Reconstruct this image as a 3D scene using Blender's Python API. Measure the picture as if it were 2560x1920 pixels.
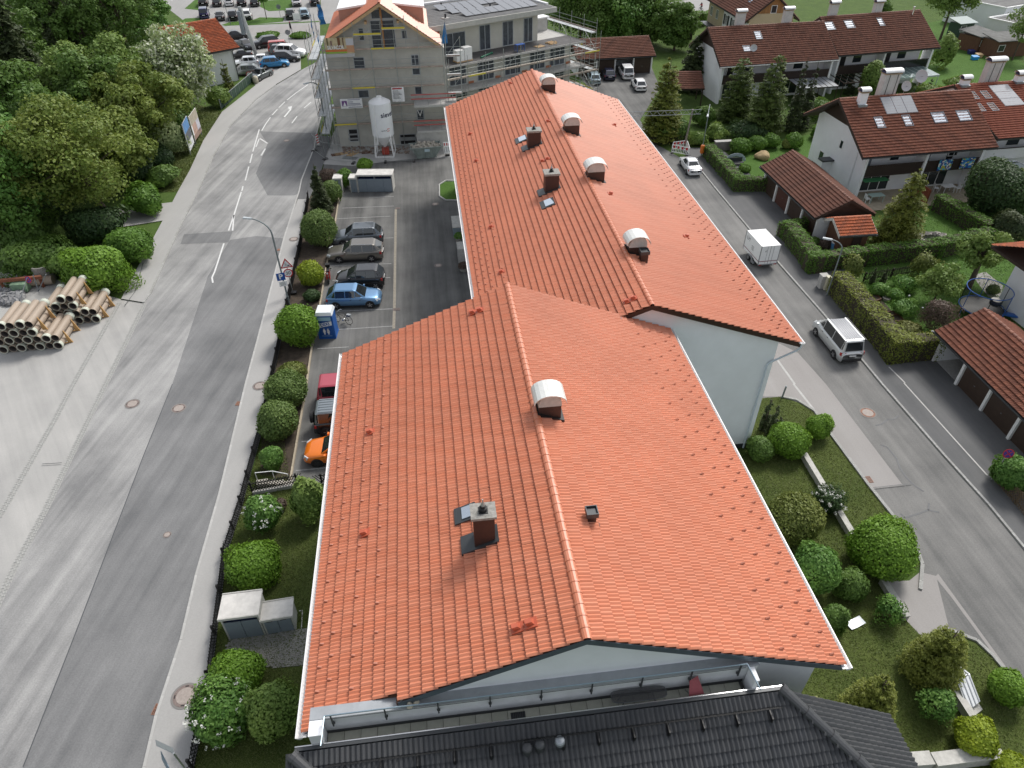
import bpy,bmesh,math,random
import numpy as np
from mathutils import Vector,Matrix
random.seed(7)
RNG=np.random.default_rng(7)
sc=bpy.context.scene
for o in list(bpy.data.objects):
 bpy.data.objects.remove(o)
COL=sc.collection
R=math.radians
CAM_H=30.5
FPX,PW,PH=1731.0,2560,1920
def cam_axes(pitch,yaw,roll):
 cp,sp=math.cos(pitch),math.sin(pitch)
 fwd=Vector((math.sin(yaw)*cp,math.cos(yaw)*cp,-sp))
 right=Vector((math.cos(yaw),-math.sin(yaw),0))
 down=fwd.cross(right)
 c,s=math.cos(roll),math.sin(roll)
 return c*right+s*down,-s*right+c*down,fwd
CR,CD,CF=cam_axes(R(39.39569),R(6.80267),R(0.36915))
CAM=Vector((0,0,CAM_H))
cd=bpy.data.cameras.new('camera');cam=bpy.data.objects.new('camera',cd);COL.objects.link(cam)
m3=Matrix((CR,-CD,-CF)).transposed()
cam.matrix_world=Matrix.Translation(CAM) @ m3.to_4x4()
cd.sensor_width=36;cd.lens=FPX/PW*36;cd.clip_end=2000;cd.clip_start=0.5
sc.camera=cam
SUN_EL,SUN_AZ=50.0,42.0
w=bpy.data.worlds.new('World');sc.world=w;w.use_nodes=True
nt=w.node_tree;bg=nt.nodes['Background']
sky=nt.nodes.new('ShaderNodeTexSky');sky.sky_type='NISHITA';sky.sun_disc=False
sky.sun_elevation=R(SUN_EL);sky.sun_rotation=R(SUN_AZ)
sky.air_density=1.0;sky.dust_density=2.0;sky.ozone_density=1.0
hs=nt.nodes.new('ShaderNodeHueSaturation');hs.inputs['Saturation'].default_value=0.3
nt.links.new(sky.outputs[0],hs.inputs['Color']);nt.links.new(hs.outputs[0],bg.inputs[0])
bg.inputs[1].default_value=0.1
sl=bpy.data.lights.new('sun','SUN');sl.energy=1.5;sl.angle=R(16);sl.color=(1,.96,.9)
sun=bpy.data.objects.new('sun',sl);COL.objects.link(sun)
sdir=Vector((math.sin(R(SUN_AZ))*math.cos(R(SUN_EL)),math.cos(R(SUN_AZ))*math.cos(R(SUN_EL)),math.sin(R(SUN_EL))))
sun.rotation_euler=sdir.to_track_quat('Z','Y').to_euler();sun.location=(0,0,80)
vs=sc.view_settings;vs.view_transform='Standard';vs.look='None';vs.gamma=1;vs.exposure=0.85;vs.use_curve_mapping=False
SQ=3.45625
def q(c,r,x,y):return (640*c+x/SQ,480*r+y/SQ)
def ray(px,py):return ((px-1280)/FPX)*CR+((py-960)/FPX)*CD+CF
def gp(p,z=0.0):
 r=ray(*p);return CAM+r*((z-CAM_H)/r.z)
def gY(p,Y):
 r=ray(*p);return CAM+r*(Y/r.y)
def pr(v):
 d=Vector(v)-CAM;k=FPX/d.dot(CF);return (1280+k*d.dot(CR),960+k*d.dot(CD))
zf=lambda x,y:(400+x/5.53,y/5.53)
def hz(b,py):
 lo,hi=0.0,60.0
 for _ in range(40):
  m=(lo+hi)/2
  if pr((b[0],b[1],b[2]+m))[1]>py:lo=m
  else:hi=m
 return b[2]+lo
def tag(o,label=None,cat=None,group=None,kind=None):
 if label:o['label']=label
 if cat:o['category']=cat
 if group:o['group']=group
 if kind:o['kind']=kind
 return o
def thing(name,label,cat,loc=(0,0,0),rz=0.0,group=None):
 o=bpy.data.objects.new(name,None);COL.objects.link(o);o.empty_display_size=.2
 o.location=loc;o.rotation_euler=(0,0,rz)
 return tag(o,label,cat,group)
def wm(o):
 return (wm(o.parent) @ o.matrix_parent_inverse @ o.matrix_basis) if o.parent else o.matrix_basis.copy()
def link(name,me,parent=None,loc=None,rz=0.0,mw=None):
 o=bpy.data.objects.new(name,me);COL.objects.link(o)
 if parent:o.parent=parent;o.matrix_parent_inverse=wm(parent).inverted()
 if mw is not None:o.matrix_basis=mw
 elif loc is not None:o.location=loc;o.rotation_euler=(0,0,rz)
 return o
def copy_tree(o,parent=None):
 c=o.copy();COL.objects.link(c);c.parent=parent
 for ch in o.children:copy_tree(ch,c)
 return c
MATS={}
def new_mat(name):
 m=bpy.data.materials.new(name);m.use_nodes=True
 return m,m.node_tree,m.node_tree.nodes['Principled BSDF']
def mat(name,col,rough=.6,metal=0.0,var=0.0,scale=4.0,bump=0.0,bscale=60.0,spec=.5,rnd=0.0,rndcol=None,coat=0.0,stretch=None,detail=6.0,col2=None,emit=None,alpha=None):
 """plain procedural material: noise-varied colour, optional per-piece variation from the 'rnd' attribute, optional fine bump"""
 if name in MATS:return MATS[name]
 m,t,b=new_mat(name);N,L=t.nodes.new,t.links.new
 b.inputs['Roughness'].default_value=rough;b.inputs['Metallic'].default_value=metal
 b.inputs['Specular IOR Level'].default_value=spec;b.inputs['Coat Weight'].default_value=coat
 b.inputs['Base Color'].default_value=(*col,1)
 src=None
 if var or bump:
  tc=N('ShaderNodeTexCoord');mp=N('ShaderNodeMapping');L(tc.outputs['Object'],mp.inputs[0])
  if stretch:mp.inputs['Scale'].default_value=stretch
 if var:
  nz=N('ShaderNodeTexNoise');nz.inputs['Scale'].default_value=scale;nz.inputs['Detail'].default_value=detail;nz.inputs['Roughness'].default_value=.65
  L(mp.outputs[0],nz.inputs['Vector'])
  cr=N('ShaderNodeValToRGB');cr.color_ramp.elements[0].position=.28;cr.color_ramp.elements[1].position=.72
  c2=col2 if col2 else tuple(min(1,c*(1+var)) for c in col)
  c1=col if col2 else tuple(c*(1-var) for c in col)
  cr.color_ramp.elements[0].color=(*c1,1);cr.color_ramp.elements[1].color=(*c2,1)
  L(nz.outputs['Fac'],cr.inputs[0]);src=cr.outputs[0]
 if rnd:
  at=N('ShaderNodeAttribute');at.attribute_name='rnd'
  mx=N('ShaderNodeMix');mx.data_type='RGBA';mx.blend_type='MIX'
  mr=N('ShaderNodeMath');mr.operation='MULTIPLY';mr.inputs[1].default_value=rnd
  L(at.outputs['Fac'],mr.inputs[0]);L(mr.outputs[0],mx.inputs[0])
  if src:L(src,mx.inputs[6])
  else:mx.inputs[6].default_value=(*col,1)
  rc=rndcol if rndcol else tuple(c*.6 for c in col)
  mx.inputs[7].default_value=(*rc,1);src=mx.outputs[2]
 if src:L(src,b.inputs['Base Color'])
 if bump:
  n2=N('ShaderNodeTexNoise');n2.inputs['Scale'].default_value=bscale;n2.inputs['Detail'].default_value=4
  L(mp.outputs[0],n2.inputs['Vector'])
  bp=N('ShaderNodeBump');bp.inputs['Strength'].default_value=bump;bp.inputs['Distance'].default_value=.02
  L(n2.outputs['Fac'],bp.inputs['Height']);L(bp.outputs[0],b.inputs['Normal'])
 if emit:
  b.inputs['Emission Color'].default_value=(*emit[:3],1);b.inputs['Emission Strength'].default_value=emit[3]
 if alpha is not None:
  b.inputs['Alpha'].default_value=alpha
 MATS[name]=m
 return m
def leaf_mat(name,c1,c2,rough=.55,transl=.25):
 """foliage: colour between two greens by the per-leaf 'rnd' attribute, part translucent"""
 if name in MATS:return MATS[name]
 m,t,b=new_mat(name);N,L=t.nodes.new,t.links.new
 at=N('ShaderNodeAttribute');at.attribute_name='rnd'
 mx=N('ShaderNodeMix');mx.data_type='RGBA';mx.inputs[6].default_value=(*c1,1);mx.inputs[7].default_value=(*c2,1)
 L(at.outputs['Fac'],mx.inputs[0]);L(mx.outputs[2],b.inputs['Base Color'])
 b.inputs['Roughness'].default_value=rough;b.inputs['Specular IOR Level'].default_value=.3
 tr=N('ShaderNodeBsdfTranslucent');ms=N('ShaderNodeMixShader');ms.inputs[0].default_value=transl
 hsv=N('ShaderNodeHueSaturation');hsv.inputs['Value'].default_value=1.3;hsv.inputs['Hue'].default_value=.49
 L(mx.outputs[2],hsv.inputs['Color']);L(hsv.outputs[0],tr.inputs['Color'])
 out=t.nodes['Material Output'];L(b.outputs[0],ms.inputs[1]);L(tr.outputs[0],ms.inputs[2]);L(ms.outputs[0],out.inputs['Surface'])
 MATS[name]=m;return m
def glass_mat(name,col=(.03,.04,.045),rough=.06):
 return mat(name,col,rough=rough,spec=.9)
class MB:
 def __init__(s):s.v=[];s.f=[];s.r=[]
 def add(s,vs,fs,rnd=None):
  o=len(s.v);s.v+=[tuple(p) for p in vs]
  for f in fs:s.f.append(tuple(i+o for i in f))
  s.r+=[rnd if rnd is not None else 0.0]*len(fs);return s
 def box(s,x0,x1,y0,y1,z0,z1,M=None,rnd=None):
  vs=[(x0,y0,z0),(x1,y0,z0),(x1,y1,z0),(x0,y1,z0),(x0,y0,z1),(x1,y0,z1),(x1,y1,z1),(x0,y1,z1)]
  if M is not None:vs=[M @ Vector(p) for p in vs]
  return s.add(vs,[(3,2,1,0),(4,5,6,7),(0,1,5,4),(1,2,6,5),(2,3,7,6),(3,0,4,7)],rnd)
 def hexa(s,p,rnd=None):
  return s.add(p,[(3,2,1,0),(4,5,6,7),(0,1,5,4),(1,2,6,5),(2,3,7,6),(3,0,4,7)],rnd)
 def poly(s,pts,rnd=None):return s.add(pts,[tuple(range(len(pts)))],rnd)
 def prism(s,pts,z0,z1):
  n=len(pts);a=[(p[0],p[1],z0) for p in pts]+[(p[0],p[1],z1) for p in pts]
  return s.add(a,[tuple(range(n-1,-1,-1)),tuple(range(n,2*n))]+[(i,(i+1)%n,n+(i+1)%n,n+i) for i in range(n)])
 def extr(s,pts,d):
  n=len(pts);d=Vector(d);a=[Vector(p) for p in pts];a=a+[p+d for p in a]
  return s.add(a,[tuple(range(n-1,-1,-1)),tuple(range(n,2*n))]+[(i,(i+1)%n,n+(i+1)%n,n+i) for i in range(n)])
 def cyl(s,p0,p1,r0,r1=None,seg=10,caps=True,rnd=None):
  p0,p1=Vector(p0),Vector(p1);r1=r0 if r1 is None else r1
  ax=(p1-p0).normalized();u=ax.orthogonal().normalized();v=ax.cross(u)
  a=[]
  for p,r in ((p0,r0),(p1,r1)):
   for i in range(seg):
    t=2*math.pi*i/seg;a.append(p+(u*math.cos(t)+v*math.sin(t))*r)
  f=[(i,(i+1)%seg,seg+(i+1)%seg,seg+i) for i in range(seg)]
  if caps:f+=[tuple(range(seg-1,-1,-1)),tuple(range(seg,2*seg))]
  return s.add(a,f,rnd)
 def tube(s,pts,r,seg=8):
  for a,b in zip(pts[:-1],pts[1:]):s.cyl(a,b,r,seg=seg)
  return s
 def bar(s,p0,p1,wd,ht,up=(0,0,1),rnd=None):
  p0,p1=Vector(p0),Vector(p1);ax=(p1-p0).normalized();up=Vector(up)
  sd=ax.cross(up)
  if sd.length<1e-4:sd=ax.orthogonal()
  sd=sd.normalized()*wd/2;u2=sd.cross(ax).normalized()*ht/2
  a=[]
  for p in (p0,p1):a+=[p-sd-u2,p+sd-u2,p+sd+u2,p-sd+u2]
  return s.add(a,[(0,1,2,3),(7,6,5,4),(0,4,5,1),(1,5,6,2),(2,6,7,3),(3,7,4,0)],rnd)
 def lathe(s,prof,seg=16,c=(0,0,0),M=None):
  a=[];n=len(prof);c=Vector(c)
  for (r,z) in prof:
   for i in range(seg):
    t=2*math.pi*i/seg;p=Vector((r*math.cos(t),r*math.sin(t),z))+c
    a.append(M @ p if M is not None else p)
  f=[(k*seg+i,k*seg+(i+1)%seg,(k+1)*seg+(i+1)%seg,(k+1)*seg+i) for k in range(n-1) for i in range(seg)]
  f+=[tuple(range(seg-1,-1,-1)),tuple(range((n-1)*seg,n*seg))]
  return s.add(a,f)
 def mesh(s,name,m=None,smooth=False):
  me=bpy.data.meshes.new(name);me.from_pydata([tuple(p) for p in s.v],[],s.f)
  at=me.attributes.new('rnd','FLOAT','FACE');at.data.foreach_set('value',s.r)
  if m:me.materials.append(m)
  if smooth:me.polygons.foreach_set('use_smooth',[True]*len(s.f))
  me.update();return me
 def obj(s,name,m=None,parent=None,smooth=False,loc=None,rz=0.0):
  return link(name,s.mesh(name,m,smooth),parent,loc,rz)
def np_mesh(name,V,Q,rnd,m):
 """V (n,3), Q (k,4) quads or (k,3) triangles, rnd (k,)"""
 me=bpy.data.meshes.new(name);n,k,c=len(V),len(Q),Q.shape[1]
 me.vertices.add(n);me.vertices.foreach_set('co',np.ascontiguousarray(V,dtype=np.float32).ravel())
 me.loops.add(k*c);me.loops.foreach_set('vertex_index',np.ascontiguousarray(Q,dtype=np.int32).ravel())
 me.polygons.add(k);me.polygons.foreach_set('loop_start',np.arange(k,dtype=np.int32)*c)
 me.polygons.foreach_set('loop_total',np.full(k,c,dtype=np.int32))
 at=me.attributes.new('rnd','FLOAT','FACE');at.data.foreach_set('value',np.ascontiguousarray(rnd,dtype=np.float32))
 me.materials.append(m);me.update();me.validate();return me
def frame(o,x,y,z):
 M=Matrix((Vector(x),Vector(y),Vector(z))).transposed().to_4x4();M.translation=Vector(o);return M
def pieces(name,parent,mats4,variants,limit=300):
 """alike pieces: the nearest ones are parts of their own sharing mesh data, the rest one joined part"""
 if not mats4:return
 order=sorted(range(len(mats4)),key=lambda i:(mats4[i].translation-CAM).length)
 near,far=order[:limit],order[limit:]
 for i in near:
  link(name,variants[(i*7+i//5)%len(variants)],parent,mw=mats4[i])
 if far:
  vv,ff,rr,off=[],[],[],0
  base=[]
  for me in variants:
   co=np.empty(len(me.vertices)*3,dtype=np.float64);me.vertices.foreach_get('co',co)
   base.append((co.reshape(-1,3),[tuple(p.vertices) for p in me.polygons],[d.value for d in me.attributes['rnd'].data]))
  allv,allf,allr=[],[],[]
  for i in far:
   co,fs,rn=base[(i*7+i//5)%len(variants)]
   A=np.array(mats4[i]);allv.append(co @ A[:3,:3].T+A[:3,3])
   allf+=[tuple(k+off for k in f) for f in fs];allr+=rn;off+=len(co)
  me=bpy.data.meshes.new(name+'s');me.from_pydata(np.concatenate(allv).tolist(),[],allf)
  at=me.attributes.new('rnd','FLOAT','FACE');at.data.foreach_set('value',allr)
  me.materials.append(variants[0].materials[0]);me.update()
  tag(link(name+'_field',me,parent),kind='stuff')
TXT={}
def _mk_text(key,body,bold=0.0,ext=.004):
 cu=bpy.data.curves.new('lettering','FONT');cu.body=body;cu.size=1;cu.align_x='CENTER';cu.align_y='CENTER';cu.offset=bold;cu.extrude=ext;cu.resolution_u=3
 o=bpy.data.objects.new('lettering',cu);COL.objects.link(o)
 dg=bpy.context.evaluated_depsgraph_get();me=bpy.data.meshes.new_from_object(o.evaluated_get(dg))
 bpy.data.objects.remove(o);bpy.data.curves.remove(cu)
 TXT[key]=([tuple(v.co) for v in me.vertices],[tuple(p.vertices) for p in me.polygons]);bpy.data.meshes.remove(me)
for k_,b_,w_ in (('sievert','sievert',.02),('dixi','DIXI',.03),('30','30',.0),('P','P',.03),('silv','SILVACOR',.02),('LM','LM',-.005),('tf','tf',-.005),('V','V',.0),('quick','quick-mix',.01)):
 _mk_text(k_,b_,w_)
def text(key,M,sx,m,parent,sy=None,name='lettering',bend=None):
 """lettering as a thin mesh; M maps its plane (x right, y up, z out) into the place"""
 vs,fs=TXT[key];sy=sy or sx;mb=MB()
 vv=[Vector((v[0]*sx,v[1]*sy,v[2]+.004)) for v in vs]
 if bend:vv=[Vector((math.sin(v.x/bend)*(bend+v.z),v.y,math.cos(v.x/bend)*(bend+v.z)-bend)) for v in vv]
 mb.add([M @ v for v in vv],fs);return mb.obj(name,m,parent)
WHITE=mat('white_render',(.84,.85,.87),.8,var=.05,scale=.7,bump=.15,bscale=90)
BLUEWHITE=mat('pale_blue_render',(.78,.81,.84),.8,var=.06,scale=.6,bump=.15,bscale=90)
WPAINT=mat('white_paint',(.85,.85,.84),.4,var=.04,scale=6)
WMETAL=mat('white_metal',(.88,.88,.88),.35,var=.03,scale=5)
ZINC=mat('zinc_sheet',(.33,.36,.39),.4,metal=.5,var=.15,scale=3)
DGREY=mat('dark_grey_metal',(.06,.065,.07),.45,metal=.3)
BLACK=mat('black_plastic',(.012,.012,.013),.5)
RUBBER=mat('tyre_rubber',(.015,.015,.016),.85)
BROWNCLAD=mat('brown_cladding',(.045,.022,.018),.5,var=.15,scale=4)
CONC=mat('concrete',(.42,.41,.39),.85,var=.2,scale=6,bump=.3)
CONCD=mat('weathered_concrete',(.3,.29,.265),.9,var=.4,scale=9,bump=.5,bscale=40)
WOODD=mat('dark_wood',(.04,.024,.017),.75,var=.25,scale=6,stretch=(1,1,6))
WOODB=mat('brown_wood',(.12,.055,.03),.7,var=.3,scale=8,stretch=(1,1,.15))
WOODL=mat('raw_timber',(.5,.34,.18),.7,var=.25,scale=9)
STEEL=mat('galvanised_steel',(.42,.44,.45),.4,metal=.7,var=.15,scale=8)
CHROME=mat('bright_metal',(.7,.7,.71),.2,metal=.9)
GLASS=glass_mat('dark_glass')
GLASSB=mat('sky_glass',(.62,.68,.74),.05,metal=.85)
TERR=mat('new_clay_tile',(.6,.2,.105),.43,var=.1,scale=.35,rnd=.45,rndcol=(.66,.27,.165),spec=.6,detail=3)
TERRD=mat('clay_fitting',(.5,.11,.055),.5,var=.1,scale=3)
BTILE=mat('brown_clay_tile',(.2,.075,.046),.7,var=.3,scale=.5,rnd=.75,rndcol=(.34,.13,.075),bump=.3,bscale=20)
BTILE2=mat('weathered_clay_tile',(.165,.07,.046),.7,var=.3,scale=.6,rnd=.8,rndcol=(.25,.105,.065),bump=.3,bscale=20)
OTILE=mat('orange_clay_tile',(.5,.145,.06),.7,var=.3,scale=1.2,rnd=.8,rndcol=(.26,.09,.05))
GTILE=mat('grey_concrete_tile',(.05,.053,.058),.55,var=.3,scale=1.1,rnd=.5,rndcol=(.075,.076,.078),bump=.3,bscale=30)
# ================================================================ ground, roads, pavements
def sheet(name,px,m,z,kind='structure',rev=False):
 mb=MB();pts=[gp(p) for p in px]
 a=sum(pts[i].x*pts[(i+1)%len(pts)].y-pts[(i+1)%len(pts)].x*pts[i].y for i in range(len(pts)))
 if a<0:pts=pts[::-1]
 mb.poly([(p.x,p.y,z) for p in pts])
 o=mb.obj(name,m);return tag(o,kind=kind)
def road_mat(name,col,streak=None,dirn=0.0,dust=(.42,.41,.39),amt=.5,fine=.12):
 """asphalt: fine grain, long streaks along the driving direction, dusty patches"""
 m,t,b=new_mat(name);N,L=t.nodes.new,t.links.new
 tc=N('ShaderNodeTexCoord');mp=N('ShaderNodeMapping');mp.inputs['Rotation'].default_value=(0,0,-dirn);L(tc.outputs['Object'],mp.inputs[0])
 m2=N('ShaderNodeMapping');m2.inputs['Scale'].default_value=(1,.05,1);L(mp.outputs[0],m2.inputs[0])
 st=N('ShaderNodeTexNoise');st.inputs['Scale'].default_value=1.3;st.inputs['Detail'].default_value=7;st.inputs['Roughness'].default_value=.62;L(m2.outputs[0],st.inputs['Vector'])
 pt=N('ShaderNodeTexNoise');pt.inputs['Scale'].default_value=.22;pt.inputs['Detail'].default_value=8;pt.inputs['Roughness'].default_value=.6;L(mp.outputs[0],pt.inputs['Vector'])
 gr=N('ShaderNodeTexNoise');gr.inputs['Scale'].default_value=14;gr.inputs['Detail'].default_value=3;L(mp.outputs[0],gr.inputs['Vector'])
 add=N('ShaderNodeMath');add.operation='ADD';L(st.outputs['Fac'],add.inputs[0]);L(pt.outputs['Fac'],add.inputs[1])
 rp=N('ShaderNodeValToRGB');e=rp.color_ramp.elements;e[0].position=.38;e[1].position=.62
 hv=N('ShaderNodeMath');hv.operation='MULTIPLY';hv.inputs[1].default_value=.5;L(add.outputs[0],hv.inputs[0]);L(hv.outputs[0],rp.inputs[0])
 e[0].color=(*col,1);e[1].color=tuple(col[i]*(1-amt)+dust[i]*amt for i in range(3))+(1,)
 mx=N('ShaderNodeMix');mx.data_type='RGBA';mx.blend_type='OVERLAY';mx.inputs[0].default_value=fine
 L(rp.outputs[0],mx.inputs[6]);L(gr.outputs['Fac'],mx.inputs[7]);L(mx.outputs[2],b.inputs['Base Color'])
 b.inputs['Roughness'].default_value=.85;b.inputs['Specular IOR Level'].default_value=.3
 bp=N('ShaderNodeBump');bp.inputs['Strength'].default_value=.25;bp.inputs['Distance'].default_value=.01
 n3=N('ShaderNodeTexNoise');n3.inputs['Scale'].default_value=60;L(mp.outputs[0],n3.inputs['Vector']);L(n3.outputs['Fac'],bp.inputs['Height']);L(bp.outputs[0],b.inputs['Normal'])
 MATS[name]=m;return m
def grass_mat(name,c1,c2,c3):
 m,t,b=new_mat(name);N,L=t.nodes.new,t.links.new
 tc=N('ShaderNodeTexCoord')
 n1=N('ShaderNodeTexNoise');n1.inputs['Scale'].default_value=.5;n1.inputs['Detail'].default_value=8;n1.inputs['Roughness'].default_value=.7;L(tc.outputs['Object'],n1.inputs['Vector'])
 n2=N('ShaderNodeTexNoise');n2.inputs['Scale'].default_value=9;n2.inputs['Detail'].default_value=5;n2.inputs['Roughness'].default_value=.7;L(tc.outputs['Object'],n2.inputs['Vector'])
 r1=N('ShaderNodeValToRGB');e=r1.color_ramp.elements;e[0].position=.35;e[1].position=.68;e[0].color=(*c1,1);e[1].color=(*c2,1);L(n1.outputs['Fac'],r1.inputs[0])
 r2=N('ShaderNodeValToRGB');e=r2.color_ramp.elements;e[0].position=.42;e[1].position=.7;L(n2.outputs['Fac'],r2.inputs[0])
 mx=N('ShaderNodeMix');mx.data_type='RGBA';mx.inputs[7].default_value=(*c3,1)
 ml=N('ShaderNodeMath');ml.operation='MULTIPLY';ml.inputs[1].default_value=.55;L(r2.outputs[0],ml.inputs[0]);L(ml.outputs[0],mx.inputs[0]);L(r1.outputs[0],mx.inputs[6])
 L(mx.outputs[2],b.inputs['Base Color']);b.inputs['Roughness'].default_value=.9;b.inputs['Specular IOR Level'].default_value=.15
 bp=N('ShaderNodeBump');bp.inputs['Strength'].default_value=.8;bp.inputs['Distance'].default_value=.05
 n3=N('ShaderNodeTexNoise');n3.inputs['Scale'].default_value=25;n3.inputs['Detail'].default_value=4;L(tc.outputs['Object'],n3.inputs['Vector']);L(n3.outputs['Fac'],bp.inputs['Height']);L(bp.outputs[0],b.inputs['Normal'])
 MATS[name]=m;return m
GRASS=grass_mat('meadow_grass',(.05,.09,.02),(.085,.14,.03),(.11,.16,.045))
LAWN=grass_mat('lawn_grass',(.055,.085,.018),(.095,.125,.03),(.13,.145,.055))
LAWNB=grass_mat('bright_lawn',(.055,.12,.018),(.08,.16,.03),(.1,.17,.05))
SOIL=mat('garden_soil',(.06,.045,.032),.95,var=.5,scale=3,bump=.6,bscale=20)
ROAD=road_mat('main_asphalt',(.2,.2,.2),dirn=R(-13),dust=(.42,.415,.405),amt=.85,fine=.3)
ROADD=road_mat('darker_asphalt',(.14,.142,.145),dirn=R(-13),dust=(.27,.27,.27),amt=.75,fine=.3)
YARD=road_mat('dusty_yard',(.34,.335,.325),dirn=R(30),dust=(.47,.46,.44),amt=.8)
WALK=road_mat('pale_pavement',(.36,.355,.345),dirn=R(-13),dust=(.42,.41,.4),amt=.6)
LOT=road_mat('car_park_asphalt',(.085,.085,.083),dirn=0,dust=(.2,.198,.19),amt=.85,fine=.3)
STREET=road_mat('side_street_asphalt',(.13,.13,.127),dirn=0,dust=(.25,.245,.235),amt=.85,fine=.3)
STREETL=road_mat('pale_street_patch',(.29,.275,.265),dirn=0,dust=(.35,.335,.325),amt=.7)
PAVED=road_mat('dark_pavement',(.105,.107,.11),dirn=0,dust=(.17,.17,.17),amt=.7)
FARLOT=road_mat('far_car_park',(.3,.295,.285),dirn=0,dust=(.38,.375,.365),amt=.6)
PAINT=mat('road_paint',(.66,.66,.65),.7,var=.15,scale=5)
WORN=mat('worn_paint',(.3,.3,.295),.8,var=.3,scale=7)
TAR=mat('tar_seal',(.075,.08,.085),.6)
KERB=mat('granite_kerb',(.36,.36,.345),.85,var=.35,scale=7,bump=.4,bscale=30,rnd=.4,rndcol=(.26,.255,.24))
KERBP=mat('pale_kerb',(.46,.455,.44),.85,var=.15,scale=4,rnd=.4,rndcol=(.38,.375,.36))
IRON=mat('cast_iron',(.2,.155,.14),.7,var=.3,scale=12)
IRONR=mat('rusty_iron',(.26,.13,.085),.75,var=.3,scale=12)
mb=MB();mb.poly([(-700,-120,-.02),(700,-120,-.02),(700,1200,-.02),(-700,1200,-.02)]);tag(mb.obj('ground',GRASS),kind='structure')
RR=[(330,2000),(358.8,1920),(389,1790),(451,1602),(489,1440),(546.8,1238),(596,1032),(613.4,960),(640,862),(669,752),(709.4,595.7),(747,480),(753,451),(785,370),(790,338),(806,275),(830,225),(880,185),(960,150)]
RL=[(-60,1620),(0,1483),(23,1434.5),(110,1272.5),(185,1116),(263,954.5),(358.8,757.8),(376,734.6),(451,566.8),(494.8,480),(532.4,393.5),(575.8,315.4),(640,248.8),(689,213),(752.6,175),(800,150),(880,120),(960,100)]
sheet('road',RR+RL[::-1]+[(-400,2000)],ROAD,.0)
sheet('road_lane',[(336,1990),(358.8,1920),(389,1790),(451,1602),(489,1440),(546.8,1238),(596,1032),(613.4,960),(640,862),(669,752),(709,596),(640,590),(575,600),(520,690),q(0,2,1490,0),q(0,2,1240,620),q(0,2,850,1640),q(0,3,620,580),q(0,3,200,1650),(30,1990)],ROADD,.004)
sheet('road_patch',[q(0,1,1590,365),q(0,1,2010,340),q(0,1,1975,435),q(0,1,1560,450)],ROADD,.008)
sheet('road_patch',[q(1,0,30,1135),q(1,0,520,1150),q(1,0,460,1480),q(1,0,400,1659),q(1,1,330,30),q(1,1,100,30),q(1,0,0,1500),q(1,0,100,1240)],ROADD,.008)
sheet('yard',[(358.8,757.8),(263,954.5),(185,1116),(110,1272.5),(23,1434.5),(0,1483),(-60,1620),(-400,1620),(-300,800),(0,680),(150,700),(304,749)],YARD,.0)
LW=[(304,749),(335.6,688),(413.7,541),(445.6,480),(474.5,428),(509,353),(555.5,281),(640,214),(690,178),(752,140)]
sheet('pavement',[(358.8,757.8),(376,734.6),(451,566.8),(494.8,480),(532.4,393.5),(575.8,315.4),(640,248.8),(689,213),(752.6,175)]+LW[::-1],WALK,.09)
sheet('driveway',[q(0,1,1500,90),q(0,1,1000,150),q(0,1,700,320),q(0,1,900,330),q(0,1,1410,250)],WALK,.05)
FEN=[(470,2000),(486,1920),(529.5,1700),(567,1394),(607.6,1263.8),(640,1140),(655,1085),(686.3,937),(721,769),(755.7,604.4),(773,500),(800,420)]
sheet('pavement',[(330,2000),(358.8,1920),(389,1790),(451,1602),(489,1440),(546.8,1238),(596,1032),(613.4,960),(640,862),(669,752),(709.4,595.7),(745,500)]+FEN[::-1][1:],WALK,.09)
sheet('pavement',[(745,500),(753,451),(785,370),(790,338),(830,345),(812,400),(800,440),(773,500)],PAVED,.086)
sheet('car_park',[(726.8,1210),(755.7,1029),(767,960),(778.9,876.4),(802,755),(813.6,682.5),(838,560),(850,470),(800,455),(812,400),(830,345),(1150,330),(1180,470),(1300,900),(1000,1210)],LOT,.0)
sheet('building_site',[(800,410),(830,340),(850,300),(1150,300),(1170,390),(1000,400),(880,415)],YARD,.006)
SLc=[(2560,1740),(2507,1671.5),(2481,1640),(2441,1602),(2374,1576),(2300,1475),(2305,1411),(2293,1380),(2261,1327),(2171.7,1214.6),(2073,1081.5),(2035.7,1028),(1992,1000.5),(1951.8,992),(1900,996),(1800,990),(1700,760),(1560,400),(1480,230),(1440,180)]
SRc=[(2700,1540),(2560,1371),(2469.7,1261),(2359.8,1139.4),(2203.5,960),(2148.6,893.8),(2058.9,786.7),(1954.7,668),(1885.5,587.7),(1793,477),(1755,430),(1690,388),(1640,360),(1600,300),(1630,170),(1440,165)]
sheet('side_street',SLc+SRc[::-1]+[(2700,1900)],STREET,.0)
sheet('street_patch',[q(3,1,60,1290),q(3,1,260,1390),q(3,1,500,1659),q(3,2,1165,875),q(3,2,905,905),q(3,2,530,420),q(3,2,380,200),q(3,2,120,110),q(2,2,1700,100),q(2,1,2100,1400)],STREETL,.004)
sheet('driveway',[q(3,3,1000,45),q(3,3,1220,40),(2300,1430),(2340,1440),(2374,1576),(2350,1640),(2260,1545)],STREETL,.006)
sheet('street_patch',[q(3,2,1450,1659),q(3,3,1450,20),q(3,3,1580,180),q(3,3,2030,790),q(3,3,2060,790),q(3,3,1600,160),q(3,2,1470,1640)],STREETL,.008)
sheet('pavement',SRc[1:11]+[(1700,370),(1800,372),(1860,420),(1900,470),(2000,480),(2100,560),(2160,640),(2110,745),(2215,915),(2340,900),(2470,1040),(2650,1240),(2700,1400)],PAVED,.085)
sheet('garage_yard',[(1440,165),(1630,170),(1650,220),(1600,300),(1640,360),(1560,330),(1480,230)],LOT,.008)
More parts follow.
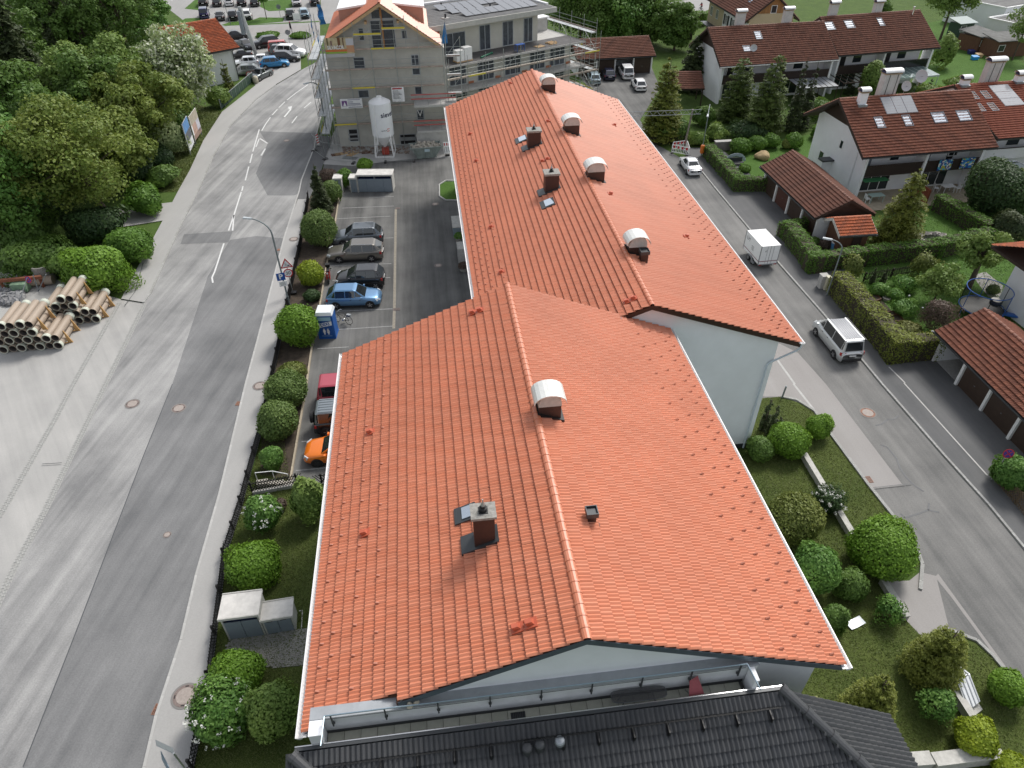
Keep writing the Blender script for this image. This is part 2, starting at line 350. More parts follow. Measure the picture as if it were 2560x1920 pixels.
sheet('far_car_park',[(380,-10),(470,60),(440,100),(560,130),(640,214),(752,140),(800,120),(800,-10)],FARLOT,.0)
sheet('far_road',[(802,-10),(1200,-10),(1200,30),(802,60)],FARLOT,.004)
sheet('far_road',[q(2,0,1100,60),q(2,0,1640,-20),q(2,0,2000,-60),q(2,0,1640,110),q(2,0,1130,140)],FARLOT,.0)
for pts in ([(340,120),(480,0),(530,-20),(530,140)],[(270,300),(350,255),(560,245),(560,320)],[(850,345),(950,310),(1300,270),(1380,240),(1720,245),(1700,300),(1200,345),(900,358)],[(1380,90),(1400,10),(1900,-20),(1800,140),(1500,155)],[(1200,340),(2200,290),(2200,305),(1200,352)]):
 sheet('grass_island',[zf(*p) for p in pts],LAWNB,.012)
sheet('far_road',[zf(920,400),zf(2200,340),zf(2200,440),zf(1300,480),zf(930,430)],STREETL,.009)
sheet('lawn',[(640,1150),(686,937),(726,1210),(850,1300),(850,1920),(486,1920),(567,1394)],LAWN,.0)
sheet('lawn',[(1850,1000),(1951.8,992),(1992,1000.5),(2035.7,1028),(2073,1081.5),(2171.7,1214.6),(2261,1327),(2293,1380),(2305,1411),(2200,1480),(2260,1545),(2350,1640),(2374,1576),(2441,1602),(2481,1640),(2507,1671.5),(2560,1740),(2600,2000),(1900,2000),(1900,1400)],LAWN,.0)
sheet('lawn',[(2060,330),(1820,370),(1860,420),(1920,480),(2010,460),(2030,370)],LAWNB,.0)
sheet('lawn',[(2120,600),(2240,560),(2330,480),(2560,480),(2560,700),(2500,820),(2340,900),(2250,860),(2170,720)],LAWNB,.0)
sheet('lawn',[(2300,60),(2420,40),(2560,160),(2560,230),(2300,240)],LAWNB,.0)
sheet('lawn',[q(0,0,1540,1659),q(0,0,1640,1480),q(0,0,1760,1220),q(0,0,1920,970),q(0,0,1700,900),q(0,0,1300,1300),q(0,0,1350,1659)],LAWN,.0)
sheet('lawn',[q(1,0,1580,1600),q(1,0,1640,1570),q(1,0,1750,1570),q(1,1,1760,70),q(1,1,1650,80),q(1,1,1590,40)],LAWNB,.03)
sheet('planting_bed',[(686,937),(721,769),(755,604),(773,500),(800,440),(850,470),(838,560),(813,682),(802,755),(779,876),(767,960),(755,1029),(727,1200),(650,1190),(655,1085)],SOIL,.012)
sheet('garden_soil',[q(3,1,860,930),q(3,1,960,900),q(3,1,1150,1130),q(3,1,1010,1150)],SOIL,.008)
sheet('garden_path',[q(3,1,1760,720),q(3,1,1880,690),q(3,1,2030,810),q(3,1,2000,960),q(3,1,1900,900)],STREETL,.008)
def kerb(name,px,m,ln=1.0,wd=.14,h=.11,z0=0.0,side=0.0,seg_name='kerb_stone'):
 pts=[gp(p) for p in px];root=tag(bpy.data.objects.new(name,None),kind='structure');COL.objects.link(root);root.location=pts[0]
 vs=[MB().box(-ln/2+.008,ln/2-.008,-wd/2,wd/2,0,h,rnd=k/3).mesh(seg_name,m) for k in range(4)]
 ms=[]
 for a,b in zip(pts[:-1],pts[1:]):
  d=b-a;n=max(1,round(d.length/ln));u=d.normalized();v=Vector((-u.y,u.x,0))
  for i in range(n):
   p=a+d*((i+.5)/n)+v*side;s=d.length/n/ln
   ms.append(frame((p.x,p.y,z0+RNG.normal(0,.003)),u*s,v,(0,0,1)))
 pieces(seg_name,root,ms,vs)
kerb('kerb',RR[:16],KERBP,1.0,.13,.1,side=-.05)
kerb('kerb',RL[6:14],KERB,1.0,.16,.1)
kerb('kerb',SLc[:5],KERB,.5,.16,.1);kerb('kerb',SLc[5:14],KERB,.6,.18,.1)
kerb('kerb',SRc[:11],KERB,.9,.14,.1)
kerb('kerb',[(726.8,1200),(755.7,1029),(767,960),(778.9,876.4),(802,755),(813.6,682.5),(838,560),(850,480)],mat('sandstone_kerb',(.42,.36,.27),.85,var=.2,scale=5,rnd=.3),1.0,.12,.13)
kerb('kerb',[q(1,0,1720,1565),q(1,0,1640,1565),q(1,0,1585,1600),q(1,1,1585,40),q(1,1,1640,75),q(1,1,1755,75)],KERBP,.5,.12,.12)
def cobbles(px,rows=2):
 pts=[gp(p) for p in px];root=tag(bpy.data.objects.new('cobble_gutter',None),kind='structure');COL.objects.link(root);root.location=pts[0]
 vs=[]
 for k in range(4):
  r=.09+.008*k;mb=MB();mb.hexa([(-r,-r,0),(r,-r,0),(r,r,0),(-r,r,0),(-r*.85,-r*.85,.02),(r*.85,-r*.85,.02),(r*.85,r*.85,.02),(-r*.85,r*.85,.02)],k/3);vs.append(mb.mesh('cobble',KERB))
 ms=[]
 for a,b in zip(pts[:-1],pts[1:]):
  d=b-a;n=max(1,round(d.length/.2));u=d.normalized();v=Vector((-u.y,u.x,0))
  for i in range(n):
   for r_ in range(rows):
    p=a+d*((i+.5*(r_%2))/n)+v*(.2*r_);ms.append(frame((p.x,p.y,RNG.uniform(-.008,.004)),u,v,(0,0,1)))
 pieces('cobble',root,ms,vs)
cobbles([(358.8,757.8),(263,954.5),(185,1116),(110,1272.5),(23,1434.5),(-20,1530)])
cobbles([(295,757.8),(179.4,960),(130,1055),(0,1281),(-30,1330)])
def line_px(a,b,wd,m=PAINT,z=.014,name='road_marking'):
 a,b=gp(a),gp(b);u=(b-a).normalized();v=Vector((-u.y,u.x,0))*wd/2
 return [(p.x,p.y,z) for p in (a-v,b-v,b+v,a+v)]
def lines(name,segs,wd,m=PAINT,z=.014):
 for s in segs:
  for a,b in zip(s[:-1],s[1:]):
   mb=MB();mb.poly(line_px(a,b,wd,z=z));tag(mb.obj(name,m),kind='structure')
lines('road_marking',[[q(0,1,1840,785),q(0,1,1832,740)],[q(0,1,1832,740),q(0,1,1855,690)],[q(0,1,1855,690),q(0,1,1935,445)],[q(0,1,1975,335),q(0,1,2025,190),q(0,1,2085,0)],[q(0,1,2010,335),q(0,1,2022,200)],
     [q(0,0,2090,1650),q(0,0,2100,1610)],[q(0,0,2120,1560),q(0,0,2150,1440)],[q(0,0,2160,1410),q(0,0,2180,1330)],[q(0,0,2185,1310),q(0,0,2240,1120)],
     [q(1,0,0,1270),q(1,0,30,1195)],[q(1,0,50,1130),q(1,0,85,1070),q(1,0,125,1015)],[q(1,0,140,995),q(1,0,185,945)],[q(1,0,198,930),q(1,0,250,880)],[q(1,0,268,865),q(1,0,350,800),q(1,0,450,732)],[q(1,0,470,720),q(1,0,520,688)],
     [q(1,0,310,1065),q(1,0,355,1005)],[q(1,0,415,935),q(1,0,475,883)]],.14)
a0,a1=q(1,0,245,1012),q(1,0,300,945)
lines('road_marking',[[a0,a1],[a1,q(1,0,275,940)]],.22)
tri=[q(1,0,275,925),q(1,0,312,918),q(1,0,300,960)]
mb=MB();mb.poly([(gp(p).x,gp(p).y,.018) for p in tri]);tag(mb.obj('road_marking',PAINT),kind='structure')
lines('road_marking',[[q(1,0,45,1345),q(1,0,80,1285)],[q(1,0,100,1240),q(1,0,30,1195)]],.2)
for k in range(4):
 lines('bay_line',[[zf(100+k*60-60,120-k*55),zf(130+k*60-60,92-k*55)]],.12)
for a,b in ((q(1,1,700,232),q(1,1,1160,210)),(q(1,1,745,140),q(1,1,1190,122)),(q(1,1,975,48),q(1,1,1190,40)),(q(1,1,1100,400),q(1,1,1190,396)),(q(1,1,640,640),q(1,1,1170,620)),(q(1,1,660,765),q(1,1,1160,740)),(q(1,1,700,1032),q(1,1,1180,1010)),(q(1,1,700,1190),q(1,1,1180,1160)),(q(1,1,530,1355),q(1,1,800,1340)),(q(1,2,345,750),q(1,2,640,722)),(q(1,2,395,500),q(1,2,560,480))):
 lines('bay_line',[[a,b]],.1,WORN)
lines('drain_strip',[[q(1,1,1208,150),q(1,1,1196,1000),q(1,1,1190,1180)]],.22,mat('drain_concrete',(.3,.27,.22),.9,var=.3,scale=6),.01)
for seg in ([q(3,2,930,360),q(3,2,985,345),q(3,2,1035,305),q(3,2,1085,308),q(3,2,1130,275)],[q(3,2,970,525),q(3,2,1030,545),q(3,2,1110,645),q(3,2,1140,730),q(3,2,1200,815),q(3,2,1255,870),q(3,2,1345,930)],[q(3,2,1145,1120),q(3,2,1180,1155),q(3,2,1270,1130),q(3,2,1385,1090),q(3,2,1480,1110)],[q(3,2,1385,1090),q(3,2,1390,1030)]):
 lines('tar_repair',[seg],.11,TAR,.009)
lines('joint',[[q(0,2,1490,0),q(0,2,1240,620),q(0,2,850,1640),q(0,3,620,580),q(0,3,200,1650)]],.05,TAR,.009)
lines('joint',[[q(3,2,905,905),q(3,2,1240,868)],[q(0,1,1240,620),q(0,1,1170,870),q(0,1,1080,990)],[q(0,2,370,700),q(0,2,540,690)]],.05,TAR,.096)
lines('pavement_edging',[[q(3,2,1170,0),q(3,2,1700,590),q(3,2,1890,800)],[q(3,1,1040,1520),q(3,1,1180,1659)]],.1,KERBP,.1)
lines('pavement_edging',[[q(3,2,220,0),q(3,2,410,240)],[q(3,1,80,1450),q(3,1,230,1659)],[(1560+1490/5.53,340+780/5.53),(1560+1980/5.53,340+1320/5.53)]],.16,KERBP,.012)
def manhole(p,r,m=IRON,lab='',rings=True,z=.012):
 c=gp(p);t=thing('manhole_cover',lab,'manhole cover',(c.x,c.y,z),group='manhole covers')
 MB().lathe([(r*1.18,0),(r*1.18,.004)],28,(c.x,c.y,z)).obj('collar',mat('cover_collar',(.22,.21,.2),.9),t)
 MB().lathe([(r,.004),(r,.012)],28,(c.x,c.y,z)).obj('frame',m,t)
 MB().lathe([(r*.74,.012),(r*.74,.016)],24,(c.x,c.y,z)).obj('lid',mat('cover_lid',(.36,.31,.28),.8,var=.2,scale=10),t)
 for k in range(8):
  an=k*math.pi/4;ca,sa=math.cos(an),math.sin(an)
  if k%2==0:MB().box(-r*.16,r*.16,-r*.05,r*.05,.0125,.0165,Matrix.Translation((c.x+ca*r*.86,c.y+sa*r*.86,z)) @ Matrix.Rotation(an+math.pi/2,4,'Z')).obj('slot',BLACK,t)
def grate(p,w_,h_,rz,lab,m=IRONR):
 c=gp(p);t=thing('drain_grate',lab,'drain grate',(c.x,c.y,.012),group='drain grates')
 M=Matrix.Translation((c.x,c.y,.012)) @ Matrix.Rotation(rz,4,'Z')
 MB().box(-w_/2,w_/2,-h_/2,h_/2,0,.004,M).obj('pit',BLACK,t)
 n=6
 for i in range(n+1):
  x=-w_/2+w_*i/n;MB().box(x-.02,x+.02,-h_/2,h_/2,.004,.016,M).obj('bar',m,t)
 for y in (-h_/2,0,h_/2-.03):MB().box(-w_/2,w_/2,y,y+.03,.004,.015,M).obj('cross_bar',m,t)
manhole(q(0,2,1145,172),.42,lab='round manhole cover in the pale left lane of the main road')
manhole(q(0,2,1545,210),.42,lab='round manhole cover in the dark right lane of the main road')
manhole(q(0,3,1605,1045),.52,lab='large round manhole cover in the pavement beside the white lilac',z=.102)
manhole(q(1,2,35,25),.42,lab='round manhole cover in the pavement beside the twin round bushes',z=.102)
manhole(q(1,1,328,415),.38,lab='round manhole cover in the pavement by the curved street lamp',z=.102)
manhole(q(3,2,862,250),.46,IRONR,lab='rusty round manhole cover in the side street')
manhole(q(1,1,1575,635),.3,lab='round cover in the car park opposite the black hatchback')
manhole(q(1,1,1550,105),.3,lab='round cover in the car park beside the small lawn corner')
manhole(q(0,2,1445,1303),.2,lab='small oval valve cover in the dark lane of the main road')
manhole(q(1,0,265,1215),.36,lab='round manhole cover in the dark road patch by the site fence')
grate(q(0,3,1370,1155),.42,.5,R(-12),'rusty drain grate in the gutter below the sign post')
grate(q(0,2,2065,170),.35,.42,R(-12),'rusty drain grate in the gutter by the round bushes')
grate(q(3,2,858,828),.5,.5,R(0),'rusty drain grate in the side street next to the lawn kerb')
grate(q(1,1,1215,1015),.5,.35,0,'square drain grate at the end of the car park drain strip',IRON)
grate(q(1,1,1225,142),.4,.3,0,'square drain grate at the head of the car park drain strip',IRON)
grate(q(1,1,200,500),.3,.35,R(-12),'small drain grate in the gutter near the curved street lamp')
bc=tag(bpy.data.objects.new('paved_court',None),kind='structure');COL.objects.link(bc)
zb_=lambda x,y:(520+x/5.923,1420+y/5.923)
poly=[gp(zb_(*p)) for p in ((310,1065),(1310,915),(1500,900),(1440,1450),(960,1480),(200,1420))]
bc.location=poly[0]
mb=MB();mb.poly([(p.x,p.y,.006) for p in poly][::-1]);mb.obj('bedding',mat('joint_sand',(.09,.085,.075),.95),bc)
def inside(x,y,P_):
 c=False
 for i in range(len(P_)):
  a,b=P_[i],P_[i-1]
  if (a.y>y) != (b.y>y) and x<(b.x-a.x)*(y-a.y)/(b.y-a.y)+a.x:c=not c
 return c
pv=[MB().box(-.094,.094,-.046,.046,0,.03,rnd=k*.2).mesh('paver',mat('grey_paver',(.3,.29,.265),.9,var=.2,scale=3,rnd=.5,rndcol=(.2,.195,.18),bump=.3)) for k in range(5)]
xs=[p.x for p in poly];ys=[p.y for p in poly];ms=[]
y=min(ys);j=0
while y<max(ys):
 x=min(xs)+(.1 if j%2 else 0)
 while x<max(xs):
  if inside(x,y,poly):ms.append(frame((x,y,RNG.uniform(-.003,.004)),(1,0,0),(0,1,0),(0,0,1)))
  x+=.2
 y+=.1;j+=1
pieces('paver',bc,ms,pv)
# ================================================================ tiled roofs
def tile_variants(m,wd,ex,nvar=6,rolls=2,amp=.038,seg=4,lift=.1,lip=.05,name='roof_tile'):
 out=[]
 n=rolls*seg
 for k in range(nvar):
  mb=MB();rv=((k*0.618)%1.0)
  top,bot,lipv=[],[],[]
  for i in range(n+1):
   u=i/n;x=u*wd
   h=amp*(0.5-0.5*math.cos(2*math.pi*(u*rolls)))
   if i==n:h -= .006
   top.append((x,0,h));bot.append((x,ex+.05,h+lift));lipv.append((x,ex+.05,h+lift-lip))
  mb.add(top+bot+lipv,[(i,n+1+i,n+2+i,i+1) for i in range(n)]+[(n+1+i,2*n+2+i,2*n+3+i,n+2+i) for i in range(n)],rv)
  me=mb.mesh(name,m,smooth=False);out.append(me)
 return out
def roof_slope(parent,O,a,up,La,Lb,wd,ex,variants,keep=None,name='roof_tile',limit=300,base=.03):
 """O = corner at the eave, a = unit vector along the eave, up = unit vector up the slope; a x (-up) points out of the roof"""
 O,a,up=Vector(O),Vector(a).normalized(),Vector(up).normalized();n=a.cross(-up).normalized()
 if n.z<0:O=O+a*La;a=-a;n=-n
 nt_,nc=max(1,round(La/wd)),max(1,round(Lb/ex));sx,sy=La/nt_/wd,Lb/nc/ex
 ms=[]
 for j in range(nc):
  for i in range(nt_):
   jit=RNG.normal(0,.0025,2)
   p=O+a*(i*wd*sx)+up*((j+1)*ex*sy+jit[1]+(.04 if j==0 else 0))+n*(base+jit[0])
   if keep and not keep(p+a*wd*.5-up*ex*.5):continue
   ms.append(frame(p,a*sx,-up*sy,n))
 pieces(name,parent,ms,variants,limit)
def ridge_caps(parent,p0,p1,r,ln,m,name='ridge_tile'):
 p0,p1=Vector(p0),Vector(p1);d=(p1-p0);L_=d.length;d.normalize();k=round(L_/ln)
 side=d.cross(Vector((0,0,1))).normalized();upv=side.cross(d)
 mb=MB();seg=6;ring=[]
 def arc(y,rr,dz):return [(rr*math.cos(t),y,rr*.75*math.sin(t)+dz) for t in [math.pi*i/seg for i in range(seg+1)]]
 st=[(0,r*.93,0),(ln*.86,r,.0),(ln*.86,r*1.1,.005),(ln*1.04,r*1.12,.008)]
 vs=[];
 for y,rr,dz in st:vs+=arc(y,rr,dz)
 fs=[(s*(seg+1)+i,s*(seg+1)+i+1,(s+1)*(seg+1)+i+1,(s+1)*(seg+1)+i) for s in range(len(st)-1) for i in range(seg)]
 fs.append(tuple(range(3*(seg+1),4*(seg+1))))
 vars_=[]
 for c in range(3):
  b=MB();b.add(vs,fs,c*.33);vars_.append(b.mesh(name,m))
 ms=[frame(p0+d*(i*L_/k),side,d*(L_/k/ln),upv) for i in range(k)]
 pieces(name,parent,ms,vars_,300)
# ================================================================ apartment building with two wings
dA=.689*CAM_H;dAr=.838*dA
A=dict(xL=-.2425*dA,xr=.1838*dAr,xR=.561*dA,ze=CAM_H-dA,zr=CAM_H-dAr,Y0=.4746*dA,Y1=1.372*dA)
dB=.743*CAM_H-.157;dBr=.858*dB
B=dict(xL=.0907*dB,xr=.551*dBr,xR=.8624*dB,ze=CAM_H-dB,zr=CAM_H-dBr,Y0=1.2729*dB,Y1=3.16*dB)
def on_slope(p,W,side):
 x0=W['xL'] if side<0 else W['xR'];z0=W['ze'];x1,z1=W['xr'],W['zr']
 r=ray(*p);k=(z1-z0)/(x1-x0);t=(z0-k*x0-CAM_H)/(r.z-k*r.x);return CAM+r*t
def z_slope(x,W):
 x0=W['xL'] if x<W['xr'] else W['xR']
 return W['ze']+(x-x0)*(W['zr']-W['ze'])/(W['xr']-x0)
bld=thing('apartment_building','long pale apartment building with two offset wings under a new orange tiled roof','building',(3.2,28,0))
TV=tile_variants(TERR,.265,.40)
def wing(W,keepL=None,keepR=None,lim=300,wallx=(0,0),trim=None):
 Y0,Y1,ze,zr=W['Y0'],W['Y1'],W['ze'],W['zr']
 d=.06;e=.10
 pts=[(W['xL'],Y0+.03,ze-d),(W['xr'],Y0+.03,zr-d),(W['xR'],Y0+.03,ze-d),(W['xR'],Y0+.03,ze-d-.16),(W['xr'],Y0+.03,zr-d-.2),(W['xL'],Y0+.03,ze-d-.16)]
 upL=Vector((W['xr']-W['xL'],0,zr-ze));upR=Vector((W['xr']-W['xR'],0,zr-ze))
 roof_slope(bld,(W['xL'],Y1,ze),(0,-1,0),upL,Y1-Y0,upL.length-.1,.265,.40,TV,keepL,limit=lim[0])
 roof_slope(bld,(W['xR'],Y0,ze),(0,1,0),upR,Y1-Y0,upR.length-.1,.265,.40,TV,keepR,limit=lim[1])
 ridge_caps(bld,(W['xr'],Y0-.02,zr+.03),(W['xr'],Y1,zr+.03),.15,.38,TERR)
 return pts
def keepAL(p):return not (-4.72<p.x<-2.2 and p.y<10.22)
ptsA=wing(A,keepAL,lambda p:not (p.y>28.7 and p.x>9.3),(300,0))
ptsB=wing(B,lambda p:not (p.y<28.9 and p.x<9.1),None,(0,0))
mb=MB()
def deck(mb,W,Ya,Yb,xa,xb):
 for (x0,x1) in ((xa,min(xb,W['xr'])),(max(xa,W['xr']),xb)):
  if x1-x0<.01:continue
  z0,z1=z_slope(x0,W)-.02,z_slope(x1,W)-.02;t=.2
  mb.hexa([(x0,Ya,z0-t),(x1,Ya,z1-t),(x1,Yb,z1-t),(x0,Yb,z0-t),(x0,Ya,z0),(x1,Ya,z1),(x1,Yb,z1),(x0,Yb,z0)])
deck(mb,A,10.24,A['Y1'],A['xL'],A['xR']);deck(mb,A,A['Y0']+.02,10.238,A['xL'],-4.74);deck(mb,A,A['Y0']+.02,10.238,-2.25,A['xR'])
deck(mb,B,B['Y0']+.02,B['Y1']-.02,B['xL'],B['xR'])
mb.obj('roof_deck',WOODB,bld)
def gable_wall(W,x0,x1,Y0,Y1,z0=-.1):
 m=MB();o=.28
 m.extr([(x0,Y0,z0),(x1,Y0,z0),(x1,Y0,z_slope(x1,W)-o),(W['xr'],Y0,W['zr']-o),(x0,Y0,z_slope(x0,W)-o)],(0,Y1-Y0,0));return m
gable_wall(A,-4.45,11.05,10.24,28.7).obj('wall',BLUEWHITE,bld)
gable_wall(B,3.25,18.23,28.86,70.9).obj('wall',BLUEWHITE,bld)
MB().box(11.1,18.26,28.82,28.858,0,.35).obj('plinth',DGREY,bld)
TRIMB=mat('brown_trim',(.035,.016,.012),.5);TRIMZ=mat('blue_grey_trim',(.12,.15,.18),.4,metal=.4,var=.2,scale=2)
def verge(W,Y,m,x0,x1,th=.02,hh=.2,drop=.02):
 mb=MB();xs=[x0]+([W['xr']] if x0<W['xr']<x1 else [])+[x1]
 for a,b in zip(xs[:-1],xs[1:]):
  za,zb=z_slope(a,W)+drop,z_slope(b,W)+drop
  mb.hexa([(a,Y-th,za-hh),(b,Y-th,zb-hh),(b,Y,zb-hh),(a,Y,za-hh),(a,Y-th,za),(b,Y-th,zb),(b,Y,zb),(a,Y,za)])
 mb.obj('verge_trim',m,bld)
verge(B,B['Y0'],TRIMB,9.0,B['xR'],hh=.26)
verge(A,A['Y0'],TRIMZ,-2.2,A['xR']-.02,hh=.24)
verge(A,A['Y0'],TRIMZ,A['xL'],-4.74,hh=.2)
def gutter(x,Y0,Y1,z,s):
 mb=MB();n=7
 pr_=[(-.0,.0)]+[(s*(.1-.1*math.cos(math.pi*i/n)),-.1*math.sin(math.pi*i/n)) for i in range(n+1)]
 rim=[(s*(.15+.012),.0),(s*(.15+.012),-.008)]
 a=[(x+p[0],Y0,z+p[1]) for p in pr_[1:]];b=[(x+p[0],Y1,z+p[1]) for p in pr_[1:]]
 k=len(a);mb.add(a+b,[(i,i+1,k+i+1,k+i) for i in range(k-1)])
 mb.add([(v[0],v[1],v[2]) for v in a]+[(v[0],v[1]-.004,v[2]) for v in a],[tuple(range(k))])
 mb.add(b,[tuple(range(k))])
 mb.box(min(x+s*.19,x+s*.225),max(x+s*.19,x+s*.225),Y0,Y1,z-.02,z+.02)
 mb.box(min(x,x-s*.11),max(x,x-s*.11),Y0,Y1,z+.0,z+.012)
 mb.obj('gutter',WMETAL,bld)
gutter(A['xL']-.01,A['Y0']-.12,A['Y1']+.05,A['ze']+.02,-1)
gutter(A['xR']+.01,A['Y0']-.1,28.8,A['ze']+.02,1)
gutter(B['xL']-.01,28.95,B['Y1']+.1,B['ze']+.02,-1)
gutter(B['xR']+.01,B['Y0']-.06,B['Y1']+.1,B['ze']+.02,1)
mb=MB();xe=B['xR']+.06;ye=B['Y0']+.02;zz=B['ze']
mb.tube([(xe,ye,zz-.04),(xe,ye,zz-.3),(xe-.15,ye+.02,zz-.5),(17.95,28.74,zz-1.25),(17.85,28.74,zz-1.45),(17.85,28.74,.1)],.055,10)
mb.obj('downpipe',mat('pale_pipe',(.55,.62,.68),.4),bld,smooth=False)
cz=z_slope(9.0,B)
mb=MB();mb.hexa([(8.35,28.42,cz-.25),(9.05,28.42,cz-.02),(9.05,28.95,cz-.02),(8.35,28.95,cz-.25),(8.35,28.42,cz-.12),(9.05,28.42,cz+.1),(9.05,28.95,cz+.1),(8.35,28.95,cz-.12)])
mb.obj('valley_tray',ZINC,bld)
ss=MB();ss.add([(-.03,-.07,.02),(.03,-.07,.02),(.03,.07,.05),(-.03,.07,.05),(-.02,.03,.1),(.02,.03,.1)],
                  [(0,1,5,4),(3,4,5,2),(0,4,3),(1,2,5)])
ss_me=[ss.mesh('snow_stop',mat('snow_stop_clay',(.42,.15,.09),.6))]
ms=[]
for W,ya,yb in ((A,A['Y0']+.3,A['Y1']-.3),(B,B['Y0']+.3,B['Y1']-.3)):
 for side in (-1,1):
  xe=W['xL'] if side<0 else W['xR'];up=Vector((W['xr']-xe,0,W['zr']-W['ze'])).normalized();a=Vector((0,1 if side<0 else -1,0));n=a.cross(-up)
  for r_i,c in enumerate((1.15,2.15,4.15,6.15) if W is A else (1.15,2.15,3.15,5.15)):
   y=ya+(r_i%3)*.265
   while y<yb:
    p=Vector((xe,y,W['ze']))+up*(c*.4-.02)+n*.125
    if not (p.y>28.3 and W is A and side>0) and not (W is A and side<0 and p.y<10.6 and p.x>-4.8) and not (W is B and side<0 and p.y<29):
     ms.append(frame(p,a,-up,n))
    y+=.795 if c<4 else 1.06
pieces('snow_stop',bld,ms,ss_me,300)
def skylight_small(p,W,side,wx=.42,ly=.5,parent=bld):
 xe=W['xL'] if side<0 else W['xR'];up=Vector((W['xr']-xe,0,W['zr']-W['ze'])).normalized();a=Vector((0,1 if side<0 else -1,0));n=a.cross(-up)
 M=frame(p+n*.08,a,up,n)
 f=MB().box(-ly/2-.1,ly/2+.1,-wx/2-.3,wx/2+.08,.03,.09,M).obj('roof_hatch',DGREY,parent)
 MB().box(-ly/2,ly/2,-wx/2,wx/2,.09,.13,M).obj('pane',GLASSB,f)
def brown_chimney(p0,W,wx,wy,ztop,slab_t=.1,hatch=True,label=None):
 """p0: near left foot on the left slope"""
 x0,y0=p0.x,p0.y;x1,y1=x0+wx,y0+wy;zb=z_slope(x0,W)-.1
 t=MB().box(x0,x1,y0,y1,zb,ztop-slab_t).obj('chimney',BROWNCLAD,bld)
 MB().box(x0-.07,x1+.07,y0-.07,y1+.07,ztop-slab_t,ztop).obj('cap_slab',CONCD,t)
 cx_,cy_=(x0+x1)/2,(y0+y1)/2
 fl=MB().box(cx_-.15,cx_+.15,cy_-.15,cy_+.15,ztop+.002,ztop+.02)
 fl.lathe([(.13,0),(.13,.12),(.09,.14),(.09,.2)],14,(cx_,cy_,ztop+.02));fl.obj('flue',BLACK,t)
 MB().lathe([(.07,0),(.075,.05),(.03,.16),(.02,.3)],12,(cx_,cy_,ztop+.22)).obj('flue_tip',STEEL,t)
 mb=MB();k=(W['zr']-W['ze'])/(W['xr']-W['xL'])
 def sl(x,y,h):return (x,y,z_slope(x,W)+h)
 mb.hexa([sl(x0-.45,y0-.1,.0),sl(x1+.12,y0-.1,.0),sl(x1+.12,y1+.1,.0),sl(x0-.45,y1+.1,.0),sl(x0-.45,y0-.1,.19),sl(x1+.12,y0-.1,.19),sl(x1+.12,y1+.1,.19),sl(x0-.45,y1+.1,.19)])
 mb.obj('flashing',DGREY,t)
def hood_vent(x0,x1,y0,y1,W,zb_top,hood_h=.42,name='vent_chimney'):
 zb=min(z_slope(x0,W),z_slope(x1,W))-.1
 t=MB().box(x0,x1,y0,y1,zb,zb_top).obj(name,BROWNCLAD,bld)
 n=10;cx_=(x0+x1)/2;rx=(x1-x0)/2+.2;arc=[(cx_-rx*math.cos(math.pi*i/n),zb_top+.2+hood_h*math.sin(math.pi*i/n)) for i in range(n+1)]
 inn=[(cx_-(rx-.02)*math.cos(math.pi*i/n),zb_top+.18+(hood_h-.02)*math.sin(math.pi*i/n)) for i in range(n+1)]
 mb=MB();ya,yb=y0-.12,y1+.12
 o=[(x,ya,z) for x,z in arc]+[(x,yb,z) for x,z in arc];i_=[(x,ya,z) for x,z in inn]+[(x,yb,z) for x,z in inn];k=n+1
 mb.add(o,[(i,i+1,k+i+1,k+i) for i in range(n)]);mb.add(i_,[(i+1,i,k+i,k+i+1) for i in range(n)])
 mb.add([o[i] for i in range(k)]+[i_[i] for i in range(k)],[(i,k+i,k+i+1,i+1) for i in range(n)])
 mb.obj('hood',mat('aluminium_hood',(.72,.72,.69),.38,metal=.15,var=.1,scale=3),t)
 mb=MB();xa,xb=x0-.02,x1+.02
 pts=[(xa,y0-.01,zb_top),(xb,y0-.01,zb_top)]+[(cx_+(x1-x0)/2*math.cos(math.pi*i/n),y0-.01,zb_top+.2+(hood_h-.08)*math.sin(math.pi*i/n)) for i in range(n+1)]
 mb.extr(pts,(0,y1-y0+.02,0));mb.obj('hood_end',mat('pale_metal',(.5,.5,.47),.5,var=.15,scale=4),t)
 mb=MB();mb.hexa([(x0-.05,y0-.08,z_slope(x0-.05,W)),(x1+.14,y0-.08,z_slope(x1+.14,W)),(x1+.14,y1+.08,z_slope(x1+.14,W)),(x0-.05,y1+.08,z_slope(x0-.05,W)),
             (x0-.05,y0-.08,z_slope(x0-.05,W)+.18),(x1+.14,y0-.08,z_slope(x1+.14,W)+.18),(x1+.14,y1+.08,z_slope(x1+.14,W)+.18),(x0-.05,y1+.08,z_slope(x0-.05,W)+.18)])
 mb.obj('flashing',BLACK,t)
def small_vent(p,W,s=.34,h=.5):
 x,y=p.x,p.y;zb=z_slope(x+s,W)-.05;zt=z_slope(x,W)+h
 t=MB().box(x,x+s*.8,y,y+s*.8,zb,zt-.16).obj('vent_box',BROWNCLAD,bld)
 mb=MB();a=.03;x0,x1,y0,y1=x-.06,x+s*.8+.06,y-.06,y+s*.8+.06
 for b in ((x0,x1,y0,y0+a),(x0,x1,y1-a,y1),(x0,x0+a,y0+a,y1-a),(x1-a,x1,y0+a,y1-a)):mb.box(*b,zt-.2,zt)
 mb.box(x0+a,x1-a,y0+a,y1-a,zt-.12,zt-.08);mb.obj('collar',DGREY,t)
 MB().box(x-.03,x+s*.8+.12,y-.12,y+.02,zb-.02,zb+.14).obj('flashing',BLACK,t)
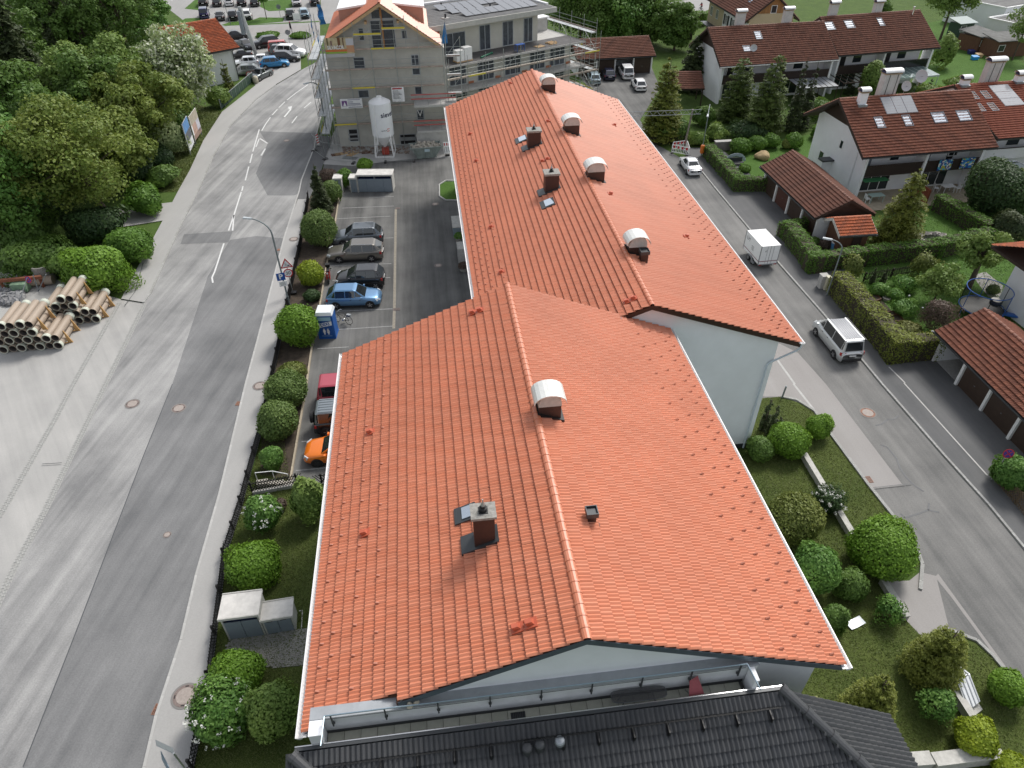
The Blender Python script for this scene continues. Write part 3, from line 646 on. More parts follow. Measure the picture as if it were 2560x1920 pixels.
def vent_tile(p,W,side):
 xe=W['xL'] if side<0 else W['xR'];up=Vector((W['xr']-xe,0,W['zr']-W['ze'])).normalized();a=Vector((0,1 if side<0 else -1,0));n=a.cross(-up)
 M=frame(p+n*.08,a,up,n);mb=MB();mb.box(-.16,.16,-.2,.18,.03,.085,M)
 mb.hexa([M @ Vector(v) for v in ((-.09,-.13,.08),(.09,-.13,.08),(.09,.1,.08),(-.09,.1,.08),(-.08,-.13,.24),(.08,-.13,.24),(.06,.05,.2),(-.06,.05,.2))])
 mb.obj('vent_tile',TERRD,bld)
pA=on_slope(q(1,2,1893,1440),A,-1)
zt=gY(q(1,2,1867,1168),pA.y-.05).z
brown_chimney(pA,A,.68,.52,zt)
skylight_small(on_slope(q(1,2,1845,1130),A,-1),A,-1)
p0=on_slope(q(2,2,232,285),A,1);p1=on_slope(q(2,2,395,325),A,1)
hood_vent(p0.x,p0.x+.85,p0.y,p0.y+.75,A,gY(q(2,2,225,205),p0.y).z)
small_vent(on_slope(q(2,2,655,1205),A,1),A)
for px in (q(2,3,65,465),q(2,3,180,425),q(1,1,1885,1060),q(1,1,1948,1040),q(1,2,1005,430),q(1,2,960,1305)):
 vent_tile(on_slope(px,A,-1),A,-1)
z3=lambda x,y:(1080+x/4.424,140+y/4.424)
for foot,top,w_ in ((z3(1062,1050),z3(1045,835),1.0),(z3(1250,1545),z3(1228,1312),.95)):
 pB=on_slope(foot,B,-1);brown_chimney(pB,B,w_,.8,gY(top,pB.y-.06).z,.14)
skylight_small(on_slope(z3(1005,935),B,-1),B,-1,.6,.9)
skylight_small(on_slope(q(2,1,325,108),B,-1),B,-1,.6,.9)
for (bl,bt,w_) in ((z3(1225,385),z3(1215,320),1.15),(z3(1470,850),z3(1458,775),1.15),(z3(1725,1365),z3(1712,1290),1.15)):
 pB=on_slope(bl,B,1);hood_vent(pB.x,pB.x+w_,pB.y,pB.y+.85,B,gY(bt,pB.y).z,.5)
pB=on_slope(q(2,1,1010,540),B,1);hood_vent(pB.x,pB.x+1.0,pB.y,pB.y+.85,B,gY(q(2,1,985,485),pB.y).z,.5)
small_vent(on_slope(q(2,1,1112,615),B,1),B,.5,.72)
for px in (z3(875,318),z3(1290,738),z3(430,875),z3(497,1175),z3(1230,1180),z3(1287,1155),q(1,1,2040,315),q(1,1,2130,705),q(2,1,1000,963),q(2,1,1058,935)):
 vent_tile(on_slope(px,B,-1),B,-1)
for px in (z3(2007,780),z3(1960,1545),q(2,1,1495,400)):
 vent_tile(on_slope(px,B,1),B,1)
ZL,ZF=10.45,9.55
xa,xb=-4.72,8.35
mb=MB();mb.box(xa,xb+.35,9.9,10.236,8.6,ZL);mb.obj('terrace_wall',mat('pale_grey_wall',(.6,.62,.63),.8,var=.12,scale=1.5),bld)
MB().box(xa-.02,xb+.36,9.87,10.239,ZL,ZL+.03).obj('wall_capping',mat('grey_sheet',(.36,.38,.4),.45,metal=.3,var=.12,scale=2),bld)
MB().box(xa,xa+.34,9.42,9.868,8.6,ZL-.02).obj('side_parapet',mat('pale_grey_wall',(.6,.62,.63)),bld)
MB().box(xa-.02,xa+.36,9.42,9.868,ZL-.02,ZL+.01).obj('parapet_capping',WHITE,bld)
MB().box(xb+.05,xb+.2,9.42,9.868,8.6,ZL-.02).obj('side_parapet',WHITE,bld)
fl=MB().box(xa+.34,xb,8.9,9.9,8.6,ZF-.03).obj('terrace_floor',mat('dark_joint',(.08,.08,.075),.9),bld)
slab=[MB().box(0,.47,0,.47,0,.03,rnd=k*.25).mesh('paving_slab',mat('slab_concrete',(.42,.42,.35),.9,var=.18,scale=3,rnd=.4,rndcol=(.3,.3,.24),bump=.3)) for k in range(4)]
ms=[]
x=xa+.36
while x<xb-.3:
 for j in range(2):ms.append(Matrix.Translation((x,8.92+j*.485,ZF-.03)))
 x+=.485
pieces('paving_slab',fl,ms,slab)
MB().box(xa+.34,xb,9.878,9.898,ZF,ZF+.13).obj('skirting',DGREY,bld)
ra=thing('terrace_railing','galvanised steel railing along the roof terrace wall','railing',((xa+xb)/2,9.82,ZL-.2))
RAILM=mat('blue_grey_rail',(.3,.38,.44),.35,metal=.6)
yr=9.82;zr_=ZL+.28
MB().cyl((xa+.45,yr,zr_),(xb-.1,yr,zr_),.025,seg=8).obj('handrail',RAILM,ra)
MB().cyl((xb-.1,yr,zr_),(xb-.02,9.0,zr_),.022,seg=8).obj('handrail',RAILM,ra)
MB().cyl((xa+.45,yr,zr_),(xa+.42,9.0,zr_),.022,seg=8).obj('handrail',RAILM,ra)
MB().cyl((xa+.45,yr,zr_-.22),(xb-.1,yr,zr_-.22),.009,seg=6).obj('mid_rail',DGREY,ra)
for i in range(9):
 xx=xa+.62+i*(xb-xa-.9)/8
 po=MB().box(xx-.02,xx+.02,yr-.03,yr+.015,ZL-.35,zr_).obj('post',DGREY,ra)
 MB().box(xx-.045,xx+.045,yr+.016,9.868,ZL-.3,ZL-.2).obj('bracket',DGREY,po)
t=thing('garden_table','dark mesh garden table on the roof terrace','table',(3.7,9.4,ZF))
c=gp(q(2,3,1090,1000),ZF+.5)
MESHM=mat('black_mesh',(.05,.05,.052),.6,alpha=.5)
mb=MB();n=20;pts=[]
for i in range(n):
 an=2*math.pi*i/n;ca,sa=math.cos(an),math.sin(an);pts.append((c.x+.85*abs(ca)**.4*(1 if ca>0 else -1),9.64+.2*abs(sa)**.5*(1 if sa>0 else -1)))
mb.prism(pts,ZF+.48,ZF+.5);mb.obj('table_top',MESHM,t)
mb=MB()
mb.tube([(p[0],p[1],ZF+.5) for p in pts]+[(pts[0][0],pts[0][1],ZF+.5)],.014,6);mb.obj('rim',DGREY,t)
for sx in (-.55,.55):
 for sy in (-.14,.14):
  MB().cyl((c.x+sx,9.64+sy,ZF),(c.x+sx*.8,9.64+sy*.8,ZF+.48),.015,seg=6).obj('leg',DGREY,t)
RED=mat('faded_red_canvas',(.3,.08,.09),.85,var=.15,scale=8)
c=gp(q(2,3,1590,960),ZF+.5);cx_=c.x
t=thing('deck_chair','folding chair with faded red canvas on the roof terrace','chair',(cx_,9.4,ZF))
mb=MB();mb.extr([(cx_-.24,9.48,ZF+.3),(cx_+.24,9.5,ZF+.3),(cx_+.08,9.86,ZF+.75),(cx_-.2,9.76,ZF+.7)],(0,-.01,.02));mb.obj('canvas',RED,t)
for sx in (-.2,.2):
 MB().cyl((cx_+sx,9.46,ZF),(cx_+sx*.8,9.8,ZF+.68),.014,seg=6).obj('frame_tube',STEEL,t)
 MB().cyl((cx_+sx,9.84,ZF),(cx_+sx,9.5,ZF+.32),.014,seg=6).obj('leg',STEEL,t)
dk=thing('dark_roof','dark grey tiled hip roof of the extension below the terrace','roof',(2,8,6))
gl=gp(q(1,3,330,1505),10.2);gr_=gp(q(3,3,150,950),10.2)
xl,xr_,yt=gl.x,gr_.x,(gl.y+gr_.y)/2
YT=9.28;ZT=9.9
pit=R(32);up=Vector((0,math.cos(pit),math.sin(pit)))
GV=tile_variants(GTILE,.3,.34,rolls=2,amp=.055,seg=4,lift=.05,lip=.03,name='dark_tile')
Ls=5.1
O=Vector((xl,YT,ZT))-up*Ls
roof_slope(dk,(xl-.3,O.y,O.z),(1,0,0),up,xr_-xl+5.2,Ls,.3,.34,GV,lambda p:p.x<xr_-.1+(YT-p.y)*1.02,name='dark_tile',limit=300)
upr=Vector((-math.cos(pit),0,math.sin(pit)))
O2=Vector((xr_,YT,ZT))-upr*Ls
roof_slope(dk,(O2.x,YT-5.2,O2.z),(0,1,0),upr,5.2,Ls,.3,.34,GV,lambda p:(p.x-xr_)>(YT-p.y)-.12 and (p.x-xr_)>-.1,name='dark_tile',limit=150)
mb=MB();e=Ls*math.cos(pit);dz=Ls*math.sin(pit)
mb.add([(xl-.3,YT,ZT-.02),(xr_,YT,ZT-.02),(xr_+e,YT-e,ZT-dz-.02),(xl-.3,YT-e,ZT-dz-.02),(xr_+e,YT,ZT-dz-.02),(xl-.3,YT,ZT-dz-.3),(xr_+e,YT,ZT-dz-.3),(xr_,YT+.01,ZT-.02),(xl-.3,YT-e,ZT-dz-.3),(xr_+e,YT-e,ZT-dz-.3)],
       [(0,3,2,1),(1,2,4),(0,1,4,6,5),(0,5,8,3),(3,8,9,2),(2,9,6,4)]);mb.obj('roof_deck',BLACK,dk)
ridge_caps(dk,(xr_+e*.98,YT-e*.98,ZT-dz*.98+.1),(xr_-.05,YT+.02,ZT+.1),.17,.9,GTILE,'hip_tile')
ridge_caps(dk,(xl+.95,YT-.95,ZT-.95*math.tan(pit)+.12),(xl-.1,YT-.1,ZT+.06),.17,.9,GTILE,'hip_tile')
MB().box(xl-.05,xr_+.05,YT,YT+.1,ZT-.05,ZT+.075).obj('ridge_capping',DGREY,dk)
MB().box(xl-.05,xr_+.05,YT+.1,YT+.13,ZT+.02,ZT+.09).obj('capping_edge',CHROME,dk)
MB().box(xl+.1,xr_-.05,5.3,YT-.1,0,ZT-dz-.2).obj('wall',WHITE,dk)
sg=thing('snow_guard','black steel snow guard along the top of the dark roof','snow guard',(2,YT-.5,ZT-.3))
yg=YT-.42;zg=ZT-.42*math.tan(pit)+.1
for h in (0,.2):MB().cyl((xl+.85,yg-h*.5,zg+.03+h*.85),(xr_-.25,yg-h*.5,zg+.03+h*.85),.012,seg=6).obj('rail',BLACK,sg)
ms=[]
x=xl+.9
bal=[MB().box(-.014,.014,-.006,.006,0,.24).mesh('baluster',BLACK)]
rotm=Matrix.Rotation(R(-30),4,'X').inverted()
while x<xr_-.25:
 ms.append(Matrix.Translation((x,yg,zg+.02)) @ rotm);x+=.115
pieces('baluster',sg,ms,bal)
x=xl+1.3
while x<xr_-.3:
 MB().box(x-.02,x+.02,yg-.32,yg+.1,zg-.24,zg+.02).obj('bracket',BLACK,sg);x+=1.05
for k,(zx,zy,m_,nm) in enumerate(((130,1490,GTILE,'leftmost dark round vent on the grey tiled roof'),(238,1460,DGREY,'middle dark round vent on the grey tiled roof, paler cap'),(410,1430,ZINC,'lone round vent with pale grey cap on the grey tiled roof'))):
 r_=ray(*q(2,3,zx,zy+40));kk=math.tan(pit);tt=(ZT-kk*YT-CAM_H)/(r_.z-kk*r_.y);p=CAM+r_*tt
 v=thing('roof_vent',nm,'roof vent',(p.x,p.y,p.z),group='vents on the dark roof')
 MB().lathe([(.13,-.1),(.12,.2),(.1,.22)],14,p).obj('pipe',DGREY,v);MB().lathe([(.12,.23),(.15,.24),(.15,.36),(.12,.4),(.03,.42)],14,p).obj('cap',m_,v)
# ================================================================ plants
def unit(n):
 v=RNG.normal(size=(n,3));return v/np.linalg.norm(v,axis=1,keepdims=True)
def leaf_mesh(name,P,Nn,size,rnd,m,asp=.62,jit=.5):
 """one small quad per leaf, facing roughly along Nn"""
 n=len(P);Nn=Nn+RNG.normal(0,jit,(n,3));Nn /= np.linalg.norm(Nn,axis=1,keepdims=True)+1e-9
 T=np.cross(Nn,unit(n));T /= np.linalg.norm(T,axis=1,keepdims=True)+1e-9;Bt=np.cross(Nn,T)
 s=(size*RNG.uniform(.7,1.3,n))[:,None]
 V=np.empty((n,4,3));V[:,0]=P-T*s;V[:,1]=P-Bt*s*asp;V[:,2]=P+T*s;V[:,3]=P+Bt*s*asp
 return np_mesh(name,V.reshape(-1,3),np.arange(4*n).reshape(n,4),np.clip(rnd,0,1),m)
TWIG=mat('twigs',(.05,.04,.025),.9,var=.3,scale=5)
BARK=mat('bark',(.09,.07,.05),.9,var=.35,scale=6,bump=.6,bscale=15,stretch=(1,1,.3))
def lm(k):
 return {'mid':leaf_mat('leaf_mid',(0.072,0.145,0.026),(0.145,0.239,0.051)),'clip':leaf_mat('leaf_clipped',(0.087,0.152,0.038),(0.181,0.261,0.072)),
   'bright':leaf_mat('leaf_bright',(0.094,0.203,0.017),(0.203,0.348,0.043)),'yellow':leaf_mat('leaf_yellow',(0.16,0.239,0.017),(0.334,0.406,0.036)),
   'dark':leaf_mat('leaf_dark',(0.029,0.065,0.023),(0.072,0.123,0.038)),'conif':leaf_mat('needle_dark',(0.032,0.058,0.023),(0.08,0.102,0.038)),
   'thuja':leaf_mat('thuja_gold',(0.087,0.123,0.017),(0.217,0.239,0.043)),'thujad':leaf_mat('thuja_green',(0.051,0.094,0.02),(0.131,0.181,0.043)),
   'olive':leaf_mat('leaf_olive',(0.109,0.152,0.032),(0.225,0.254,0.065)),'purple':leaf_mat('leaf_purple',(0.087,0.065,0.051),(0.174,0.123,0.094)),
   'spring':leaf_mat('leaf_spring',(0.109,0.196,0.036),(0.232,0.319,0.08)),'maple':leaf_mat('leaf_maple',(0.109,0.174,0.029),(0.246,0.297,0.065)),
   'fresh':leaf_mat('leaf_fresh',(0.072,0.181,0.032),(0.174,0.304,0.065)),'white':leaf_mat('blossom',(.5,.53,.38),(.72,.74,.62)),
   'cherry':leaf_mat('leaf_cherry',(0.189,0.275,0.102),(0.493,0.566,0.29)),'lilac':leaf_mat('lilac_white',(.75,.75,.7),(.85,.85,.82)),'hedge':leaf_mat('hedge_green',(0.065,0.152,0.017),(0.145,0.268,0.043)),
   'hedgey':leaf_mat('hedge_olive',(0.131,0.174,0.023),(0.246,0.275,0.051)),'grass':leaf_mat('tall_grass',(0.145,0.174,0.043),(0.319,0.319,0.131))}[k]
def lumps(D,k,amp):
 """smooth bumps on directions D"""
 out=np.zeros(len(D));C=unit(k)
 for c in C:out+=np.exp((D @ c-1)*RNG.uniform(8,18))
 return 1+amp*(out-out.mean())
def ball_at(px,py,rxp,ryp):
 r=1.0
 for _ in range(6):
  C=gp((px,py),r*.95);dist=(C-CAM).dot(CF);r=ryp*dist/FPX*.98
 return C,rxp*dist/FPX,r
def bush(label,px,py,rxp,ryp,leaf='clip',n=2600,size=.07,lump=.06,nl=14,cat='bush',flowers=0,stems=True,name='bush',loose=.0,group=None,tight=.35):
 C,rx,r=ball_at(px,py,rxp,ryp)
 t=thing(name,label,cat,(C.x,C.y,0),group=group)
 n=int(n);D=unit(n);D[:,2]=np.where(D[:,2]<-.75,-D[:,2],D[:,2])
 size *= 1.18;f=lumps(D,nl,lump+.035)*(1+RNG.normal(-.05,.05,n)-np.abs(RNG.normal(0,.02+loose,n)))
 hh=max(C.z,.15)
 rz=np.array([rx,rx,hh]);P=np.array(C)+D*rz*f[:,None]
 P[:,2]=np.maximum(P[:,2],.03)
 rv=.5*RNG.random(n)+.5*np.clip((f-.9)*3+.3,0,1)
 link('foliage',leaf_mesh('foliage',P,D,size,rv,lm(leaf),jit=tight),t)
 if loose<.12:
  bm=bmesh.new();bmesh.ops.create_icosphere(bm,subdivisions=2,radius=1);me=bpy.data.meshes.new('twig_core')
  k_=.8-loose*1.5
  for v in bm.verts:v.co=Vector((C.x+v.co.x*rx*k_,C.y+v.co.y*rx*k_,max(C.z+v.co.z*hh*k_,.01)))
  bm.to_mesh(me);bm.free();me.attributes.new('rnd','FLOAT','FACE');me.materials.append(TWIG);link('twig_core',me,t)
 else:
  mb=MB()
  for k in range(9):
   an=k*2.4;mb.cyl((C.x+.1*math.cos(an),C.y+.1*math.sin(an),0),(C.x+rx*.6*math.cos(an),C.y+rx*.6*math.sin(an),hh*1.25),.02,.008,5)
  mb.obj('stems',BARK,t)
 if flowers:
  k=flowers;D2=unit(k*6);D2=D2[D2[:,2]>-.1][:k];Q_=np.array(C)+D2*rz*1.02
  Pf=np.repeat(Q_,9,axis=0)+RNG.normal(0,.045,(len(Q_)*9,3))
  link('blossom',leaf_mesh('blossom',Pf,unit(len(Pf)),.05,RNG.random(len(Pf)),lm('lilac')),t)
 return t
def tree(label,base,top_y,rxp,leaf='mid',n=16000,size=.16,K=70,cr=.2,trunk=.25,low=.22,flowers=None,cat='tree',name='tree',lean=(0,0),group=None,dens=1.0,squash=1.0,height=None):
 b=gp(base);h=height or hz(b,top_y);dist=(Vector((b.x,b.y,h*.6))-CAM).dot(CF);rx=rxp*dist/FPX
 t=thing(name,label,cat,(b.x,b.y,0),group=group)
 c=np.array((b.x+lean[0],b.y+lean[1],h*(1+low)/2));rad=np.array((rx,rx*squash,h*(1-low)/2))
 D=unit(K);rr=RNG.random(K)**(1/2.6);cl=c+D*rad*(rr*(1-cr*.55))[:,None]
 clr=cr*min(rx,h*(1-low)/2)*RNG.uniform(.75,1.35,K)*1.5
 who=RNG.integers(0,K,int(n));d2=unit(int(n));d2[:,2]=np.abs(d2[:,2])*np.where(RNG.random(int(n))<.78,1,-1)
 P=cl[who]+d2*(clr[who]*RNG.uniform(.55,1.05,int(n)))[:,None]*np.array((1,1,.75))
 tone=RNG.random(K)
 rv=.45*tone[who]+.55*RNG.random(int(n))
 link('crown',leaf_mesh('crown',P,d2+np.array((0,0,.4)),size,rv,lm(leaf),jit=.55),t)
 if flowers:
  sel=RNG.random(len(P))<flowers;Pf=P[sel]+d2[sel]*.1
  link('blossom',leaf_mesh('blossom',Pf,d2[sel],size*1.0,RNG.random(len(Pf)),lm('white')),t)
 mb=MB();p0=Vector((b.x,b.y,-.05));p1=Vector((b.x+lean[0]*.4,b.y+lean[1]*.4,h*(low+.12)))
 mb.cyl(p0,p1,trunk,trunk*.7,9);p2=Vector((float(c[0]),float(c[1]),h*.85));mb.cyl(p1,p2,trunk*.7,trunk*.15,7)
 order=np.argsort(-rr)[:min(K,26)]
 for k in order:
  tgt=Vector(cl[k]);f=RNG.uniform(.0,.75);s=p1.lerp(p2,f);mid=s.lerp(tgt,.5)+Vector((0,0,.06*h*RNG.uniform(-.3,1)))
  mb.cyl(s,mid,trunk*.32*(1-f*.6),trunk*.2*(1-f*.6),6,caps=False);mb.cyl(mid,tgt,trunk*.2*(1-f*.6),.015,5,caps=False)
 mb.obj('trunk',BARK,t)
 return t
def conifer(label,base,top_y,rxp,leaf='conif',n=9000,size=.2,cat='tree',name='conifer',power=.85,droop=.25,low=.03,asp=.4,ragged=.25,group=None,height=None,blunt=0.0):
 b=gp(base);h=height or hz(b,top_y);dist=(Vector((b.x,b.y,h*.4))-CAM).dot(CF);rx=rxp*dist/FPX
 t=thing(name,label,cat,(b.x,b.y,0),group=group)
 nb=int(n/34);z=low+(1-low)*(1-np.sqrt(RNG.random(nb)))*.98;an=RNG.random(nb)*2*np.pi
 Lb=rx*np.maximum((1-z)**power+blunt*np.minimum(1,(1-z)*6),.03)*(1-ragged*RNG.random(nb))/(1+blunt)
 k=34;s=np.sqrt(RNG.random((nb,k)));side=RNG.normal(0,.16,(nb,k))*(1.1-s*.6)*Lb[:,None]
 ca,sa=np.cos(an)[:,None],np.sin(an)[:,None];rr=s*Lb[:,None]
 X=b.x+ca*rr-sa*side;Y=b.y+sa*rr+ca*side;Z=z[:,None]*h-droop*rr*s+RNG.normal(0,.05,(nb,k))
 P=np.stack((X,Y,Z),-1).reshape(-1,3);P[:,2]=np.maximum(P[:,2],.05)
 Nn=np.stack((ca*.35+0*s,sa*.35+0*s,np.ones_like(s)),-1).reshape(-1,3)
 rv=(.35*RNG.random(nb)[:,None]+.45*s+.2*RNG.random((nb,k))).ravel()
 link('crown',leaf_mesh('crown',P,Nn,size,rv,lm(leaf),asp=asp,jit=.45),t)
 mb=MB();mb.cyl((b.x,b.y,-.05),(b.x,b.y,h*.97),max(.06,rx*.07),.02,8)
 for i in range(0,nb,max(1,nb//60)):
  z0=z[i]*h;mb.cyl((b.x,b.y,z0),(b.x+math.cos(an[i])*Lb[i]*.8,b.y+math.sin(an[i])*Lb[i]*.8,z0-droop*Lb[i]*.6),.03,.01,5,caps=False)
 mb.obj('trunk',BARK,t)
 return t
def hedge(label,px,width,height,leaf='hedge',dens=95,size=.07,off=0.0,closed=False,name='hedge',cat='hedge'):
 """px: ground line of the side facing the camera (its left/near face); the hedge lies on the far side"""
 pts=[gp(p) if not isinstance(p,Vector) else p for p in px]
 t=thing(name,label,cat,(pts[0].x,pts[0].y,0));PP,NN=[],[]
 core=MB()
 for a,b in zip(pts[:-1],pts[1:]):
  u=(b-a).normalized();v=Vector((-u.y,u.x,0))
  if off<0:v=-v
  L_=(b-a).length+width*.4
  core.hexa([a+v*.1-u*.0,b+v*.1+u*width*.3,b+v*(width-.1)+u*width*.3,a+v*(width-.1)]+[p+Vector((0,0,height-.1)) for p in (a+v*.15,b+v*.15+u*width*.3,b+v*(width-.15)+u*width*.3,a+v*(width-.15))])
  nn=int(dens*L_*(width+2*height))
  for (cnt,kind) in ((int(nn*.5),'top'),(int(nn*.3),'n'),(int(nn*.2),'f'),(int(dens*width*height*1.2),'e0'),(int(dens*width*height*1.2),'e1')):
   s=RNG.random(cnt)*L_;w_=RNG.random(cnt)*width;zz=RNG.random(cnt)*height
   if kind=='top':zz=np.full(cnt,height)-.18*np.abs(w_/width-.5)**2*4*.6;nv=np.tile((0,0,1.),(cnt,1))
   elif kind=='n':w_=np.zeros(cnt)+.06*np.abs(zz/height-.5);nv=np.tile(np.array(-v),(cnt,1))
   elif kind=='f':w_=np.full(cnt,width);nv=np.tile(np.array(v),(cnt,1))
   elif kind=='e0':s=np.zeros(cnt);nv=np.tile(np.array(-u),(cnt,1))
   else:s=np.full(cnt,L_);nv=np.tile(np.array(u),(cnt,1))
   p=np.array(a)+s[:,None]*np.array(u)+w_[:,None]*np.array(v)+np.stack((0*s,0*s,zz),-1)
   wob=.06*np.sin(s*1.9+a.x)+.05*np.sin(s*4.3)+.04*np.sin(s*7.7+w_*5)
   p+=nv*(wob+RNG.normal(0,.03,cnt))[:,None];PP.append(p);NN.append(nv)
 P=np.concatenate(PP);Nn=np.concatenate(NN);P[:,2]=np.maximum(P[:,2],.02)
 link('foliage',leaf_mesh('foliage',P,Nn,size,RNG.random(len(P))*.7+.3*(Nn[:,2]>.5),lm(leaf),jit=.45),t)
 core.obj('twig_core',TWIG,t);return t
Z7=lambda x,y:(700+x/6.9125,380+y/6.9125)
conifer('dark narrow spruce with a spiky tip beside the white bin cabinet',(806,530),405,38,'conif',9000,.1,ragged=.35,droop=.15)
bush('pale green ball shrub right behind the dark spruce',828,478,26,30,'clip',4200,.075)
bush('low brown leafless round shrub behind the bin cabinets',818.6,437,23,15,'purple',1800,.06)
bush('green mound shrub between the two bin cabinets',861,446,22,24,'hedge',2600,.07)
bush('small bright green clipped shrub behind the large bin shelter',912,411,20,15,'bright',2200,.07)
bush('largest clipped ball shrub beside the dark grey SUV',794.8,570,45,47,'clip',9000,.07,tight=.5)
bush('yellow-green lumpy shrub beside the red scooter',779,686,33,32,'yellow',5200,.07,lump=.16,nl=9)
bush('low grey-green shrub between the yellow shrub and the portable toilet',780,738,21,14,'dark',2200,.06)
bush('large bright green lumpy shrub left of the blue portable toilet',742,812,52,56,'bright',10000,.075,lump=.13,nl=10)
bush('low olive shrub in the bed above the twin ball shrubs',730,926,36,17,'olive',2600,.06,loose=.06)
bush('upper of the twin clipped ball shrubs by the black fence',716,975,53,47,'clip',9500,.065,tight=.5)
bush('lower of the twin clipped ball shrubs by the black fence',695,1050,51,51,'clip',9500,.065,tight=.5)
bush('small fresh green shrub below the twin ball shrubs',681,1143,28,34,'fresh',4000,.06,lump=.12)
bush('white flowering lilac beside the garden steps',658,1285,46,55,'fresh',4500,.075,lump=.2,loose=.14,flowers=26,name='lilac')
bush('reddish green small shrub beside the lattice side fence',700,1262,18,18,'purple',900,.05,loose=.1)
bush('upright bushy green shrub against the roof gutter',770,1250,44,66,'spring',8000,.075,lump=.16,loose=.08)
bush('bright green rounded shrub above the grey bin cabinet',634,1413,66,53,'bright',9500,.065,lump=.09)
bush('dense bright green shrub below the paved court',590,1688,66,54,'bright',9500,.062,lump=.08)
bush('big white flowering lilac overhanging the pavement',553,1784,82,76,'fresh',9000,.07,lump=.2,loose=.15,flowers=44,name='lilac')
bush('loose yellow-green young shrub below the front roof corner',683,1775,66,108,'spring',9000,.065,lump=.22,loose=.14)
for k,(x,y,lb) in enumerate(((1907,1075,'left'),(1922,1090,'middle'),(1943,1080,'right'))):
 conifer('%s of three dark columnar yews at the gable foot'%lb,(x,y),(995,1012,1045)[k],13,'conif',2600,.07,power=.35,droop=.0,ragged=.15,name='yew',group='dark yews')
bush('mid green round shrub touching the gable corner',1901,1120,34,31,'mid',4200,.06)
bush('larger round green shrub beside the gable corner',1973,1100,51,43,'bright',8000,.06,lump=.09)
bush('small round green shrub at the curved kerb of the lawn',2047,1066,32,33,'bright',4800,.058,lump=.1)
bush('big olive clipped ball shrub beside the right roof eave',1984,1297,68,66,'olive',11000,.062,tight=.5)
bush('small white flowering shrub on the low white wall',2072,1252,40,35,'dark',2600,.055,lump=.2,loose=.1,flowers=42)
bush('large bright green shrub bulging over the kerb',2209,1374,84,71,'bright',13000,.06,lump=.1)
bush('mid green leafy shrub under the right eave',2040,1425,62,78,'fresh',9000,.07,lump=.2,loose=.07)
bush('smaller dull green shrub behind the leafy one under the right eave',2130,1462,42,40,'mid',4800,.06,lump=.1)
bush('low dark green shrub at the foot of the right eave',2085,1545,32,52,'mid',4200,.06,lump=.15,loose=.06)
bush('young sprawling shrub beside the driveway',2225,1525,36,38,'fresh',1500,.055,lump=.3,loose=.18)
conifer('golden green thuja nearest the side street',(2312,1690),1502,80,'thuja',20000,.075,power=.5,droop=-.25,ragged=.3,name='thuja',height=3.9)
conifer('golden green thuja nearest the gable',(2140,1815),1640,80,'thuja',20000,.07,power=.5,droop=-.25,ragged=.3,name='thuja',height=4.0)
bush('sparse pale shrub between the two thujas and the garden bench frame',2345,1762,48,52,'fresh',2400,.05,lump=.25,loose=.2)
bush('bright green round shrub at the right picture edge by the street',2520,1720,44,46,'bright',8000,.055,lump=.08)
bush('yellow-green cushion shrub at the low wall corner',2441,1842,50,46,'yellow',8000,.055,lump=.12)
bush('bright yellow-green hedge shrub at the bottom of the lawn',2145,1915,92,42,'yellow',9000,.06,lump=.12)
bush('tuft of tall straw-green ornamental grass beside the white gable wall',2030,1785,34,58,'grass',3800,.09,loose=.14)
bush('yellow-green shrub at the bottom right corner',2530,1925,46,30,'yellow',4500,.055)
bush('leafy shrub behind the lattice fence by the no stopping sign',2535,1185,48,52,'fresh',7000,.07,lump=.2,loose=.06)
H2=lambda x,y:(1560+x/5.53,340+y/5.53)
hedge('bright green clipped hedge along the pavement from the orange bin',[H2(1500,775),H2(1085,300)],1.3,1.5,off=-1)
hedge('short end of the clipped hedge beside the far garage forecourt',[H2(1510,785),H2(1920,785)],1.2,1.45)
hedge('tall clipped hedge behind the white trailer',[q(3,1,335,715),q(3,1,110,420)],1.4,1.7,off=-1)
hedge('clipped hedge running from the trailer corner to the apple tree',[q(3,1,345,720),q(3,1,850,650),q(3,1,1450,590),q(3,1,1900,480)],1.2,1.6)
hedge('clipped hedge against the garage gable beside the shed',[q(3,1,125,415),q(3,1,400,350)],1.0,1.4)
hedge('tall olive hedge along the pavement beside the silver camper van',[q(3,1,1025,1495),q(3,1,520,900)],1.5,2.0,'hedgey',off=-1)
hedge('short olive hedge end beside the open garage',[q(3,1,1035,1500),q(3,1,1430,1470)],1.3,1.9,'hedgey')
Z5=lambda x,y:(2140+x/5.267,340+y/5.267)
hedge('clipped green hedge dividing the two lawns behind the garage',[Z5(1640,1370),Z5(1010,1000)],1.3,1.6,off=-1)
for k,(x,y,a,b,lb) in enumerate(((1851,364,27,19,'nearest the orange bin'),(1893,358,24,18,'second from the orange bin'),(1930,352,22,17,'third from the orange bin'),(1985,352,22,20,'nearest the white house wall'))):
 bush('round clipped green shrub in the far garden row, %s'%lb,x,y,a,b,'hedge',2600,.09,group='round shrubs along the far garden')
bush('small olive shrub between the round shrubs and the white house',1968,360,13,13,'olive',1000,.08)
bush('low round shrub on the far lawn beside the swing seat',1862,421,16,9,'hedge',1300,.08)
conifer('broad golden green thuja in front of the back garages',(1652,352),142,60,'thuja',16000,.16,power=.55,droop=-.1,ragged=.3,name='thuja')
conifer('dark conifer left of the far white gable',(1724,225),84,46,'conif',11000,.2,power=.6,droop=.05,ragged=.35)
conifer('rounded green thuja in front of the far brown roof',(1833,300),133,52,'thujad',12000,.17,power=.42,droop=0,ragged=.3,name='thuja')
conifer('tall green thuja with a brownish flank in the far garden',(1905,335),128,58,'thujad',13000,.17,power=.45,droop=0,ragged=.35,name='thuja')
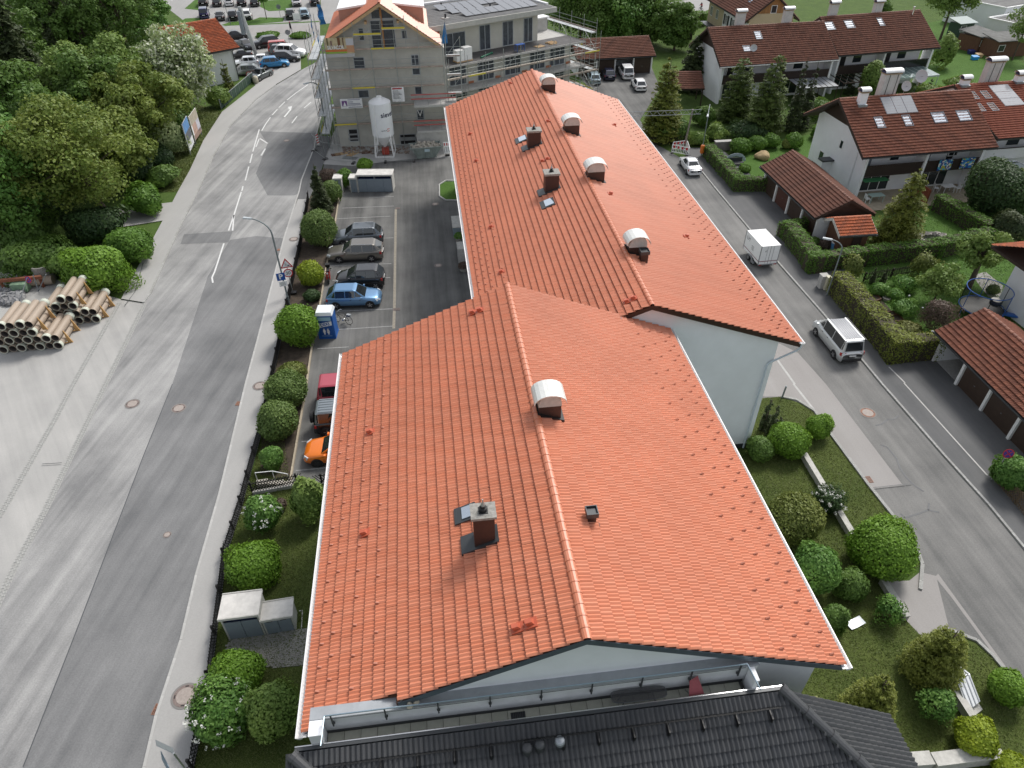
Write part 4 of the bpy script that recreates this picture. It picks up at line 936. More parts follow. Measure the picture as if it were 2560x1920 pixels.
conifer('slender dark spruce beside the far balcony',(1975,330),136,26,'conif',6000,.13,power=.7,ragged=.4)
conifer('slender pointed spruce nearest the far canopy',(2003,325),146,22,'conif',5000,.13,power=.7,ragged=.4)
conifer('large olive cedar in front of the balcony house',(2230,618),412,76,'thuja',17000,.13,power=.6,droop=.12,ragged=.45,name='cedar')
bush('big dark evergreen shrub at the right of the balcony house',2500,478,78,72,'dark',10000,.11,lump=.15)
bush('yellow-green shrub beside the dark evergreen at the right edge',2540,470,36,40,'olive',4200,.1,lump=.2)
bush('dark spreading pine shrub at the right edge of the lawn',2528,570,46,42,'conif',5500,.1,lump=.25)
tree('spreading apple tree with a dark trunk beside the garden path',(2420,722),596,68,'spring',9000,.12,K=42,cr=.24,trunk=.24,low=.35,lean=(.6,.8),squash=.8)
tree('young yellow-green garden tree left of the apple tree',(2333,755),660,56,'spring',6500,.1,K=36,cr=.24,trunk=.08,low=.2)
bush('brownish purple leafless shrub above the open garage',2345,790,40,50,'purple',3600,.06,lump=.2,loose=.14)
bush('small clipped ball by the garden path',2483,724,15,14,'thujad',1400,.06)
bush('small clipped ball beside the trampoline',2431,746,12,12,'thujad',1000,.06)
bush('pale spindly shrub by the street lamp hedge gap',2133,672,24,34,'olive',1500,.08,loose=.2,lump=.3)
bush('brown-green spindly shrub behind the lattice garden fence',2312,665,34,36,'olive',1800,.08,loose=.22,lump=.3)
for k,x in enumerate((2178,2206)):
 conifer('%s of two small dark cone yews in the vegetable garden'%('left' if k==0 else 'right'),(x,708),668,9,'conif',1500,.06,power=.8,droop=0,ragged=.1,name='cone_yew',group='cone yews')
for k,(x,y,a,b,lb) in enumerate(((2200,722,26,16,'left'),(2262,708,30,20,'middle'),(2238,735,24,14,'front'))):
 bush('low leafy garden shrub in the vegetable bed, %s one'%lb,x,y,a,b,'fresh',1500,.08,loose=.1,lump=.2)
bush('leafy vegetable clump beside the raised beds',2260,770,34,22,'fresh',1700,.07,loose=.12,lump=.25)
bush('long grassy clump at the end of the vegetable garden',2270,822,34,16,'grass',1500,.08,loose=.1)
bush('dark shrub beside the blue barrel',2036,605,14,14,'mid',1000,.07)
bush('grey flowering shrub beside the blue barrel',2063,612,18,15,'purple',900,.06,loose=.1)
bush('feathery green shrub behind the white chimney',2180,198,31,46,'spring',4200,.13,lump=.2,loose=.1)
conifer('dark clipped cone yew left of the white chimney',(2122,236),198,15,'conif',2200,.1,power=.6,droop=0,ragged=.1,name='cone_yew')
conifer('slim dark cone yew right of the white chimney',(2290,236),182,11,'conif',1800,.1,power=.6,droop=0,ragged=.1,name='cone_yew')
conifer('slim dark cone yew next to the large satellite dish',(2316,240),195,11,'conif',1800,.1,power=.6,droop=0,ragged=.1,name='cone_yew')
for i,(x,y,a,b,lf,lb) in enumerate(((2090,300,40,22,'mid','left of the gable'),(2160,275,50,24,'dark','behind the left chimney'),(2230,260,44,22,'mid','behind the middle of the ridge'),(2330,235,40,22,'spring','behind the right chimney'),(2060,330,30,18,'hedge','beside the white gable'),(2400,210,40,16,'spring','on the meadow edge'),(1790,330,26,22,'spring','under the rounded thuja'),(1870,325,50,18,'dark','at the foot of the tall thujas'),(1760,290,28,24,'mid','between the gantry and the thujas'),(1690,320,40,30,'mid','right of the golden thuja'),(1745,345,24,18,'spring','next to the gantry pole'))):
 bush('garden shrub %s'%lb,x,y,a,b,lf,2600,.12,loose=.07,lump=.25,group='shrubs of the far gardens')
bush('loose shrub behind the far canopy garden',2050,268,40,22,'mid',2200,.13,loose=.12,lump=.3)
tree('pale yellow-green tree behind the far brown roof',(2350,98),-60,62,'spring',9000,.2,K=50,cr=.22,trunk=.22,low=.3,height=11.5)
tree('sparse young tree at the top right edge',(2530,150),10,52,'spring',2600,.16,K=44,cr=.16,trunk=.14,low=.3)
bush('pale green shrub at the right end of the far brown house',2365,130,28,40,'spring',2600,.16,loose=.1,lump=.25)
bush('small green tree above the grey kiosk roof',2210,22,18,20,'mid',1200,.16,loose=.1,lump=.2)
for i,(bx,by,ty,rp,lf,lb,hh) in enumerate(((1450,112,-30,78,'mid','leafy green tree directly behind the scaffold corner',12),(1545,112,-20,62,'fresh','leafy green tree behind the middle of the back garages',11),(1625,112,40,52,'mid','shorter green tree behind the right end of the back garages',8.5),(1580,60,-60,75,'mid','tall green tree farthest back near the far street',13),(1685,125,55,40,'mid','dull green tree beside the dark little shed',7))):
 tree(lb,(bx,by),ty,rp*1.25,lf,15000,.21,K=80,cr=.2,trunk=.22,low=.02,height=hh*1.05,group='trees behind the back garages')
tree('thin young street tree beside the far pavement',(1660,40),0,20,'fresh',900,.2,K=14,cr=.3,trunk=.07,low=.4,height=6.5)
hedge('low dark hedge behind the far street wall',[q(2,0,1450,250),q(2,0,1640,230)],2.5,2.2,'hedge',40,.14)
tree('broad olive maple nearest the pavement and the yard',(297,578),236,165,'maple',26000,.15,K=120,cr=.17,trunk=.32,low=.2,lean=(-2.5,.6))
tree('bright green maple at the left picture edge',(110,610),262,150,'fresh',22000,.16,K=110,cr=.17,trunk=.3,low=.12,lean=(-1.5,0))
tree('olive green maple behind the advertising boards',(400,392),165,135,'maple',20000,.18,K=100,cr=.17,trunk=.3,low=.22)
tree('white blossoming bird cherry beside the little house',(470,290),58,88,'cherry',15000,.19,K=80,cr=.2,trunk=.25,low=.1,flowers=.4)
tree('upright mid green tree in the heart of the wood',(235,330),98,80,'spring',12000,.2,K=70,cr=.2,trunk=.25,low=.15)
tree('tall thin-crowned tree rising above the blossom',(360,240),-40,120,'mid',12000,.19,K=110,cr=.11,trunk=.28,low=.3,height=19)
tree('second thin-crowned tree left of the tall one',(270,255),-40,85,'mid',8000,.2,K=80,cr=.12,trunk=.25,low=.3,height=17)
tree('dense green tree at the top left corner of the car park road',(395,150),-30,60,'fresh',9000,.22,K=55,cr=.2,trunk=.25,low=.12,height=12)
conifer('dark spruce at the far left picture edge',(30,400),-60,115,'conif',18000,.3,power=.8,droop=.35,ragged=.35,height=21)
conifer('second dark spruce right of the edge one',(120,330),-60,95,'conif',16000,.3,power=.8,droop=.35,ragged=.35,height=20)
conifer('dark spruce standing behind the upright green tree',(215,265),-60,80,'conif',12000,.32,power=.8,droop=.35,ragged=.4,height=17)
bush('dense green thicket beside the pipe stacks',240,672,78,62,'bright',12000,.11,lump=.2,loose=.06)
bush('green thicket between the maple trunk and the pavement',320,610,62,46,'hedge',8000,.11,lump=.2,loose=.06)
bush('dark undergrowth below the bright maple',90,640,80,44,'mid',7000,.13,lump=.25,loose=.08)
bush('low green undergrowth beside the large standing concrete pipe',175,655,48,40,'mid',5000,.12,lump=.25,loose=.08)
bush('silvery drooping shrub behind the advertising boards',420,345,48,46,'cherry',5000,.13,lump=.25,loose=.1)
bush('dark shrub between the wood and the advertising boards',395,395,44,30,'dark',4000,.13,lump=.2,loose=.06)
bush('leafy hedge plant beside the green mesh fence',545,240,28,26,'spring',2600,.13,lump=.2,loose=.1)
conifer('columnar yellowish cypress by the little house wall, right one',(575,232),145,17,'olive',2600,.13,power=.4,droop=-.4,ragged=.45,name='cypress')
conifer('columnar yellowish cypress by the little house wall, left one',(516,205),145,15,'olive',1700,.13,power=.4,droop=-.4,ragged=.5,name='cypress')
for i,(bx,by,rp,lf,hh,lb) in enumerate(((40,520,95,'fresh',11,'bushy green tree low at the left picture edge'),(190,470,95,'mid',11,'shaded green tree behind the two front maples'),(330,470,85,'maple',9,'smaller olive tree between the front maple and the pavement'),(300,380,90,'mid',12,'dark leafed tree between the maples'),(110,440,95,'mid',13,'tall dark leafed tree behind the left maple'),(350,320,80,'spring',11,'fresh green tree left of the blossoming cherry'),(180,200,90,'mid',16,'leafy tree among the spruces'),(60,250,95,'mid',17,'leafy tree behind the edge spruce'),(300,170,80,'mid',14,'leafy tree behind the thin-crowned ones'),(420,200,50,'fresh',8,'small green tree behind the blossoming cherry'),(130,130,80,'mid',15,'rearmost leafy tree of the wood'))):
 tree(lb,(bx,by),0,rp,lf,12000,.2,K=70,cr=.2,trunk=.22,low=.04,height=hh,group='trees of the wood')
for i,(x,y,a,b,lf,lb) in enumerate(((60,580,70,46,'mid','left edge'),(240,560,70,44,'dark','middle front'),(360,500,46,36,'hedge','pavement side'),(330,420,60,40,'dark','behind the front maple'),(400,440,40,24,'mid','beside the grass verge'),(440,300,44,34,'mid','below the cherry'),(250,430,70,44,'dark','centre'),(120,500,70,44,'dark','left centre'))):
 bush('shady undergrowth thicket of the wood, %s'%lb,x,y,a,b,lf,4500,.14,lump=.25,loose=.07,group='undergrowth of the wood')
for i,(x0,x1,y) in enumerate(((1330,1640,483),(1810,2090,485))):
 bush('low flowering border %s the road sign on the far junction'%('left of' if i==0 else 'right of'),*zf((x0+x1)/2,y),(x1-x0)/2/5.53,5,'hedge',1500,.16,lump=.2)
tree('young round tree on the grass of the far car park',zf(1475,265),2,16,'fresh',1500,.24,K=16,cr=.3,trunk=.08,low=.4,height=6)
def tufts(px,n,size,leaf):
 P4=[gp(p) for p in px];xs=[p.x for p in P4];ys=[p.y for p in P4];out=[]
 X,Y=RNG.uniform(min(xs),max(xs),n),RNG.uniform(min(ys),max(ys),n)
 keep=[i for i in range(n) if inside(X[i],Y[i],P4)];k=len(keep)
 P=np.stack((X[keep],Y[keep],RNG.uniform(.01,.05,k)),-1);Nn=np.tile((0,-.6,.8),(k,1))+RNG.normal(0,.5,(k,3))
 patch=.5+.5*np.sin(P[:,0]*1.3+np.sin(P[:,1]*.9)*2)*np.sin(P[:,1]*1.1+1)
 tag(link('grass',leaf_mesh('grass',P,Nn,size,.5*RNG.random(k)+.5*patch,leaf,asp=.28,jit=.3)),kind='stuff')
GL=leaf_mat('grass_blades',(.07,.105,.02),(.15,.17,.05),transl=.15);GB=leaf_mat('bright_grass_blades',(.06,.13,.02),(.13,.22,.05),transl=.15)
tufts([(640,1150),(686,937),(726,1210),(850,1300),(850,1920),(486,1920),(567,1394)],60000,.05,GL)
tufts([(1850,1000),(1951,992),(2035,1030),(2171,1216),(2293,1382),(2200,1480),(2260,1545),(2350,1640),(2374,1578),(2480,1642),(2560,1742),(2600,2000),(1900,2000),(1850,1300)],90000,.05,GL)
tufts([(2120,600),(2240,560),(2330,480),(2560,480),(2560,700),(2500,820),(2340,900),(2250,860),(2170,720)],40000,.08,GB)
tufts([q(0,0,1540,1659),q(0,0,1640,1480),q(0,0,1760,1220),q(0,0,1920,970),q(0,0,1700,900),q(0,0,1300,1300),q(0,0,1350,1659)],15000,.12,GL)
# ================================================================ vehicles
TAILL=mat('tail_light',(.35,.012,.012),.2,spec=.8);HEADL=mat('head_light',(.6,.63,.66),.08,spec=1.0)
PLATE=mat('number_plate',(.75,.75,.74),.5);RIM=mat('alloy_rim',(.45,.45,.46),.3,metal=.8);TRIMP=mat('dark_trim',(.02,.02,.021),.55)
CGLASS=mat('car_glass',(.018,.022,.025),.04,spec=1.0)
def paint(name,c,metal=.25):return mat('paint_'+name,c,.28,metal=metal,coat=.6,spec=.6)
CT={'hatch':(4.15,1.77,1.48,2.6,.31,.92,.88,(.02,.16,.56,.73),.98),'small':(3.7,1.69,1.5,2.39,.3,.94,.92,(.015,.12,.56,.75),1.0),
      'suv':(4.55,1.84,1.68,2.68,.35,1.06,1.04,(.02,.14,.58,.74),1.1),'wagon':(4.7,1.82,1.5,2.71,.32,.93,.88,(.02,.13,.56,.71),1.0),
      'sedan':(4.45,1.7,1.4,2.6,.3,.9,.88,(.2,.33,.58,.71),.96),'van':(4.9,1.92,1.98,3.0,.34,1.12,1.05,(.015,.06,.68,.84),1.15),
      'mpv':(4.4,1.8,1.83,2.7,.32,1.02,1.0,(.015,.08,.62,.8),1.08),'jeep':(4.3,1.85,1.85,2.6,.39,1.1,1.1,(.03,.06,.58,.66),1.12),
      'pickup':(5.3,1.86,1.8,3.1,.38,1.08,1.08,(.38,.41,.58,.72),1.1)}
def car(name,label,kind,m,cat='car',loc=(0,0,0),ang=0.0,scale=1.0,roofm=None,group=None,rails=False,plates=True,glass=CGLASS,rimm=RIM):
 L_,W,Hh,wb,wr,bz,hz_,fx,tz=CT[kind]
 t=thing(name,label,cat,group=group)
 X=lambda f:-L_/2+f*L_
 hw=W/2;zb=.2
 st=[(0.0,.80,zb+.12,tz*.78,.82),(.012,.92,zb+.04,tz*.93,.88),(.05,.98,zb,tz,.9),(fx[0]+.05 if fx[0]>.1 else .12,1.0,zb,bz+.03,.9),(.4,1.0,zb-.02,bz+.015,.9),
          (fx[3]-.02,1.0,zb-.02,bz,.9),(fx[3]+.03,.995,zb,hz_,.87),(.9,.96,zb,hz_*.93,.82),(.965,.88,zb+.02,hz_*.83,.74),(.993,.74,zb+.06,hz_*.68,.62),(1.0,.6,zb+.14,hz_*.56,.5)]
 if kind in ('van','mpv','jeep'):st[7]=(.93,.96,zb,hz_*.9,.85);st[8]=(.975,.92,zb+.02,hz_*.8,.8)
 if kind=='sedan':st[2]=(.05,.98,zb,tz,.9);st[3]=(fx[0]-.01,.99,zb,tz+.0,.9)
 if kind=='pickup':st[3]=(.3,1.0,zb,tz,.95)
 mb=MB();rows=[]
 for f,wf,z0,z1,ti in st:
  w_=hw*wf;half=[(w_*.86,z0),(w_*.97,z0+.1),(w_*1.0,z0+(z1-z0)*.45),(w_*.985,z1-(z1-z0)*.16),(w_*ti*1.04,z1-.02),(w_*ti*.9,z1+.01),(w_*.4,z1+.035)]
  rows.append([(X(f),y,z) for y,z in half]+[(X(f),-y,z) for y,z in half[::-1]])
 k=len(rows[0]);vs=[p for r_ in rows for p in r_]
 fs=[(i*k+j,i*k+(j+1)%k,(i+1)*k+(j+1)%k,(i+1)*k+j) for i in range(len(rows)-1) for j in range(k)]
 fs+=[tuple(range(k)),tuple(range((len(rows)-1)*k,len(rows)*k))[::-1]]
 fs=[f_[::-1] for f_ in fs]
 mb.add(vs,fs);body=mb.obj('body',m,t,smooth=True)
 rz=Hh;ins=.76 if kind not in ('van','jeep','mpv') else .86
 xs=[X(fx[0]),X(fx[1]),X((fx[1]+fx[2])/2),X(fx[2]),X(fx[3])];bw=hw*.9
 zb0=tz-.02;zb1=bz
 lo=[(xs[0],bw*.92,zb0),(xs[1]+.1,bw,bz),(xs[2],bw,bz),(xs[3]-.05,bw,bz),(xs[4],bw*.9,zb1)]
 up_=[(xs[1]-.02,bw*ins*.95,rz-.09),(xs[1]+.12,bw*ins,rz-.06),(xs[2],bw*ins,rz-.05),(xs[3]-.06,bw*ins,rz-.06),(xs[3]+.03,bw*ins*.95,rz-.1)]
 tp=[(xs[1]+.1,bw*ins*.82,rz-.025),(xs[1]+.25,bw*ins*.84,rz-.005),(xs[2],bw*ins*.84,rz),(xs[3]-.2,bw*ins*.84,rz-.01),(xs[3]-.08,bw*ins*.8,rz-.04)]
 mb=MB();V=[]
 for s in (1,-1):
  for ring in (lo,up_,tp):V+=[(x,y*s,z) for x,y,z in ring]
 F_=[]
 for s in (0,15):
  for r_ in (0,5):
   for j in range(4):F_.append((s+r_+j,s+r_+j+1,s+r_+5+j+1,s+r_+5+j) if s else (s+r_+j+1,s+r_+j,s+r_+5+j,s+r_+5+j+1))
 for j in range(4):F_.append((10+j+1,10+j,25+j,25+j+1))
 F_+=[(4,19,24,9),(9,24,29,14),(15,0,5,20),(20,5,10,25)]
 mb.add(V,F_);mb.obj('cabin',roofm or m,t)
 def pane(nm,a,b,c,d,inset=.06,out=.012):
  P4=[Vector(p) for p in (a,b,c,d)];ctr=sum(P4,Vector())/4;n=(P4[1]-P4[0]).cross(P4[3]-P4[0]).normalized()
  if n.dot(ctr-Vector((0,0,bz*.6)))<0:n=-n
  P4=[p.lerp(ctr,inset)+n*out for p in P4]
  MB().add(P4+[p-n*.02 for p in P4],[(0,1,2,3),(0,4,5,1),(1,5,6,2),(2,6,7,3),(3,7,4,0)]).obj(nm,glass,t)
 mir=lambda p:(p[0],-p[1],p[2])
 pane('windscreen',lo[4],mir(lo[4]),mir(up_[4]),up_[4],.07)
 pane('rear_window',lo[0],mir(lo[0]),mir(up_[0]),up_[0],.14)
 for s in (1,-1):
  g=(lambda p:p) if s>0 else mir
  A_,B_=Vector(lo[1]),Vector(lo[3]);C_,D_=Vector(up_[3]),Vector(up_[1])
  m1,m2=A_.lerp(B_,.5),D_.lerp(C_,.5)
  pane('side_window',g(m1),g(lo[3]),g(up_[3]),g(m2),.07);pane('side_window',g(lo[1]),g(m1),g(m2),g(up_[1]),.07)
  if kind in ('wagon','suv','van','mpv','hatch','small','jeep'):
   e0=Vector(lo[0]).lerp(Vector(lo[1]),.55);e1=Vector(up_[0]).lerp(Vector(up_[1]),.4)
   pane('quarter_window',g(e0),g(lo[1]),g(up_[1]),g(e1),.2)
  pane('front_quarter',g(lo[3]),g(Vector(lo[3]).lerp(Vector(lo[4]),.8)),g(Vector(up_[3]).lerp(Vector(up_[4]),.6)),g(up_[3]),.22)
  for xx in (-wb/2,wb/2):
   xo=xx+(.02*L_ if kind in ('pickup',) else 0.0)-.01*L_
   ar=MB();M=Matrix.Translation((xo,s*(hw-.02),wr)) @ Matrix.Rotation(-s*math.pi/2,4,'X')
   ar.lathe([(wr*1.16,-.08),(wr*1.16,.026)],20,M=M);ar.obj('wheel_arch',TRIMP,t)
   whl=MB();whl.lathe([(wr*.7,-.2),(wr,-.16),(wr,.02),(wr*.93,.045),(wr*.7,.05)],20,M=M);wo=whl.obj('wheel',RUBBER,t)
   rm=MB();rm.lathe([(wr*.66,.045),(wr*.66,.052)],18,M=M);rm.obj('rim_disc',TRIMP,wo)
   sp=MB()
   for a_ in range(5):sp.box(-wr*.09,wr*.09,0,wr*.62,.052,.062,M @ Matrix.Rotation(a_*2*math.pi/5,4,'Z'))
   sp.lathe([(wr*.68,.045),(wr*.68,.06),(wr*.6,.06)],18,M=M) if False else None
   sp.lathe([(wr*.16,.05),(wr*.16,.066)],10,M=M);sp.obj('rim',rimm,wo)
  yw=hw*.78
  MB().hexa([(X(.93),s*hw*.93,hz_*.68),(X(.975),s*hw*.66,hz_*.66),(X(.97),s*hw*.62,hz_*.82),(X(.91),s*hw*.9,hz_*.86),(X(.94),s*hw*.985,hz_*.68),(X(.995),s*hw*.7,hz_*.66),(X(.982),s*hw*.64,hz_*.83),(X(.92),s*hw*.96,hz_*.87)]).obj('headlight',HEADL,t)
  MB().hexa([(X(.006),s*hw*.62,tz*.7),(X(.05),s*hw*.985,tz*.7),(X(.05),s*hw*.99,tz*.9),(X(.015),s*hw*.64,tz*.92),(X(.0),s*hw*.6,tz*.7),(X(.012),s*hw*.97,tz*.7),(X(.02),s*hw*.96,tz*.9),(X(.006),s*hw*.6,tz*.92)]).obj('tail_light',TAILL,t)
  MB().box(X(fx[3])-.32,X(fx[3])-.2,s*hw*.97 if s>0 else s*hw*.97-.17,s*hw*.97+.17 if s>0 else s*hw*.97,bz-.02,bz+.12).obj('door_mirror',m,t)
  MB().box(X(.2),X(.8),s*hw*.985-.012,s*hw*.985+.012,zb+.02,zb+.1).obj('sill',TRIMP,t)
  for xh in (.47,.64):MB().box(X(xh)-.09,X(xh)+.03,s*hw*1.0-.012,s*hw*1.0+.018,bz-.16,bz-.13).obj('door_handle',CHROME if rails else TRIMP,t)
  if rails:MB().cyl((xs[1]+.15,s*bw*ins*.93,rz-.01),(xs[3]-.12,s*bw*ins*.93,rz-.01),.018,seg=6).obj('roof_rail',CHROME,t)
 MB().box(X(-.008),X(.05),-hw*.8,hw*.8,zb+.05,zb+.3).obj('rear_bumper',TRIMP if kind in ('suv','jeep','van','pickup') else m,t)
 MB().box(X(.96),X(1.004),-hw*.5,hw*.5,zb+.1,zb+.24).obj('grille',TRIMP,t)
 if plates:
  MB().box(X(-.004)-.012,X(0)+.02,-.26,.26,tz*.62,tz*.62+.11).obj('number_plate',PLATE,t)
 if kind=='pickup':
  MB().box(X(.03),X(.37),-hw*.8,hw*.8,bz+.0,bz+.055).obj('load_bed',TRIMP,t)
  for s in (1,-1):MB().box(X(.02),X(.38),s*hw*.86-.04,s*hw*.86+.04,bz+.02,bz+.1).obj('bed_rail',m,t)
 t.location=loc;t.rotation_euler=(0,0,ang);t.scale=(scale,)*3
 return t
def by_wheels(rear,front,kind,fit=True,off=None):
 """rear and front wheel contact points of the side facing the camera"""
 a,b=gp(rear),gp(front);d=b-a;n=Vector((-d.y,d.x,0)).normalized();mid=(a+b)/2
 if n.dot(CAM-mid)<0:n=-n
 s=min(1.12,max(.84,d.length/CT[kind][3])) if fit else 1.0
 c=mid-n*(CT[kind][1]/2-.06)*s;c.z=.0
 return dict(loc=c,ang=math.atan2(d.y,d.x),scale=s)
def by_ends(rear,front,s=1.0):
 a,b=gp(rear),gp(front);d=b-a;c=(a+b)/2;return dict(loc=(c.x,c.y,0),ang=math.atan2(d.y,d.x),scale=s)
GP=paint
def w11(x,y):return q(1,1,x,y)
car('parked_suv','dark grey SUV parked next to the big ball shrub','suv',GP('slate',(.13,.15,.17),.5),**by_wheels(w11(1035,462),w11(730,478),'suv',False),rails=True)
car('parked_estate_car','bronze grey estate car with silver roof rails in the car park','wagon',GP('bronze',(.19,.175,.155),.5),**by_wheels(w11(998,603),w11(718,615),'wagon'),rails=True)
car('parked_hatchback','small black hatchback beside the red scooter','small',GP('black',(.012,.012,.014),.2),**by_wheels(w11(1035,836),w11(762,846),'small',True),roofm=GP('charcoal',(.05,.052,.056),.4))
car('parked_hatchback','light blue hatchback beside the portable toilet','hatch',GP('sky_blue',(.13,.27,.46),.5),**by_wheels(w11(700,1012),w11(995,1002),'hatch'),roofm=GP('sky_blue',(.13,.27,.46),.5))
pr5=gp(q(1,1,512,1552),1.95)
car('parked_van','red van with a round roof vent half under the gutter','van',GP('red',(.3,.012,.03),.2),'van',(pr5.x+2.35,pr5.y-.85,0),0.0,.95,roofm=GP('red_roof',(.42,.06,.09),.1))
pj=gp(q(1,2,500,135),1.8)
jp=car('parked_off_roader','black off-roader with a rear spare wheel half under the gutter','jeep',GP('black',(.012,.012,.014)),'car',(0,0,0),0.0,1.0,roofm=GP('grey_roof',(.24,.27,.29),.5),rails=True)
sp=MB();sp.lathe([(.2,-.12),(.37,-.1),(.37,.1),(.2,.12)],18,M=Matrix.Translation((-2.28,0,1.0)) @ Matrix.Rotation(math.pi/2,4,'Y'));sp.obj('spare_wheel',RUBBER,jp)
for k in range(6):MB().box(-1.75,.35,-.62+k*.24,-.56+k*.24,1.852,1.872).obj('roof_rib',GP('grey_roof',(.24,.27,.29)),jp)
jp.location=(pj.x+2.1,pj.y-.75,0)
pO=by_wheels(q(1,2,1000,690),q(1,2,540,716),'hatch',False)
fw=gp(q(1,2,540,716));fw.y+=.82
car('parked_hatchback','bright orange hatchback half under the gutter','hatch',GP('orange',(.85,.2,.01),.15),'car',(fw.x+1.3,fw.y,0),R(178),1.02,rimm=mat('dark_rim',(.06,.06,.065),.3,metal=.7))
vb=lambda x,y:(1990+x/10.37,760+y/10.37)
vv=car('camper_van','silver camper van with a ribbed pop-up roof parked by the hedge','van',GP('silver',(.6,.62,.62),.5),'van',**by_wheels(vb(945,1388),vb(490,806),'van'))
for k in range(8):MB().box(-1.95,.75,-.6+k*.165,-.49+k*.165,1.985,2.002).obj('roof_rib',mat('roof_canvas',(.32,.33,.36),.5),vv).matrix_parent_inverse=Matrix()
for s in (-.7,.72):MB().box(-2.1,.85,s-.05,s+.05,1.93,2.0).obj('roof_edge',GP('silver',(.6,.62,.62),.5),vv).matrix_parent_inverse=Matrix()
MB().box(-2.1,.9,-.93,-.85,1.86,1.95).obj('awning_tube',TRIMP,vv).matrix_parent_inverse=Matrix()
car('parked_sedan','old silver white sedan parked by the barrier','sedan',GP('white_silver',(.72,.73,.75),.3),**by_wheels(H2(857,527),H2(775,408),'sedan'))
car('parked_hatchback','pale silver-blue hatchback under the scaffold corner','hatch',GP('pale_blue',(.36,.45,.5),.5),**by_ends(q(2,0,722,745),q(2,0,690,665),.95))
car('parked_hatchback','dark blue hatchback in front of the back garages','hatch',GP('navy',(.012,.016,.045),.4),**by_ends(q(2,0,848,708),q(2,0,805,635),.95))
car('parked_mpv','white high-roof family van in front of the back garages','mpv',GP('white',(.8,.8,.8),.0),'van',**by_ends(q(2,0,1008,702),q(2,0,955,622),.98))
car('parked_hatchback','white car mostly hidden behind the golden thuja','hatch',GP('white',(.8,.8,.8)),**by_ends(q(2,0,1110,790),q(2,0,1075,735),.95))
BLK,WHT=GP('black',(.012,.012,.014)),GP('white',(.8,.8,.8))
for nm,lb,kd,m_,x,y,rx_ in (
 ('parked_suv','tall black SUV at the left end of the far top row','suv',BLK,610,70,0),('parked_hatchback','black hatchback second from left in the far top row','hatch',BLK,795,75,0),
 ('parked_hatchback','small white car in the far top row','small',WHT,965,70,0),('parked_suv','black SUV right of the small white car','suv',BLK,1135,70,0),
 ('parked_estate_car','black estate car beside the young tree of the far car park','wagon',BLK,1315,70,0),('parked_suv','white SUV in the far top row right of the young tree','suv',WHT,1890,70,0),('parked_van','black van at the right end of the far top row','van',BLK,2140,60,0),
 ('parked_mpv','dark blue family car behind the little house ridge','mpv',GP('ink',(.02,.025,.1),.4),622,235,0),('parked_sedan','black sedan behind the little house roof','sedan',BLK,838,265,0),
 ('parked_suv','black SUV with a pale roof second row of the far car park','suv',BLK,1018,262,0),('parked_suv','white SUV behind the grey mast','suv',WHT,1212,250,0),
 ('parked_suv','black SUV at the white sign board of the far car park','suv',BLK,1808,245,0),('parked_suv','silver-blue SUV right of the white sign board','suv',GP('silver_blue',(.3,.42,.5),.5),1998,235,0)):
 c=gp(zf(x,y));car(nm,lb,kd,m_,'van' if kd=='van' else 'car',(c.x,c.y,0),R(100),1.0)
for nm,lb,kd,m_,kw in (
 ('parked_suv','black SUV in the row behind the red truck','suv',BLK,by_wheels(zf(1600,650),zf(1375,680),'suv')),
 ('parked_suv','white SUV in the parking row by the main road','suv',WHT,by_wheels(zf(1640,800),zf(1930,808),'suv')),
 ('parked_hatchback','black crossover nearest the white SUV by the main road','hatch',BLK,by_wheels(zf(1610,878),zf(1868,868),'hatch')),
 ('parked_hatchback','bright blue hatchback by the main road','hatch',GP('azure',(.015,.19,.42),.4),by_wheels(zf(1470,962),zf(1728,938),'hatch')),
 ('pickup_truck','dark grey pickup at the exit of the little house yard','pickup',GP('graphite',(.1,.115,.12),.5),by_wheels(zf(1530,1062),zf(1390,1125),'pickup')),
 ('parked_hatchback','small white car with four side windows in the house yard','small',WHT,by_wheels(zf(1440,880),zf(1290,890),'small')),
 ('parked_suv','white and silver crossover beside the little house','suv',GP('pearl',(.68,.7,.72),.3),by_wheels(zf(1300,925),zf(1090,940),'suv')),
 ('parked_estate_car','grey-green estate car at the little house corner','wagon',GP('grey_green',(.17,.19,.185),.5),by_ends(zf(1250,1030),zf(1080,1040),1.0)),
 ('parked_sedan','black coupe behind the little house','sedan',BLK,by_wheels(zf(1210,800),zf(1040,815),'sedan')),
 ('parked_sedan','black car with a white bonnet partly behind the roof edge','sedan',BLK,by_ends(zf(1000,540),zf(1120,530),1.0)),
 ('parked_sedan','dark convertible with a pale cover beside the grey mast','sedan',GP('dark_navy',(.02,.022,.03)),by_ends(zf(1130,640),zf(1250,690),1.0)),
 ('parked_truck','red van in the parking row behind the white SUV','van',GP('signal_red',(.5,.03,.015)),by_ends(zf(1580,715),zf(1780,700),.85)),
 ('parked_suv','grey SUV squeezed between the red van and the white SUV','suv',GP('graphite',(.1,.115,.12)),by_ends(zf(1600,755),zf(1800,745),.92))):
 car(nm,lb,kd,m_,'pickup' if kd=='pickup' else ('van' if kd=='van' else 'car'),**kw)
tr=thing('box_trailer','white twin-axle box trailer parked by the hedge','trailer')
Lx,Wy,Hz=3.1,1.75,2.25
MB().box(-Lx/2,Lx/2,-Wy/2,Wy/2,.5,Hz).obj('box_body',WPAINT,tr)
GREYT=mat('trailer_edge',(.3,.31,.32),.4,metal=.5);DRED=mat('dark_red_stripe',(.2,.02,.04),.5);INK=mat('grey_print',(.14,.14,.15),.6)
for sy in (-1,1):
 for sx in (-1,1):MB().box(sx*Lx/2-.03,sx*Lx/2+.03,sy*Wy/2-.03,sy*Wy/2+.03,.48,Hz+.02).obj('corner_post',GREYT,tr)
